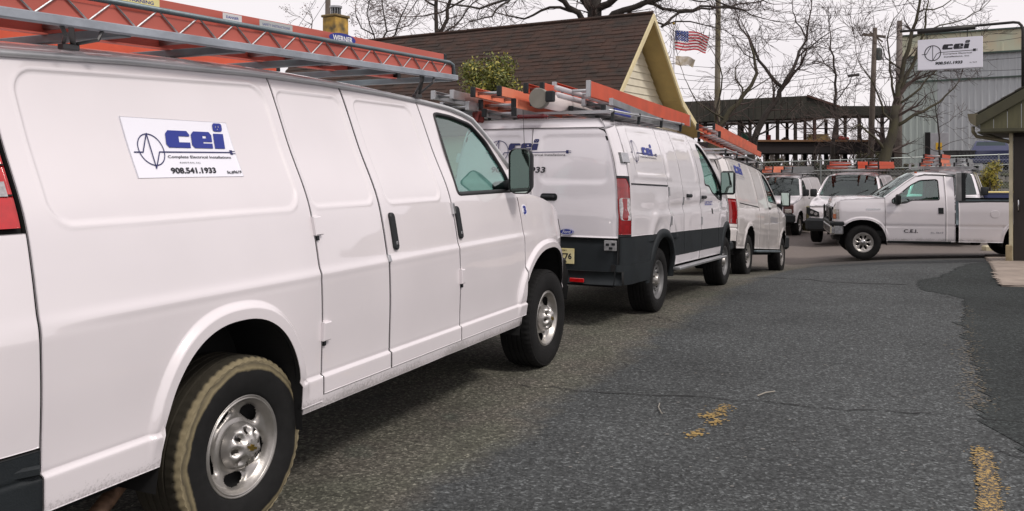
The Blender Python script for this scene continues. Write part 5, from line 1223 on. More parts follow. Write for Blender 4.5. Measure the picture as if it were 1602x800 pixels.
e2 = [ribbon2(ring, .014), ribbon2([(.06, .275), (.13, .275), (.215, .425), (.235, .425), (.235, .155), (.30, .27), (.345, .295), (.90, .305)], .010), ([(.88, .285), (.925, .285), (.925, .33), (.88, .33)], [(0, 1, 2, 3)]), ribbon2([(.92, .318), (.95, .318)], .007), ribbon2([(.92, .298), (.95, .298)], .007)]
_, let2, _ = logo_parts(False)
def sgp(vf, name, m_, sc=1, x0=0, y0=0):
    o = pyd(name, [tuple(SP(ts1 - (x0 + p[0] * sc), sz0 + y0 + p[1] * sc, .0235)) for p in vf[0]], vf[1], m_); o.data.transform(Matrix.Translation(-so_)); o.parent = sp_; return o
sgp(join2(e2), 'sign_emblem', BLACKINK); sgp(let2, 'sign_letters', BLACKINK, 1.28, .14, .185)
sgp(join2([fit_text('Complete Electrical', .40, .86, .245, .275, .02), fit_text('Installations, Inc', .42, .82, .195, .225, .02), fit_text('908.541.1933', .27, .71, .075, .13, .05, .2), fit_text('lic. 9619', .83, .94, .08, .10, .02)]), 'sign_text', BLACKINK)

# ------------------------------------------------------------------ house with the brown roof
HA = R_(31.5); he_ = Vector((math.sin(HA), math.cos(HA), 0)); hr_ = Vector((-math.cos(HA), math.sin(HA), 0)); H0 = Vector((3.07, 22.32, 0)); hz0 = -.7
HM = Matrix(((hr_.x, he_.x, 0, H0.x), (hr_.y, he_.y, 0, H0.y), (0, 0, 1, 0), (0, 0, 0, 1)))      # local x = along ridge (away to the left), y = along gable (+ = right), z up
house = empty('house', (H0.x, H0.y, hz0), label='small house with steep dark brown shingle roof and cream gable behind the vans', cat='house')
def hobj(mb, name, m, sm=False, par=None):
    o = mb.done(name, m, None, sm); o.data.transform(HM); o.data.transform(Matrix.Translation((-H0.x, -H0.y, -hz0))); o.parent = par or house; return o
HR = mat('brown_shingle', (.062, .031, .021), .9, var=.55, vs=2.2, bump=.3, bs=30, c2=(.024, .018, .014), stretch=(1, 1, 2.5))
HC = mat('cream_clapboard', (.76, .71, .56), .6, var=.12, vs=4); HT = mat('cream_rake', (.74, .64, .38), .6, var=.15, vs=4); HS = mat('tan_soffit', (.52, .39, .16), .7, var=.15, vs=4)
RZ = 5.45; L_ = 11.0
def rz_(y):
    if y < 0: return RZ + y * 1.03
    return RZ - y * 1.0 if y < 2.07 else RZ - 2.07 - (y - 2.07) * .53
nC = 30; y_ = 0; cl = 3.1 / nC
rr = random.Random(5)
def course(y0, y1, sgn):
    """one row of shingles with ragged butt ends: lower edge thick, upper edge tucked under"""
    V = []; F = []; x = -.62; k = 0; z0, z1 = rz_(y0), rz_(y1)
    while x < L_ + .6:
        w_ = rr.uniform(.22, .36); x1 = min(x + w_ - .006, L_ + .6); t_ = .030 + rr.uniform(-.006, .010); d = rr.uniform(-.012, .012); b = len(V)
        V += [(x, y0 - sgn * d, z0 + t_), (x1, y0 - sgn * d, z0 + t_), (x1, y1, z1 + .012), (x, y1, z1 + .012), (x, y0 - sgn * d, z0 - .01), (x1, y0 - sgn * d, z0 - .01)]
        F += [(b, b + 1, b + 2, b + 3), (b, b + 4, b + 5, b + 1), (b, b + 3, b + 4), (b + 1, b + 5, b + 2)]; x += w_
    m = MB(); m.add(V, F); o = hobj(m, 'shingle_course', HR); return o
y = -3.05
while y < -.02: course(y, y + .115, -1); y += .105
y = 3.9
while y > .05: course(y, y - .15, 1); y -= .14
m = MB(); m.tube([(-.62, 0, RZ + .03), (L_ + .6, 0, RZ + .03)], .05, 6); hobj(m, 'ridge_cap', HR)
m = MB()
for a_, b_ in (((0, RZ), (-3.05, rz_(-3.05))), ((0, RZ), (2.07, rz_(2.069))), ((2.07, rz_(2.071)), (3.9, rz_(3.9)))):
    m.add([(-.6, a_[0], a_[1] - .02), (-.6, b_[0], b_[1] - .02), (L_ + .55, b_[0], b_[1] - .02), (L_ + .55, a_[0], a_[1] - .02)], [(0, 1, 2, 3)])
hobj(m, 'roof_deck', HS)
for a_, b_ in (((0, RZ), (-3.08, rz_(-3.08))), ((0, RZ), (2.07, rz_(2.069))), ((2.07, rz_(2.071)), (3.9, rz_(3.9)))):
    m = MB(); sg_ = -1 if b_[0] < 0 else 1
    m.prism([(a_[0], a_[1] + .0), (b_[0], b_[1] + .0), (b_[0], b_[1] - .15), (a_[0], a_[1] - .17)][::sg_], -.66, -.615, lambda u, v, d: (d, u, v)); hobj(m, 'rake_board', HT)
# gable wall of lapped boards, standing back under the overhang
z = 1.0
while z < RZ - .35:
    yl = -(RZ - z) / 1.03 + .12; yr = (RZ - z) if z > rz_(2.07) else 2.07 + (rz_(2.07) - z) / .53; yr -= .12; yl = max(yl, -2.75); yr = min(yr, 3.3)
    m = MB(); zz_ = z + .19; yl2 = max(-(RZ - zz_) / 1.03 + .12, -2.75); yr2 = min(((RZ - zz_) if zz_ > rz_(2.07) else 2.07 + (rz_(2.07) - zz_) / .53) - .12, 3.3)
    m.add([(-.03, yl, z), (-.03, yr, z), (-.005, yr2, z + .195), (-.005, yl2, z + .195), (.0, yl, z), (.0, yr, z)], [(0, 1, 2, 3), (0, 4, 5, 1)]); hobj(m, 'clapboard', HC); z += .19
m = MB(); m.box(0.002, L_, -2.75, 2.2, hz0, rz_(-2.75) - .1); m.prism([(-2.75, 1), (2.2, 1), (3.3, 1), (3.3, rz_(3.3) - .12), (2.07, rz_(2.07) - .12), (0, RZ - .12), (-2.75, rz_(-2.75) - .12)], .003, .1, lambda u, v, d: (d, u, v)); hobj(m, 'wall', HC)
m = MB(); m.box(-.05, .0, -.62, -.30, 4.15, 4.23, .01); hobj(m, 'gable_trim', HT)
chm = MB(); chm.box(9.95, 10.50, -.32, .30, 4.5, 6.30, .02); ch = hobj(chm, 'chimney', mat('mottled_yellow_render', (.66, .40, .08), .8, var=.8, vs=3.5, c2=(.12, .095, .05)))
m = MB(); m.box(9.91, 10.54, -.36, .34, 6.30, 6.38, .02); hobj(m, 'chimney_cap', mat('cap_stone', (.25, .18, .08), .8, var=.5, vs=6), par=ch)
m = MB()
for q in range(12): a = q * math.pi / 6; m.box(-.16, .16, -.02, .02, 0, .28, 0, T3(10.22, .0, 6.38, rz=a))
m.tube([(10.22, .0, 6.62), (10.22, .0, 6.68)], .20, 12); hobj(m, 'chimney_cowl', ALU, par=ch)

# ------------------------------------------------------------------ metal building
MA = R_(31.5); mr_ = Vector((math.cos(MA), -math.sin(MA), 0)); mb_ = Vector((math.sin(MA), math.cos(MA), 0)); M0 = Vector((22.45, 50, 0))
MM = Matrix(((mr_.x, mb_.x, 0, M0.x), (mr_.y, mb_.y, 0, M0.y), (0, 0, 1, 0), (0, 0, 0, 1)))
TZ = 1.25
mbld = empty('metal_building', (M0.x, M0.y, TZ), label='tall grey corrugated metal building with a green and tan fascia at the right', cat='building')
def mobj(mb, name, m, sm=False):
    o = mb.done(name, m, None, sm); o.data.transform(MM); o.data.transform(Matrix.Translation((-M0.x, -M0.y, -TZ))); o.parent = mbld; return o
GW = mat('grey_sheet_metal', (.46, .485, .50), .5, .0, var=.10, vs=.8, stretch=(3, 3, .25)); GWG = mat('green_tinged_sheet', (.42, .48, .45), .5, .0, var=.2, vs=.8, stretch=(3, 3, .25)); FAS = mat('mottled_fascia', (.52, .60, .46), .6, var=.5, vs=1.1, c2=(.60, .50, .34), stretch=(1, 1, .6))
ZT = 9.0
def ribs(u0, u1, z0, z1, m_, name, y0=0, per=.33):
    prof = []; u = u0
    while u < u1 - .01:
        for du, dd in ((0, 0), (.17, 0), (.20, -.028), (.27, -.028), (.30, 0)):
            if u + du <= u1: prof.append((u + du, y0 + dd))
        u += per
    prof.append((u1, y0)); k = len(prof); m = MB(); m.add([(p[0], p[1], z0) for p in prof] + [(p[0], p[1], z1) for p in prof], [(i, i + 1, k + i + 1, k + i) for i in range(k - 1)]); return mobj(m, name, m_)
for i in range(24): ribs(i * .99 + .0, i * .99 + .985, TZ - .5, 7.8, GWG if i < 2 else GW, 'wall_panel', y0=.004 * (i % 2))
for i in range(24): ribs(i * .99 + .0, i * .99 + .985, 7.8, ZT, FAS, 'fascia_panel', y0=-.12, per=.99)
m = MB(); m.box(0, 24, .3, 20, TZ - .5, ZT - .02); m.box(-.02, .0, 0, 20, TZ, ZT - .1); mobj(m, 'building_core', GW)
m = MB(); m.beam((0, -.14, 7.78), (24, -.14, 7.78), .12, .09); mobj(m, 'fascia_trim', mat('dark_green_trim', (.05, .08, .065), .5))
m = MB(); m.beam((0, -.1, 6.35), (24, -.1, 6.55), .06, .10); mobj(m, 'wall_rail', MATS['dark_green_trim'])
m = MB(); m.beam((-.1, -.16, ZT + .02), (24, -.16, ZT + .02), .2, .08); mobj(m, 'roof_edge', MATS['dark_green_trim'])
m = MB(); m.box(1.35, 1.62, -.09, -.02, TZ, 3.45); mobj(m, 'door_jamb', DARK)
m = MB(); m.box(1.62, 2.55, -.075, -.02, TZ, 3.4, .01); mobj(m, 'door', mat('pale_door', (.42, .42, .44), .5, var=.2, vs=3))
m = MB(); m.box(1.90, 2.22, -.10, -.076, 2.45, 2.85, .01); mobj(m, 'door_sign', mat('sign_yellow', (.7, .42, .03), .5))
m = MB(); m.prism([(2.06 + .05 * 0, 2.70), (1.98, 2.52), (2.14, 2.52)], -.105, -.101, lambda u, v, d: (u, d, v)); mobj(m, 'sign_mark', BLACKINK)

# ------------------------------------------------------------------ upper terrace, rubble wall, fence
YW = 36.6
TER = mat('terrace_earth', (.10, .085, .06), .95, var=.5, vs=1.5)
tag(pyd('terrace_ground', [(-60, YW + .3, TZ), (90, YW + .3, TZ), (900, 1400, TZ), (-900, 1400, TZ)], [(0, 1, 2, 3)], TER), kind='structure')
rw = empty('retaining_wall', (15, YW, -.9), label='grey rubble stone retaining wall below the fence at the back of the yard', cat='wall')
m = MB(); m.box(-30, 60, YW + .08, YW + .35, -1.2, TZ - .03); m.box(-30, 60, YW - .05, YW + .4, TZ - .03, TZ + .12, .02); o = m.done('wall_core', mat('mortar_grey', (.11, .11, .10), .95, var=.4, vs=2)); o.data.transform(Matrix.Translation((-15, -YW, .9))); o.parent = rw
STN = [mat('rubble_%s' % n_, c_, .9, var=.4, vs=5, bump=.3) for n_, c_ in (('grey', (.19, .19, .175)), ('dark', (.10, .105, .095)), ('pale', (.28, .27, .24)), ('moss', (.13, .14, .085)))]
rs = random.Random(8); stones = []; me_s = []
for q in range(8):
    mbx = MB(); mbx.box(-.5, .5, -.5, .5, -.5, .5, .12); v = [tuple(c + rs.uniform(-.07, .07) for c in p) for p in mbx.v]; me = bpy.data.meshes.new('stone'); me.from_pydata(v, [], mbx.f); me.materials.append(STN[q % 4]); me_s.append(me)
z = -.9; cnt = 0
while z < TZ - .05:
    h_ = rs.uniform(.17, .30); x = 11.0
    while x < 22.5:
        w_ = rs.uniform(.28, .60)
        o = bpy.data.objects.new('stone', rs.choice(me_s)); col.objects.link(o); o.parent = rw; o.location = (x + w_ / 2 - 15, rs.uniform(-.03, .03), z + h_ / 2 + .9); o.scale = (w_ * .96, .22, min(h_, TZ - .03 - z) * .95); cnt += 1; x += w_
    z += h_
# chain-link fence standing on the wall
fn = empty('chain_link_fence', (12, YW - .3, TZ), label='chain-link fence with galvanised posts on top of the rubble wall', cat='fence')
GAL = mat('galvanised', (.30, .33, .32), .5, .5)
fz0, fz1 = .95, 2.0
def fobj(mb, name, m_, **k): o = mb.done(name, m_, None); o.data.transform(Matrix.Translation((-12, -YW + .3, -TZ))); o.parent = fn; tag(o, **k); return o
fY = YW - .25
def fzt(x): return 1.68 + (x - 10) * .033
for i in range(9):
    x = 8.0 + i * 2.5; m = MB(); m.tube([(x, fY, -.9), (x, fY, fzt(x) + .05)], .03, 6); fobj(m, 'fence_post', GAL)
m = MB(); m.tube([(7, fY, fzt(7)), (28, fY, fzt(28))], .024, 6); fobj(m, 'top_rail', GAL)
m = MB(); m.tube([(7, fY, fzt(7) - .42), (28, fY, fzt(28) - .42)], .014, 5); fobj(m, 'tension_wire', GAL)
m = MB(); n_ = 0
for x in np.arange(5, 28, .14):
    for s_ in (-1, 1):
        hgt = 2.4; b = len(m.v); x1 = x + s_ * hgt; zt1 = fzt(x) ; r_ = .0035
        m.tube([(x1, fY + .004 * s_, zt1 - hgt), (x, fY + .004 * s_, zt1)], r_, 3, cap=False)
fobj(m, 'chain_link_mesh', GAL, kind='stuff')
# ------------------------------------------------------------------ timber shed on the terrace
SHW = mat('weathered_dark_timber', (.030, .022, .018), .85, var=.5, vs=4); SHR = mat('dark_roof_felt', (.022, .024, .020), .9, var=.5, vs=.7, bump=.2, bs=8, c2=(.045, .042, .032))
shed = empty('lumber_shed', (19, 60, TZ), label='long open two-storey timber shed with dark roof and many posts beyond the fence', cat='shed')
def shd(mb, name, m_, par=None): o = mb.done(name, m_, None); o.data.transform(Matrix.Translation((-19, -60, -TZ))); o.parent = par or shed; return o
def zpx(py, Y): return 1.6 + (258 - py) * Y / 1350
def xpx(px, Y): return (px - 801) / 1350 * Y
YS = 60; xa, xb, xc = xpx(1060, YS), xpx(1262, YS), xpx(1312, YS)
m = MB(); V = [(xa, YS, zpx(192, YS)), (xc, YS, zpx(183, YS)), (xc, YS, zpx(168, YS)), (xb, YS, zpx(150, YS)), (xa, YS, zpx(160, YS))]
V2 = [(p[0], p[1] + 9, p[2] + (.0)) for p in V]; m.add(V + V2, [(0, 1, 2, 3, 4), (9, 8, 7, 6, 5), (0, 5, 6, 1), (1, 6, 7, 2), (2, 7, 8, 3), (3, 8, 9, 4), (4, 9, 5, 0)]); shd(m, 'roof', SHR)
for i in range(20):                                   # cladding boards on the deep eaves
    x0 = xa + (xb - xa) * i / 20; x1 = xa + (xb - xa) * (i + .96) / 20; t0 = zpx(160, YS) + (zpx(150, YS) - zpx(160, YS)) * i / 20; b0 = zpx(192, YS) + (zpx(183, YS) - zpx(192, YS)) * (x0 - xa) / (xc - xa)
    m = MB(); m.box(x0, x1, YS - .06 - .02 * (i % 2), YS - .003, b0 + .01, t0 - .02); shd(m, 'eave_board', SHR)
m = MB(); m.beam((xb, YS - .1, zpx(150, YS)), (xc, YS - .1, zpx(167, YS)), .12, .14); shd(m, 'rafter', mat('red_brown_timber', (.075, .032, .022), .8))
m = MB(); m.box(xc - 1, xpx(1410, 66), 66, 70, zpx(181, 66), zpx(166, 66)); shd(m, 'rear_roof', SHR)
m = MB(); m.box(xpx(1185, YS), xpx(1412, YS), YS - .2, YS + 9, zpx(222, YS), zpx(219, YS)); shd(m, 'deck', mat('deck_edge', (.22, .11, .05), .8, var=.4, vs=1))
m = MB(); m.box(xa, xpx(1412, YS), YS, YS + 9, zpx(240, YS), zpx(222, YS) - .01); shd(m, 'deck_beam', mat('dark_deck_timber', (.028, .022, .022), .9, var=.4, vs=1.5))  # dark timber beam below the deck edge
rs = random.Random(3)
cols = [1066, 1084, 1094, 1104, 1138, 1157, 1162, 1174, 1201, 1217, 1232, 1245, 1260, 1275, 1293, 1310, 1323, 1345, 1362, 1381, 1398]
for i, px in enumerate(cols):
    yy_ = YS + (.3 if i % 2 else 7.5); x = xpx(px, YS + .3) if i % 2 else xpx(px, YS + 7.5)
    top_ = zpx(187, yy_) if px < 1300 else zpx(178, yy_)
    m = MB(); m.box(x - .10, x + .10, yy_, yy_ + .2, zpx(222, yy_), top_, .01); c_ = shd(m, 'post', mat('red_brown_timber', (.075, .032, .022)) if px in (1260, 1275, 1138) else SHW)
    if i % 3 == 1:
        for s_ in (-1, 1): m = MB(); m.beam((x, yy_ + .1, top_ - .8), (x + s_ * .7, yy_ + .1, top_ - .1), .08, .08); shd(m, 'brace', SHW, c_)
    m = MB(); m.box(x - .12, x + .12, yy_ - .05, yy_ + .25, TZ, zpx(240, yy_)); shd(m, 'lower_post', SHW)
m = MB(); m.beam((xpx(1245, YS), YS + .6, zpx(201, YS)), (xpx(1405, YS), YS + .6, zpx(200, YS)), .08, .08); shd(m, 'rail', SHW)
m = MB(); m.beam((xa, YS + .5, zpx(194, YS)), (xpx(1255, YS), YS + .5, zpx(188, YS)), .1, .1); shd(m, 'gutter_pipe', mat('pale_pipe', (.5, .5, .52), .5))
for px0, px1, h_, lab, mm_, nm in ((1258, 1300, 10, 'stack of yellow timber on the shed deck', mat('sawn_timber', (.45, .33, .14), .7, var=.4, vs=3, stretch=(1, 1, 8)), 'timber_stack'), (1308, 1325, 7, 'red tarpaulin bundle on the shed deck', mat('red_tarp', (.42, .04, .03), .6), 'tarpaulin_bundle'), (1160, 1174, 12, 'dark green drum on the shed deck', mat('green_drum', (.03, .12, .07), .5), 'drum'), (1176, 1184, 10, 'black machine on the shed deck beside the green drum', SHW, 'machine'), (1225, 1232, 5, 'small dark crate on the shed deck', mat('dark_crate', (.07, .05, .045), .8), 'crate'), (1200, 1206, 8, 'small red barrel on the shed deck', mat('red_tarp', (.42, .04, .03)), 'barrel')):
    x0, x1 = xpx(px0, YS + 1.5), xpx(px1, YS + 1.5); zd = zpx(219, YS) + .005; zt2 = zd + h_ * (YS + 1.5) / 1350
    if nm in ('drum', 'barrel'):
        m = MB(); c = (x0 + x1) / 2; r = (x1 - x0) / 2; m.lathe([(0, zd), (r, zd), (r, zd + .2), (r * 1.03, zd + .21), (r, zd + .22), (r, zt2), (r * .9, zt2 + .02), (0, zt2 + .02)], 14, Matrix.Translation((c, YS + 1.5, 0)), axis='z')
    elif nm == 'timber_stack':
        m = MB(); ly = int((zt2 - zd) / .09)
        for k_ in range(ly):
            for j in range(3): m.box(x0 + rs.uniform(0, .3), x1 - (k_ * .09) - rs.uniform(0, .3), YS + .8 + j * .3, YS + 1.07 + j * .3, zd + k_ * .09, zd + k_ * .09 + .07)
        tg = empty(nm, ((x0 + x1) / 2, YS + 1, zd), label=lab, cat='timber')
        for k_ in range(ly * 3):
            mm2 = MB(); mm2.v = m.v[k_ * 8:(k_ + 1) * 8]; mm2.f = m.f[:6]; mm2.mi = [0] * 6; o = mm2.done('board', mm_); o.data.transform(Matrix.Translation((-(x0 + x1) / 2, -YS - 1, -zd))); o.parent = tg
        continue
    else:
        m = MB(); m.box(x0, x1, YS + 1, YS + 2, zd, zt2 * .7 + zd * .3, .08); m.box(x0 + .1, (x0 + x1) / 2, YS + 1.1, YS + 1.8, zt2 * .7 + zd * .3, zt2, .05)
    tag(m.done(nm, mm_), lab, nm.split('_')[-1])

# ------------------------------------------------------------------ poles, wires, flags
WOODP = mat('pole_wood', (.14, .115, .095), .9, var=.4, vs=4, stretch=(4, 4, .5), bump=.3); LICH = mat('lichened_pole', (.34, .31, .26), .8, var=.5, vs=2.5, c2=(.17, .15, .06), stretch=(2, 2, .5))
def pole(px, py0, Y, zt_, r, m_, label, lean=0, nm='utility_pole', cat='pole', zb=None):
    x = xpx(px, Y); zb = TZ if zb is None else zb
    t = empty(nm, (x, Y, zb), label=label, cat=cat); m = MB(); m.tube([(0, 0, -.3), (lean * .5, 0, (zt_ - zb) / 2), (lean, 0, zt_ - zb)], [r * 1.15, r, r * .8], 10); m.done('shaft', m_, t, True); return t, x
p1, x1_ = pole(1361, 240, 42, zpx(44, 42), .13, WOODP, 'leaning dark utility pole with short crossarm and transformer, left of the bigger trees', lean=.25)
m = MB(); m.beam((-.35, 0, zpx(54, 42) - TZ), (.75, 0, zpx(58, 42) - TZ), .1, .12); m.beam((.0, 0, zpx(50, 42) - TZ), (.62, .0, zpx(66, 42) - TZ), .06, .06); m.done('crossarm', WOODP, p1)
m = MB(); m.lathe([(0, 0), (.16, 0), (.17, .1), (.17, .5), (.12, .58), (0, .6)], 12, Matrix.Translation((.42, 0, zpx(94, 42) - TZ)), axis='z'); m.done('transformer', mat('transformer_grey', (.07, .085, .08), .5), p1)
p2, x2_ = pole(1405, 250, 46, zpx(33, 46), .17, mat('grey_pole_wood', (.20, .17, .15), .9, var=.3, vs=4, stretch=(4, 4, .5)), 'thick bare grey pole beside the left edge of the metal building', lean=.08)
p3, x3_ = pole(1121, 215, 36, 13.0, .11, LICH, 'tall pale lichened pole just right of the flag', lean=.12)
p4, x4_ = pole(513, 40, 48, 12.2, .17, WOODP, 'tall pole rising behind the yellow chimney at upper left')
WIRE = mat('wire_black', (.03, .03, .03), .6)
def wire(a, b, sag, r=.012, lab='overhead wire'):
    a = Vector(a); b = Vector(b); pts = [a.lerp(b, t_) - Vector((0, 0, sag * 4 * t_ * (1 - t_))) for t_ in np.linspace(0, 1, 17)]
    m = MB(); m.tube(pts, r, 4, cap=False); o = m.done('overhead_wire', WIRE); return tag(o, lab, 'wire', 'overhead wires across the sky')
def wp(px, py, Y): return (xpx(px, Y), Y, zpx(py, Y))
for a, b, s_, lab in (((1050, 100, 44), (1363, 79, 42.2), .5, 'overhead wire crossing just below the flag'), ((1040, 112, 44), (1364, 97, 42.2), .6, 'overhead wire two below the flag, ending at the transformer pole'), ((1060, 124, 44), (1362, 108, 42.2), .4, 'overhead wire in the middle of the bundle of wires'), ((1055, 138, 44), (1361, 120, 42.2), .3, 'lowest overhead wire but one left of the transformer pole'), ((1360, 54, 42), (1640, 50, 40), .5, 'overhead wire running right from the crossarm behind the sign'),
                    ((1363, 92, 42.2), (1640, 86, 40), .2, 'overhead wire passing the foot of the hanging sign'), ((1362, 120, 42.2), (1640, 118, 40), .1, 'overhead wire in front of the grey metal wall, lower one'), ((1363, 110, 42.2), (1640, 107, 40), .1, 'overhead wire in front of the grey metal wall, upper one'), ((1170, -8, 44), (1450, 2, 42), .5, 'topmost overhead wire at the upper right'), ((1130, -6, 44), (1440, -1, 42), .9, 'second overhead wire from the top at the upper right'), ((1060, 50, 44), (1361, 55, 42), .3, 'overhead wire level with the flag'), ((505, -20, 46), (455, 60, 40), .05, 'guy wire left of the pole behind the chimney'), ((513, -4, 46), (470, 62, 40), .05, 'guy wire nearest the pole behind the chimney')):
    wire(wp(*a), wp(*b), s_, .011 if 'guy' not in lab else .014, lab)
m = MB(); m.tube([wp(1327, 119, 43), wp(1344, 117, 43)], .08, 6); tag(m.done('cable_splice', WIRE), 'dark cable splice case hanging on the wires left of the transformer pole', 'cable case')
# flags on a white pole
fp = empty('flagpole', (xpx(1054, 40), 40, TZ), label='thin white flagpole right of the house gable', cat='flagpole')
m = MB(); m.tube([(0, 0, -.3), (0, 0, zpx(38, 40) - TZ)], [.06, .035], 8); m.done('shaft', mat('white_pole', (.62, .62, .64), .4), fp, True)
m = MB(); m.lathe([(0, -.07), (.05, -.05), (.07, 0), (.05, .05), (0, .07)], 10, Matrix.Translation((0, 0, zpx(37, 40) - TZ)), axis='z'); m.done('finial', mat('gold', (.55, .38, .09), .3, 1), fp, True)
def flag(name, x, Y, zt_, Wf, Hf, mats, colf, label, nx=40, ny=26, droop=.25):
    V = []; F = []; mi = []
    for i in range(nx + 1):
        for j in range(ny + 1):
            u = i / nx; v = j / ny
            V.append((x + u * Wf * (.97 - .10 * v * u), Y + .22 * math.sin(u * 7 + v * 1.2) * u, zt_ - v * Hf - droop * u * u * (1 - .55 * v) - .10 * math.sin(u * 8.5 + .5) * u * (1 - v) + .03 * math.sin(9 * u + 2 * v)))
    for i in range(nx):
        for j in range(ny):
            F.append((i * (ny + 1) + j, (i + 1) * (ny + 1) + j, (i + 1) * (ny + 1) + j + 1, i * (ny + 1) + j + 1)); mi.append(colf((i + .5) / nx, (j + .5) / ny))
    o = pyd(name, V, F, mats, None, True, mi); return tag(o, label, 'flag')
def usc(u, v):
    if u < .40 and v < 7 / 13:
        a = int(u / .4 * 11); b = int(v / (7 / 13) * 9); return 1 if (a + b) % 2 == 0 and (u / .4 * 11) % 1 > .3 and (v * 13 / 7 * 9) % 1 > .45 else 2
    return 0 if int(v * 13) % 2 == 0 else 1
flag('striped_flag', xpx(1056, 40), 40, zpx(48, 40), 1.68, .90, [mat('flag_red', (.62, .02, .04), .8), mat('flag_white', (.85, .82, .84), .8), mat('flag_blue', (.02, .06, .26), .8)], usc, 'red, white and blue striped flag flying above the shed', 66, 52)
flag('pale_flag', xpx(1057, 40), 40.02, zpx(88, 40), .98, .42, [mat('flag_tan', (.50, .42, .28), .8, var=.5, vs=4, c2=(.72, .68, .62))], lambda u, v: 0, 'small faded tan and white flag below the striped flag', 16, 10, droop=.12)

# ------------------------------------------------------------------ trees
BARK = mat('bark_dark', (.050, .042, .036), .9, var=.4, vs=5, bump=.4, bs=20); BARKG = mat('bark_mossy', (.075, .070, .038), .9, var=.5, vs=3, c2=(.045, .038, .03), bump=.3)
TWIG = mat('twig_brown', (.075, .055, .048), .9); BUDS = mat('bud_red', (.17, .08, .06), .8)
def grow(V, F, r, p, d, ln, rad, depth, maxd, spread=.55, grav=.0, ns=4, minr=.006, seg=4, tips=None):
    """one branch and, recursively, its side branches; four-sided tapering limbs"""
    pts = [p.copy()]; dd = d.copy()
    for i in range(seg):
        dd = dd + r.normal(0, .16, 3) + np.array([0, 0, grav]); dd /= np.linalg.norm(dd); pts.append(pts[-1] + dd * ln / seg)
    rr_ = np.linspace(rad, max(minr, rad * .45), seg + 1); sides = ns if rad > .03 else 3; b = len(V)
    for i, q in enumerate(pts):
        t_ = pts[min(i + 1, seg)] - pts[max(i - 1, 0)]; t_ /= np.linalg.norm(t_) + 1e-9; u = np.cross(t_, (.31, .2, .93)); u /= np.linalg.norm(u) + 1e-9; w_ = np.cross(t_, u)
        for k_ in range(sides): a = 2 * math.pi * k_ / sides; V.append(q + rr_[i] * (math.cos(a) * u + math.sin(a) * w_))
    for i in range(seg):
        for k_ in range(sides): F.append((b + i * sides + k_, b + i * sides + (k_ + 1) % sides, b + (i + 1) * sides + (k_ + 1) % sides, b + (i + 1) * sides + k_))
    if depth >= maxd:
        if tips is not None: tips.append(pts[-1])
        return
    nchild = r.integers(3, 6) if depth < maxd - 1 else r.integers(2, 5)
    for c in range(nchild):
        i = int(r.integers(1, seg + 1)); base = pts[i] if c else pts[-1]; ax = r.normal(0, 1, 3); ax -= ax @ dd * dd; ax /= np.linalg.norm(ax) + 1e-9
        nd = dd * math.cos(spread) + ax * math.sin(spread * r.uniform(.6, 1.4)); nd /= np.linalg.norm(nd)
        grow(V, F, r, base, nd, ln * r.uniform(.55, .82), max(minr, rr_[i] * r.uniform(.5, .75)), depth + 1, maxd, spread, grav, ns, minr, max(2, seg - 1), tips)
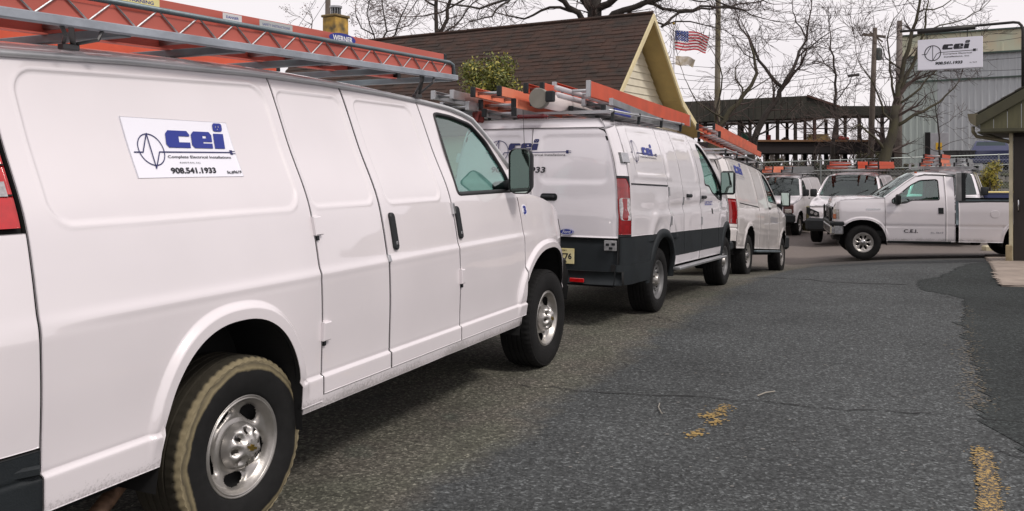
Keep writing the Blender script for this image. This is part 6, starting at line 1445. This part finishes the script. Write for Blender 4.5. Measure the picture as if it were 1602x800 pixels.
def limb_tree(label, Y, limbs, seed, maxd=3, bark=None, twig=None, trunk_n=1, minr=.007, dens=1.0, buds=None, base=None, grav=.02, tl=.9, dz=2.0, tw=1.0):
    """limbs: list of ([(px, py)...], radius0, radius1): main forks given as directions seen from the yard, set at real depth with their own spread front to back"""
    r = np.random.default_rng(seed); first = limbs[0][0][0]; bx, bz = xpx(first[0], Y), zpx(first[1], Y) if base is None else base
    t = empty('bare_tree', (bx, Y, bz), label=label, cat='tree'); O = np.array([bx, Y, bz]); VT, FT, VB, FB, tips = [], [], [], [], []
    ends = {}
    for li, (pl, r0, r1) in enumerate(limbs):
        k = len(pl); P = []
        start = ends.get(pl[0], 0.0); dirn = r.uniform(-1, 1) * dz if li >= trunk_n else 0
        for i, (px, py) in enumerate(pl):
            dy = start + dirn * (i / max(1, k - 1)); Yy = Y + dy; P.append(np.array([xpx(px, Yy), Yy, zpx(py, Yy)])); ends.setdefault((px, py), dy)
        # resample with slight wander
        Q = [P[0]]
        for i in range(k - 1):
            n_ = max(2, int(np.linalg.norm(P[i + 1] - P[i]) / .35))
            for j in range(1, n_ + 1): Q.append(P[i] * (1 - j / n_) + P[i + 1] * j / n_ + (r.normal(0, .035, 3) if j < n_ else 0))
        rad = np.linspace(r0, r1, len(Q)); m = MB(); m.tube([q - O for q in Q], list(rad), 7 if r0 > .06 else 5)
        b = len(VT); VT += m.v; FT += [tuple(i + b for i in f) for f in m.f]
        ln_tot = sum(np.linalg.norm(Q[i + 1] - Q[i]) for i in range(len(Q) - 1)); nb = max(1, int(ln_tot * 2.2 * dens))
        for q in range(nb):
            i = int(r.integers(max(1, len(Q) // 5) if li < trunk_n else 1, len(Q))); dd = Q[i] - Q[i - 1]; dd = dd / (np.linalg.norm(dd) + 1e-9); ax = r.normal(0, 1, 3); ax -= ax @ dd * dd; ax /= np.linalg.norm(ax) + 1e-9
            nd = dd * .6 + ax * .8; nd /= np.linalg.norm(nd); grow(VB, FB, r, Q[i] - O, nd, tl * r.uniform(.6, 1.3), max(minr * 1.5, rad[i] * r.uniform(.25, .5) * tw), 0, maxd - 1, .6, grav, 4, minr, 3, tips)
        dd = Q[-1] - Q[-2]; dd = dd / (np.linalg.norm(dd) + 1e-9); grow(VB, FB, r, Q[-1] - O, dd, tl * 1.4, r1, 0, maxd, .55, grav, 4, minr, 4, tips)
    pyd('trunk', VT, FT, bark or BARK, t, True); tag(pyd('branches', VB, FB, twig or TWIG, t), kind='stuff')
    if buds:
        V = []; F = []
        for q in tips:
            for _ in range(buds):
                c = q + r.normal(0, .09, 3); s_ = r.uniform(.012, .034); b = len(V); a = r.normal(0, 1, 3); a /= np.linalg.norm(a); u = np.cross(a, (0, .3, 1)); u /= np.linalg.norm(u); V += [c + a * s_, c + u * s_, c - a * s_ * .9, c - u * s_]; F.append((b, b + 1, b + 2, b + 3))
        tag(pyd('buds', V, F, BUDS, t), kind='stuff')
    return t
limb_tree('very large bare tree with spreading black limbs behind the house ridge', 34, [
    ([(925, 230), (927, 60), (930, 18), (928, -60)], .36, .26), ([(927, 60), (960, 22), (1010, 4), (1080, -18), (1130, -30)], .15, .06),
    ([(927, 60), (905, 20), (870, -5), (845, -40)], .14, .08), ([(930, 18), (985, -20), (1040, -40)], .16, .09), ([(930, 18), (890, -25), (850, -50)], .16, .09),
    ([(905, 20), (860, 12), (820, 30), (790, 24)], .07, .03), ([(870, -5), (800, -4), (750, 14), (700, 6)], .08, .03), ([(1010, 4), (1060, 18), (1110, 10), (1165, 16)], .07, .03),
    ([(1035, 42), (1062, 20), (1120, 12), (1180, 4)], .06, .03), ([(960, 22), (1000, 24), (1040, 40), (1080, 34), (1120, 44)], .055, .02), ([(1080, -18), (1140, 10), (1190, 28)], .05, .02), ([(1080, -18), (1150, -10), (1200, 4)], .05, .02),
    ([(845, -40), (790, -20), (740, -8), (690, 20), (660, 26)], .07, .025), ([(800, -4), (770, 26), (735, 34)], .05, .02), ([(1010, 4), (1045, -14), (1090, 2), (1140, -4)], .05, .02)], 11, maxd=3, tl=.95, minr=.007, dens=.65, dz=2.5)
limb_tree('bare tree with two straight stems behind the left half of the house roof', 38, [([(683, 240), (684, 60), (682, 10), (684, -30)], .12, .08), ([(684, 60), (700, 30), (702, -30)], .09, .07), ([(682, 10), (650, -10), (620, -20)], .05, .03), ([(684, 60), (722, 30), (740, 5), (762, -10)], .05, .02), ([(702, -30), (670, -20), (640, 20)], .04, .02)], 21, maxd=3, tl=.85, minr=.0065, dz=1.5)
limb_tree('slender budding tree right of the chimney, thin crooked stems', 32, [([(592, 240), (590, 80), (585, 55), (574, 20), (580, -10)], .05, .02), ([(590, 80), (605, 50), (600, 20), (598, -10)], .04, .02), ([(590, 80), (618, 55), (628, 25), (640, 0)], .04, .015), ([(585, 55), (566, 45), (556, 20), (560, -5)], .03, .012), ([(605, 50), (640, 40), (664, 10)], .025, .012)], 31, maxd=3, buds=4, tl=.6, minr=.006, dens=1.1)
limb_tree('small bare twigs standing left of the chimney', 34, [([(480, 240), (484, 60), (488, 40)], .03, .02), ([(488, 40), (478, 34)], .02, .01)], 33, maxd=2, buds=3, tl=.4, minr=.006, dens=.2)
limb_tree('bare leaning tree with pale base beside the lichened pole', 33, [([(1108, 258), (1116, 208), (1134, 187), (1162, 150), (1184, 115), (1175, 72)], .15, .04), ([(1116, 208), (1124, 160), (1130, 120), (1122, 95)], .05, .02), ([(1162, 150), (1150, 110), (1158, 95)], .04, .015), ([(1134, 187), (1090, 160), (1075, 130)], .04, .015), ([(1162, 150), (1200, 125), (1215, 118)], .03, .012)], 41, maxd=3, bark=BARKG, tl=.8, dens=.9, minr=.0065)
limb_tree('bare forked tree rising above the middle of the shed roof', 37, [([(1170, 262), (1180, 218), (1194, 187), (1219, 150), (1224, 137)], .17, .10), ([(1224, 137), (1205, 118), (1187, 95), (1175, 66), (1168, 50)], .09, .03), ([(1224, 137), (1240, 110), (1248, 90), (1262, 62), (1268, 20)], .09, .03), ([(1248, 90), (1270, 72), (1300, 50)], .04, .02), ([(1262, 62), (1245, 35), (1240, 10)], .04, .02), ([(1187, 95), (1165, 85), (1150, 62)], .03, .015), ([(1256, 76), (1290, 76), (1305, 82)], .03, .012), ([(1180, 218), (1210, 200), (1225, 188)], .05, .02)], 51, maxd=3, tl=.85, dens=1.0, minr=.0065)
limb_tree('thin crooked bare tree between the forked tree and the transformer pole', 38, [([(1302, 262), (1304, 215), (1306, 160), (1308, 118), (1300, 60)], .10, .03), ([(1308, 118), (1290, 100), (1278, 82)], .03, .015), ([(1306, 160), (1330, 130), (1340, 100)], .03, .015)], 61, maxd=3, tl=.7, minr=.007)
limb_tree('big many-stemmed bare tree with mossy trunk in front of the grey metal building', 36, [
    ([(1376, 275), (1386, 240), (1398, 200), (1402, 165)], .26, .17), ([(1402, 165), (1412, 110), (1425, 60), (1436, 20), (1440, -20)], .12, .04), ([(1402, 165), (1418, 118), (1432, 92), (1446, 50), (1452, 5)], .09, .03), ([(1398, 200), (1430, 180), (1470, 160), (1500, 128)], .08, .02),
    ([(1402, 165), (1440, 138), (1456, 118), (1480, 100)], .06, .02), ([(1398, 200), (1380, 165), (1366, 130), (1345, 100)], .06, .02), ([(1402, 165), (1392, 110), (1388, 60), (1398, 30)], .06, .02), ([(1425, 60), (1470, 40), (1510, 30), (1545, 5)], .04, .015), ([(1386, 240), (1368, 215), (1345, 195), (1330, 205)], .07, .02), ([(1386, 240), (1366, 238), (1350, 225)], .05, .02), ([(1436, 20), (1475, 10), (1500, -10)], .04, .015), ([(1412, 110), (1385, 90), (1372, 60)], .04, .015)], 71, maxd=3, bark=BARKG, tl=.85, dens=1.0, minr=.007, dz=1.4)
limb_tree('slim leafless sapling in front of the grey metal wall', 36, [([(1471, 262), (1468, 200), (1464, 175), (1460, 150)], .05, .012), ([(1470, 232), (1490, 222), (1515, 216)], .016, .008), ([(1470, 238), (1450, 230), (1436, 226)], .016, .008), ([(1468, 200), (1486, 190), (1500, 178)], .014, .008), ([(1468, 195), (1450, 180), (1442, 172)], .014, .008), ([(1464, 175), (1480, 150), (1486, 142)], .012, .006)], 81, maxd=2, tl=.45, minr=.006, dens=.8)
limb_tree('low tangle of bare stems at the left foot of the big mossy tree', 37, [([(1340, 262), (1335, 235), (1315, 205)], .04, .015), ([(1340, 262), (1348, 230), (1350, 195), (1342, 178)], .04, .015), ([(1340, 262), (1360, 240), (1372, 200)], .04, .015), ([(1335, 235), (1300, 225), (1285, 218)], .03, .01)], 83, maxd=3, tl=.6, dens=1.2, minr=.006)
# far-off leafless wood behind the shed
r = np.random.default_rng(9); V = []; F = []
for i in range(420):
    x = r.uniform(4, 70); Y_ = r.uniform(80, 105); h_ = r.uniform(.9, 1.5); grow(V, F, r, np.array([x, Y_, TZ]), np.array([0, 0, 1.0]), h_, r.uniform(.07, .16), 0, 1, .4, .1, 4, .03, 3)
tag(pyd('far_wood', V, F, mat('far_bark', (.10, .085, .075), .9)), 'far-off leafless wood seen under the shed deck', kind='stuff')

# scrub on the terrace edge and a leafy shrub by the house
def leafy(name, c, rx, ry, rz_l, n, size, mats, label, seed, cat='shrub', lobes=9, stem=True, ground=None):
    r = np.random.default_rng(seed); t = empty(name, (c[0], c[1], ground if ground is not None else c[2] - rz_l), label=label, cat=cat); O = np.array(t.location)
    L0 = [np.array(c) + r.uniform(-1, 1, 3) * np.array([rx, ry, rz_l]) * .62 for _ in range(lobes)]; LR = [r.uniform(.30, .52) * min(rx, rz_l) for _ in L0]
    V = []; F = []; mi = []
    for i in range(n):
        k = r.integers(lobes); d = r.normal(0, 1, 3); d /= np.linalg.norm(d); p = L0[k] + d * LR[k] * r.uniform(.55, 1.12) - O
        a = r.normal(0, 1, 3); a[2] += .4; a /= np.linalg.norm(a); u = np.cross(a, d + .01); u /= np.linalg.norm(u) + 1e-9; s_ = size * r.uniform(.6, 1.35); b = len(V)
        V += [p - a * s_, p + u * s_ * .42, p + a * s_, p - u * s_ * .42]; F.append((b, b + 1, b + 2, b + 3)); mi.append(0 if r.random() < .55 + .3 * (d[2] < 0) else (1 if r.random() < .6 else 2))
    tag(pyd('foliage', V, F, mats, t, False, mi), kind='stuff')
    if stem:
        VB = []; FB = []; base = O.copy()
        for k in range(lobes):
            q = L0[k]; m = MB(); m.tube([(0, 0, 0), tuple((q - base) * .5 + r.normal(0, .06, 3)), tuple(q - base)], [.04, .025, .01], 5); b = len(VB); VB += m.v; FB += [tuple(i + b for i in f) for f in m.f]
        pyd('stems', VB, FB, BARK, t, True)
    return t
LG = [mat('leaf_olive', (.15, .16, .028), .55, var=.3, vs=3), mat('leaf_green', (.10, .13, .025), .5), mat('leaf_yellow', (.36, .31, .045), .5)]
leafy('leafy_shrub', (-.52, 17.6, 3.25), .88, .6, .66, 5600, .038, LG, 'olive green leafy shrub between the second van and the house roof', 5, lobes=24, ground=-.3)
LS = [mat('scrub_green', (.06, .065, .025), .8), mat('scrub_brown', (.10, .075, .045), .8), mat('scrub_pale', (.17, .15, .08), .8)]
leafy('scrub_bush', (xpx(1552, 33), 33.5, 1.1), .75, .5, .75, 2600, .05, [mat('leaf_yellow', (.24, .20, .035)), LS[2], LG[1]], 'yellow-green bush behind the bed of the pickup', 15, lobes=10, ground=-.5)
for i, (px, w_, h_) in enumerate(((1215, 1.2, .35), (1300, 1.5, .3), (1365, 1.4, .5), (1245, 1.1, .25), (1415, .8, .25))):
    leafy('scrub_bush', (xpx(px, 38), 38.5 + .4 * (i % 2), TZ + h_ * .9), w_, .5, h_, 1300, .05, LS, ('low brown scrub bush behind the fence, leftmost of five', 'low brown scrub bush behind the fence, third from the left', 'tallest brown scrub bush behind the fence at the foot of the mossy tree', 'low brown scrub bush behind the fence, second from the left', 'low brown scrub bush behind the fence beside the metal building corner')[i], 40 + i, lobes=8, ground=TZ)

# ------------------------------------------------------------------ blue car up on the terrace, bins
def blue_car():
    Y = 39.5; x0 = xpx(1550, Y); t = empty('parked_car', (x0, Y, TZ + .0), label='dark blue car on the upper terrace at the right, seen from behind', cat='car'); bl = mat('navy_car_paint', (.014, .022, .085), .3, coat=1)
    z0 = .45; m = MB()
    def ring(x, ws): return [(-w_, x, z) for w_, z in ws] + [(w_, x, z) for w_, z in ws[::-1]]
    secs = [(0, [(.70, .30), (.82, .38), (.86, .6), (.84, .88), (.80, .95)]), (.25, [(.72, .28), (.86, .36), (.90, .6), (.88, .92), (.70, 1.15)]), (.6, [(.72, .28), (.88, .36), (.91, .6), (.88, .95), (.62, 1.40)]), (1.6, [(.72, .28), (.88, .36), (.91, .6), (.88, .95), (.62, 1.48)]), (2.5, [(.72, .28), (.88, .36), (.91, .6), (.88, .95), (.60, 1.40)]), (3.3, [(.72, .28), (.88, .36), (.90, .6), (.87, .94), (.75, .99)]), (4.2, [(.66, .30), (.80, .36), (.82, .6), (.78, .78), (.70, .84)])]
    k = 10; V = []
    for y_, ws in secs: V += ring(y_, ws)
    F = [(a * k + i, a * k + (i + 1) % k, (a + 1) * k + (i + 1) % k, (a + 1) * k + i) for a in range(len(secs) - 1) for i in range(k)] + [tuple(range(k)), tuple((len(secs) - 1) * k + i for i in range(k))[::-1]]
    o = pyd('body', V, F, bl, t, True); ortho_smooth(o, 30)
    g = pyd('rear_window', [(-.66, .20, 1.0), (.66, .20, 1.0), (.55, .50, 1.34), (-.55, .50, 1.34)], [(0, 1, 2, 3)], mat('dark_window', (.03, .05, .055), .1), t)
    g.location = (0, -.05, .02)
    m = MB(); m.box(-.84, .84, -.10, .05, .34, .56, .05); m.done('bumper', bl, t)
    for s_ in (-1, 1):
        m = MB(); m.box(s_ * .80 - .09, s_ * .80 + .09, -.03, .08, .66, .90, .03); m.done('tail_light', mat('dim_lens', (.25, .2, .2), .2), t)
        for yy2 in (.75, 3.4): m = MB(); m.lathe([(0, 0), (.2, 0), (.31, .02), (.32, .2), (0, .2)], 20, T3(s_ * .72 - (.1 if s_ > 0 else -.1) * 0, yy2, .31, rz=R_(90) * s_)); m.done('wheel', RUBBER, t)
    return t
bc = blue_car(); bc.rotation_euler = (0, 0, R_(-29)); bc.location.z = TZ + .05
def crate_thing(name, px0, px1, py0, py1, Y, dep, m_, label, cat, c=.03, slats=0):
    x0, x1, z0, z1 = xpx(px0, Y), xpx(px1, Y), zpx(py1, Y), zpx(py0, Y); t = empty(name, ((x0 + x1) / 2, Y, z0), label=label, cat=cat); w_ = (x1 - x0) / 2; h_ = z1 - z0
    m = MB(); m.box(-w_, w_, 0, dep, 0, h_, c); m.done('body', m_, t); m = MB(); m.box(-w_ - .03, w_ + .03, -.03, dep + .03, h_ - .04, h_ + .02, .01); m.done('rim', m_, t)
    for i in range(slats): m = MB(); m.box(-w_ + 2 * w_ * (i + .4) / slats, -w_ + 2 * w_ * (i + .6) / slats, -.03, 0, .02, h_ - .06, .005); m.done('rib', m_, t)
    return t
crate_thing('dumpster', 1497, 1526, 236, 247.5, 38.5, 1.2, mat('black_bin', (.02, .02, .022), .6), 'black steel bin on the terrace left of the blue car', 'bin', slats=5)
crate_thing('waste_bin', 1262, 1271, 324, 362, 31.5, .5, mat('olive_yellow_bin', (.20, .18, .07), .7, var=.4, vs=4), 'olive yellow bin standing between the two nose-out vans', 'bin', slats=3)
m = MB(); x0, x1 = xpx(1542, 27), xpx(1600, 27); m.box(x0, x1, 27, 29, gz(x0, 27), zpx(302, 27), .08); m.box(x0, x1, 26.96, 27.05, zpx(302, 27), zpx(299.5, 27), .01)
bt = empty('open_trailer', (x0, 27, gz(x0, 27)), label='dark blue open trailer with yellow top rail behind the pickup bed', cat='trailer')
m = MB(); m.box(0, x1 - x0, 0, 2, .4, zpx(302, 27) - gz(x0, 27), .06); m.done('body', mat('trailer_blue', (.02, .03, .10), .5), bt); m = MB(); m.box(-.03, x1 - x0, -.04, .03, zpx(302, 27) - gz(x0, 27), zpx(299.5, 27) - gz(x0, 27), .01); m.done('top_rail', mat('rail_yellow', (.75, .62, .25), .5), bt)
for q in (.5, 1.4): m = MB(); m.lathe([(0, 0), (.2, 0), (.3, .02), (.3, .18), (0, .18)], 20, Matrix.Translation((q, -.05 + .0, .3))); m.done('wheel', RUBBER, bt)

# ------------------------------------------------------------------ loads on the other vans' racks
def hang(van, ladder_o, x, y, z, rx=0, ry=0, rz=0): ladder_o.rotation_euler = (rx, ry, rz); on(van, ladder_o, x, y, z); return ladder_o
z2 = lambda x: float(B2.top(x)) + .175
ZB = float(B2.top(0)) + .19
# second van
l = ladder('extension_ladder', 4.1, .42, .165, ORANGE, two=False, label='bright orange deep-railed ladder highest on the right side of the clad van', capm=ALU, group='orange ladders on van roofs'); hang(van2, l, -.9, -.26, ZB + .065)
l = ladder('extension_ladder', 4.3, .42, .095, PINKOR, two=True, label='faded salmon ladder overhanging the tail of the clad van at its left', group='orange ladders on van roofs'); hang(van2, l, -1.28, .42, ZB - .07)
l = ladder('step_ladder', 2.7, .40, .075, ALU, two=False, label='aluminium step ladder with blue sticker lying low on the clad van rack', capm=BLACKPL, step=True, group='aluminium ladders on the clad van'); hang(van2, l, -.85, -.42, ZB - .10, rz=-.03)
m = MB(); m.box(.25, .75, -.216, -.207, .008, .068, .001); o = m.done('sticker', BLUEINK, l)
l = ladder('step_ladder', 2.6, .34, .07, ALU, two=False, label='second aluminium ladder, just below the bright orange ladder on the clad van', capm=ALU, step=True, group='aluminium ladders on the clad van'); hang(van2, l, -.70, -.48, ZB - .01, rz=.03, ry=.02)
l = ladder('straight_ladder', 3.6, .38, .08, ALU, two=False, label='third aluminium ladder, under the salmon ladder on the clad van', capm=BLACKPL, group='aluminium ladders on the clad van'); hang(van2, l, -1.35, .36, ZB - .16)
tb = empty('conduit_tube', label='white conduit tube with round grey end cap on the clad van', cat='tube'); m = MB(); m.tube([(0, 0, 0), (3.0, 0, 0)], .085, 24, cap=False); m.done('pipe', mat('pvc_white', (.68, .62, .60), .4), tb, True)
m = MB(); m.lathe([(0, -.02), (.098, -.02), (.103, -.014), (.103, .05), (.086, .05)], 28, Matrix.Rotation(R_(-90), 4, 'Z')); m.done('end_cap', mat('cap_grey', (.23, .215, .18), .6, var=.2, vs=9), tb, False); m = MB(); m.box(-.03, .03, -.17, -.08, -.04, .07, .01); m.done('latch', BLACKPL, tb)
hang(van2, tb, -1.42, -.13, ZB + .0)
for i, (yy3, zz3, lab) in enumerate(((-.19, .14, 'upper pale pipe end lying beside the orange ladder on the clad van'), (-.20, .07, 'lower pale pipe end lying beside the orange ladder on the clad van'))):
    m = MB(); m.tube([(0, 0, 0), (2.2, 0, 0)], .028, 12); o = m.done('pipe', mat('grey_pvc', (.50, .48, .50), .4), None, True); tag(o, lab, 'pipe', 'pipes on the clad van'); hang(van2, o, -1.12, yy3, ZB + zz3)
l = ladder('short_ladder', 1.1, .30, .10, ORANGE, two=True, label='short orange ladder end behind the pipes on the clad van', group='orange ladders on van roofs'); hang(van2, l, -.98, .02, ZB - .02)
rg = MB(); r = np.random.default_rng(2)
for i in range(7): rg.box(-.04, .04, -.015, .015, -.09, .03, .01, T3(i * .02, r.uniform(-.07, .07), 0, rz=r.uniform(0, 3), rx=r.uniform(-.5, .5)))
l = ladder('straight_ladder', 4.0, .34, .085, ALU, two=True, label='silver ladder at the far left edge of the clad van rack, its end overhanging', capm=ALU, group='aluminium ladders on the clad van'); hang(van2, l, -1.5, .80, ZB - .10)
o = rg.done('red_rag', mat('red_rag', (.16, .03, .025), .9)); tag(o, 'dark red rag hanging under the ladders at the left of the clad van', 'rag'); hang(van2, o, -1.30, .66, ZB - .13)
# third van
ZC = (float(B3.top(0)) + .165) * 1.075
l = ladder('extension_ladder', 3.7, .42, .11, ORANGE2, two=True, label='orange ladder on the third van, its right rail facing the yard', group='orange ladders on van roofs'); hang(van3, l, -.95, -.42, ZC + .14)
l = ladder('extension_ladder', 3.9, .40, .10, ALU, two=True, label='grey aluminium ladder on the left of the third van', group='aluminium ladders on the third van'); hang(van3, l, -1.35, .35, ZC - .02)
# the three vans at the back
def rear_load(van, B, items):
    zt2 = float(B.top(0)) + .16; roof_rack(van, -.9, 1.9, .72, lambda x: float(B.top(x)) + .05, 4, h=.09)
    for (nm, L2, W2, mt, x, y, dz_, lab, two) in items: l = ladder('extension_ladder', L2, W2, .11, mt, two=two, label=lab, group='ladders on the vans at the back'); hang(van, l, x, y, zt2 + dz_, rz=.0)
rear_load(vanA, BA, [('l', 4.2, .44, PINKOR, -1.6, -.40, 0, 'pale pink ladder on the right side of the leftmost van at the back', True), ('l', 4.0, .42, ALU, -1.5, .30, 0, 'grey ladder on the left side of the leftmost van at the back', True)])
rear_load(vanB, BB, [('l', 4.4, .95, ORANGE, -1.6, -.25, .02, 'wide bright orange ladder above the screen of the long-nosed van', True), ('l', 4.0, .40, ORANGE, -1.4, .62, .02, 'narrow orange ladder on the left side of the long-nosed van', True)])
rear_load(vanC, BC, [('l', 4.4, .60, PINKOR, -1.6, -.35, 0, 'salmon ladder low on the van behind the pickup', True), ('l', 4.2, .50, ORANGE, -1.5, -.30, .25, 'red-orange ladder topmost on the van behind the pickup', False), ('l', 4.0, .40, ALU, -1.5, .45, 0, 'silver ladder on the left of the van behind the pickup', True)])
# slotted aluminium front plate of the rack on the van behind the pickup
rc = [c for c in children(vanC) if c.name.startswith('roof_rack')][0]; zt5 = float(BC.top(2)) + .10
m = MB(); m.beam((2.05, -1.0, zt5), (2.05, 1.0, zt5), .04, .025); m.beam((2.05, -1.0, zt5 + .15), (2.05, 1.0, zt5 + .15), .04, .025)
for q in range(9): m.box(2.035, 2.065, -1.0 + q * .2425, -1.0 + q * .2425 + .06, zt5 + .01, zt5 + .14)
m.done('slotted_plate', ALU, rc)
# stickers on the near ladder
def stick(x0, x1, z0, z1, m_, txt=None, nm='warning_label'):
    x0 -= .22; x1 -= .22; z0 = .092; z1 = .135
    m = MB(); m.box(x0, x1, -.2345, -.2328, z0, z1, 0); o = m.done(nm, m_, lad)
    if txt: v, f = txt; pyd('label_print', [(x0 + a, -.2350, z0 + b) for a, b in v], f, BLUEINK, o)
stick(4.30 - .60, 4.50 - .60, .098, .160, mat('sticker_yellow', (.75, .68, .30), .5), join2([fit_text('WARNING', .03, .17, .018, .032, .02)]))
stick(4.86 - .60, 4.98 - .60, .098, .160, mat('sticker_white', (.66, .66, .66), .5), join2([fit_text('DANGER', .02, .10, .02, .032, .02)])); stick(5.10 - .60, 5.34 - .60, .098, .158, mat('sticker_grey', (.45, .47, .46), .5), join2([fit_text('SAFETY INSTRUCTIONS', .02, .22, .018, .03, .0)]))
ov = [(.12 + .12 * math.cos(a), .03 + .03 * math.sin(a)) for a in np.linspace(0, 2 * math.pi, 28, endpoint=False)]
m = MB(); m.prism([(p[0], p[1]) for p in ov], -.2345, -.2328, lambda u, v, d: (4.82 + u, d, .085 + v)); o = m.done('maker_emblem', BLUEINK, lad); v, f = fit_text('WERNER', .03, .21, .015, .045, .03); pyd('emblem_print', [(4.82 + a, -.2355, .085 + b) for a, b in v], f, LWHITE, o)
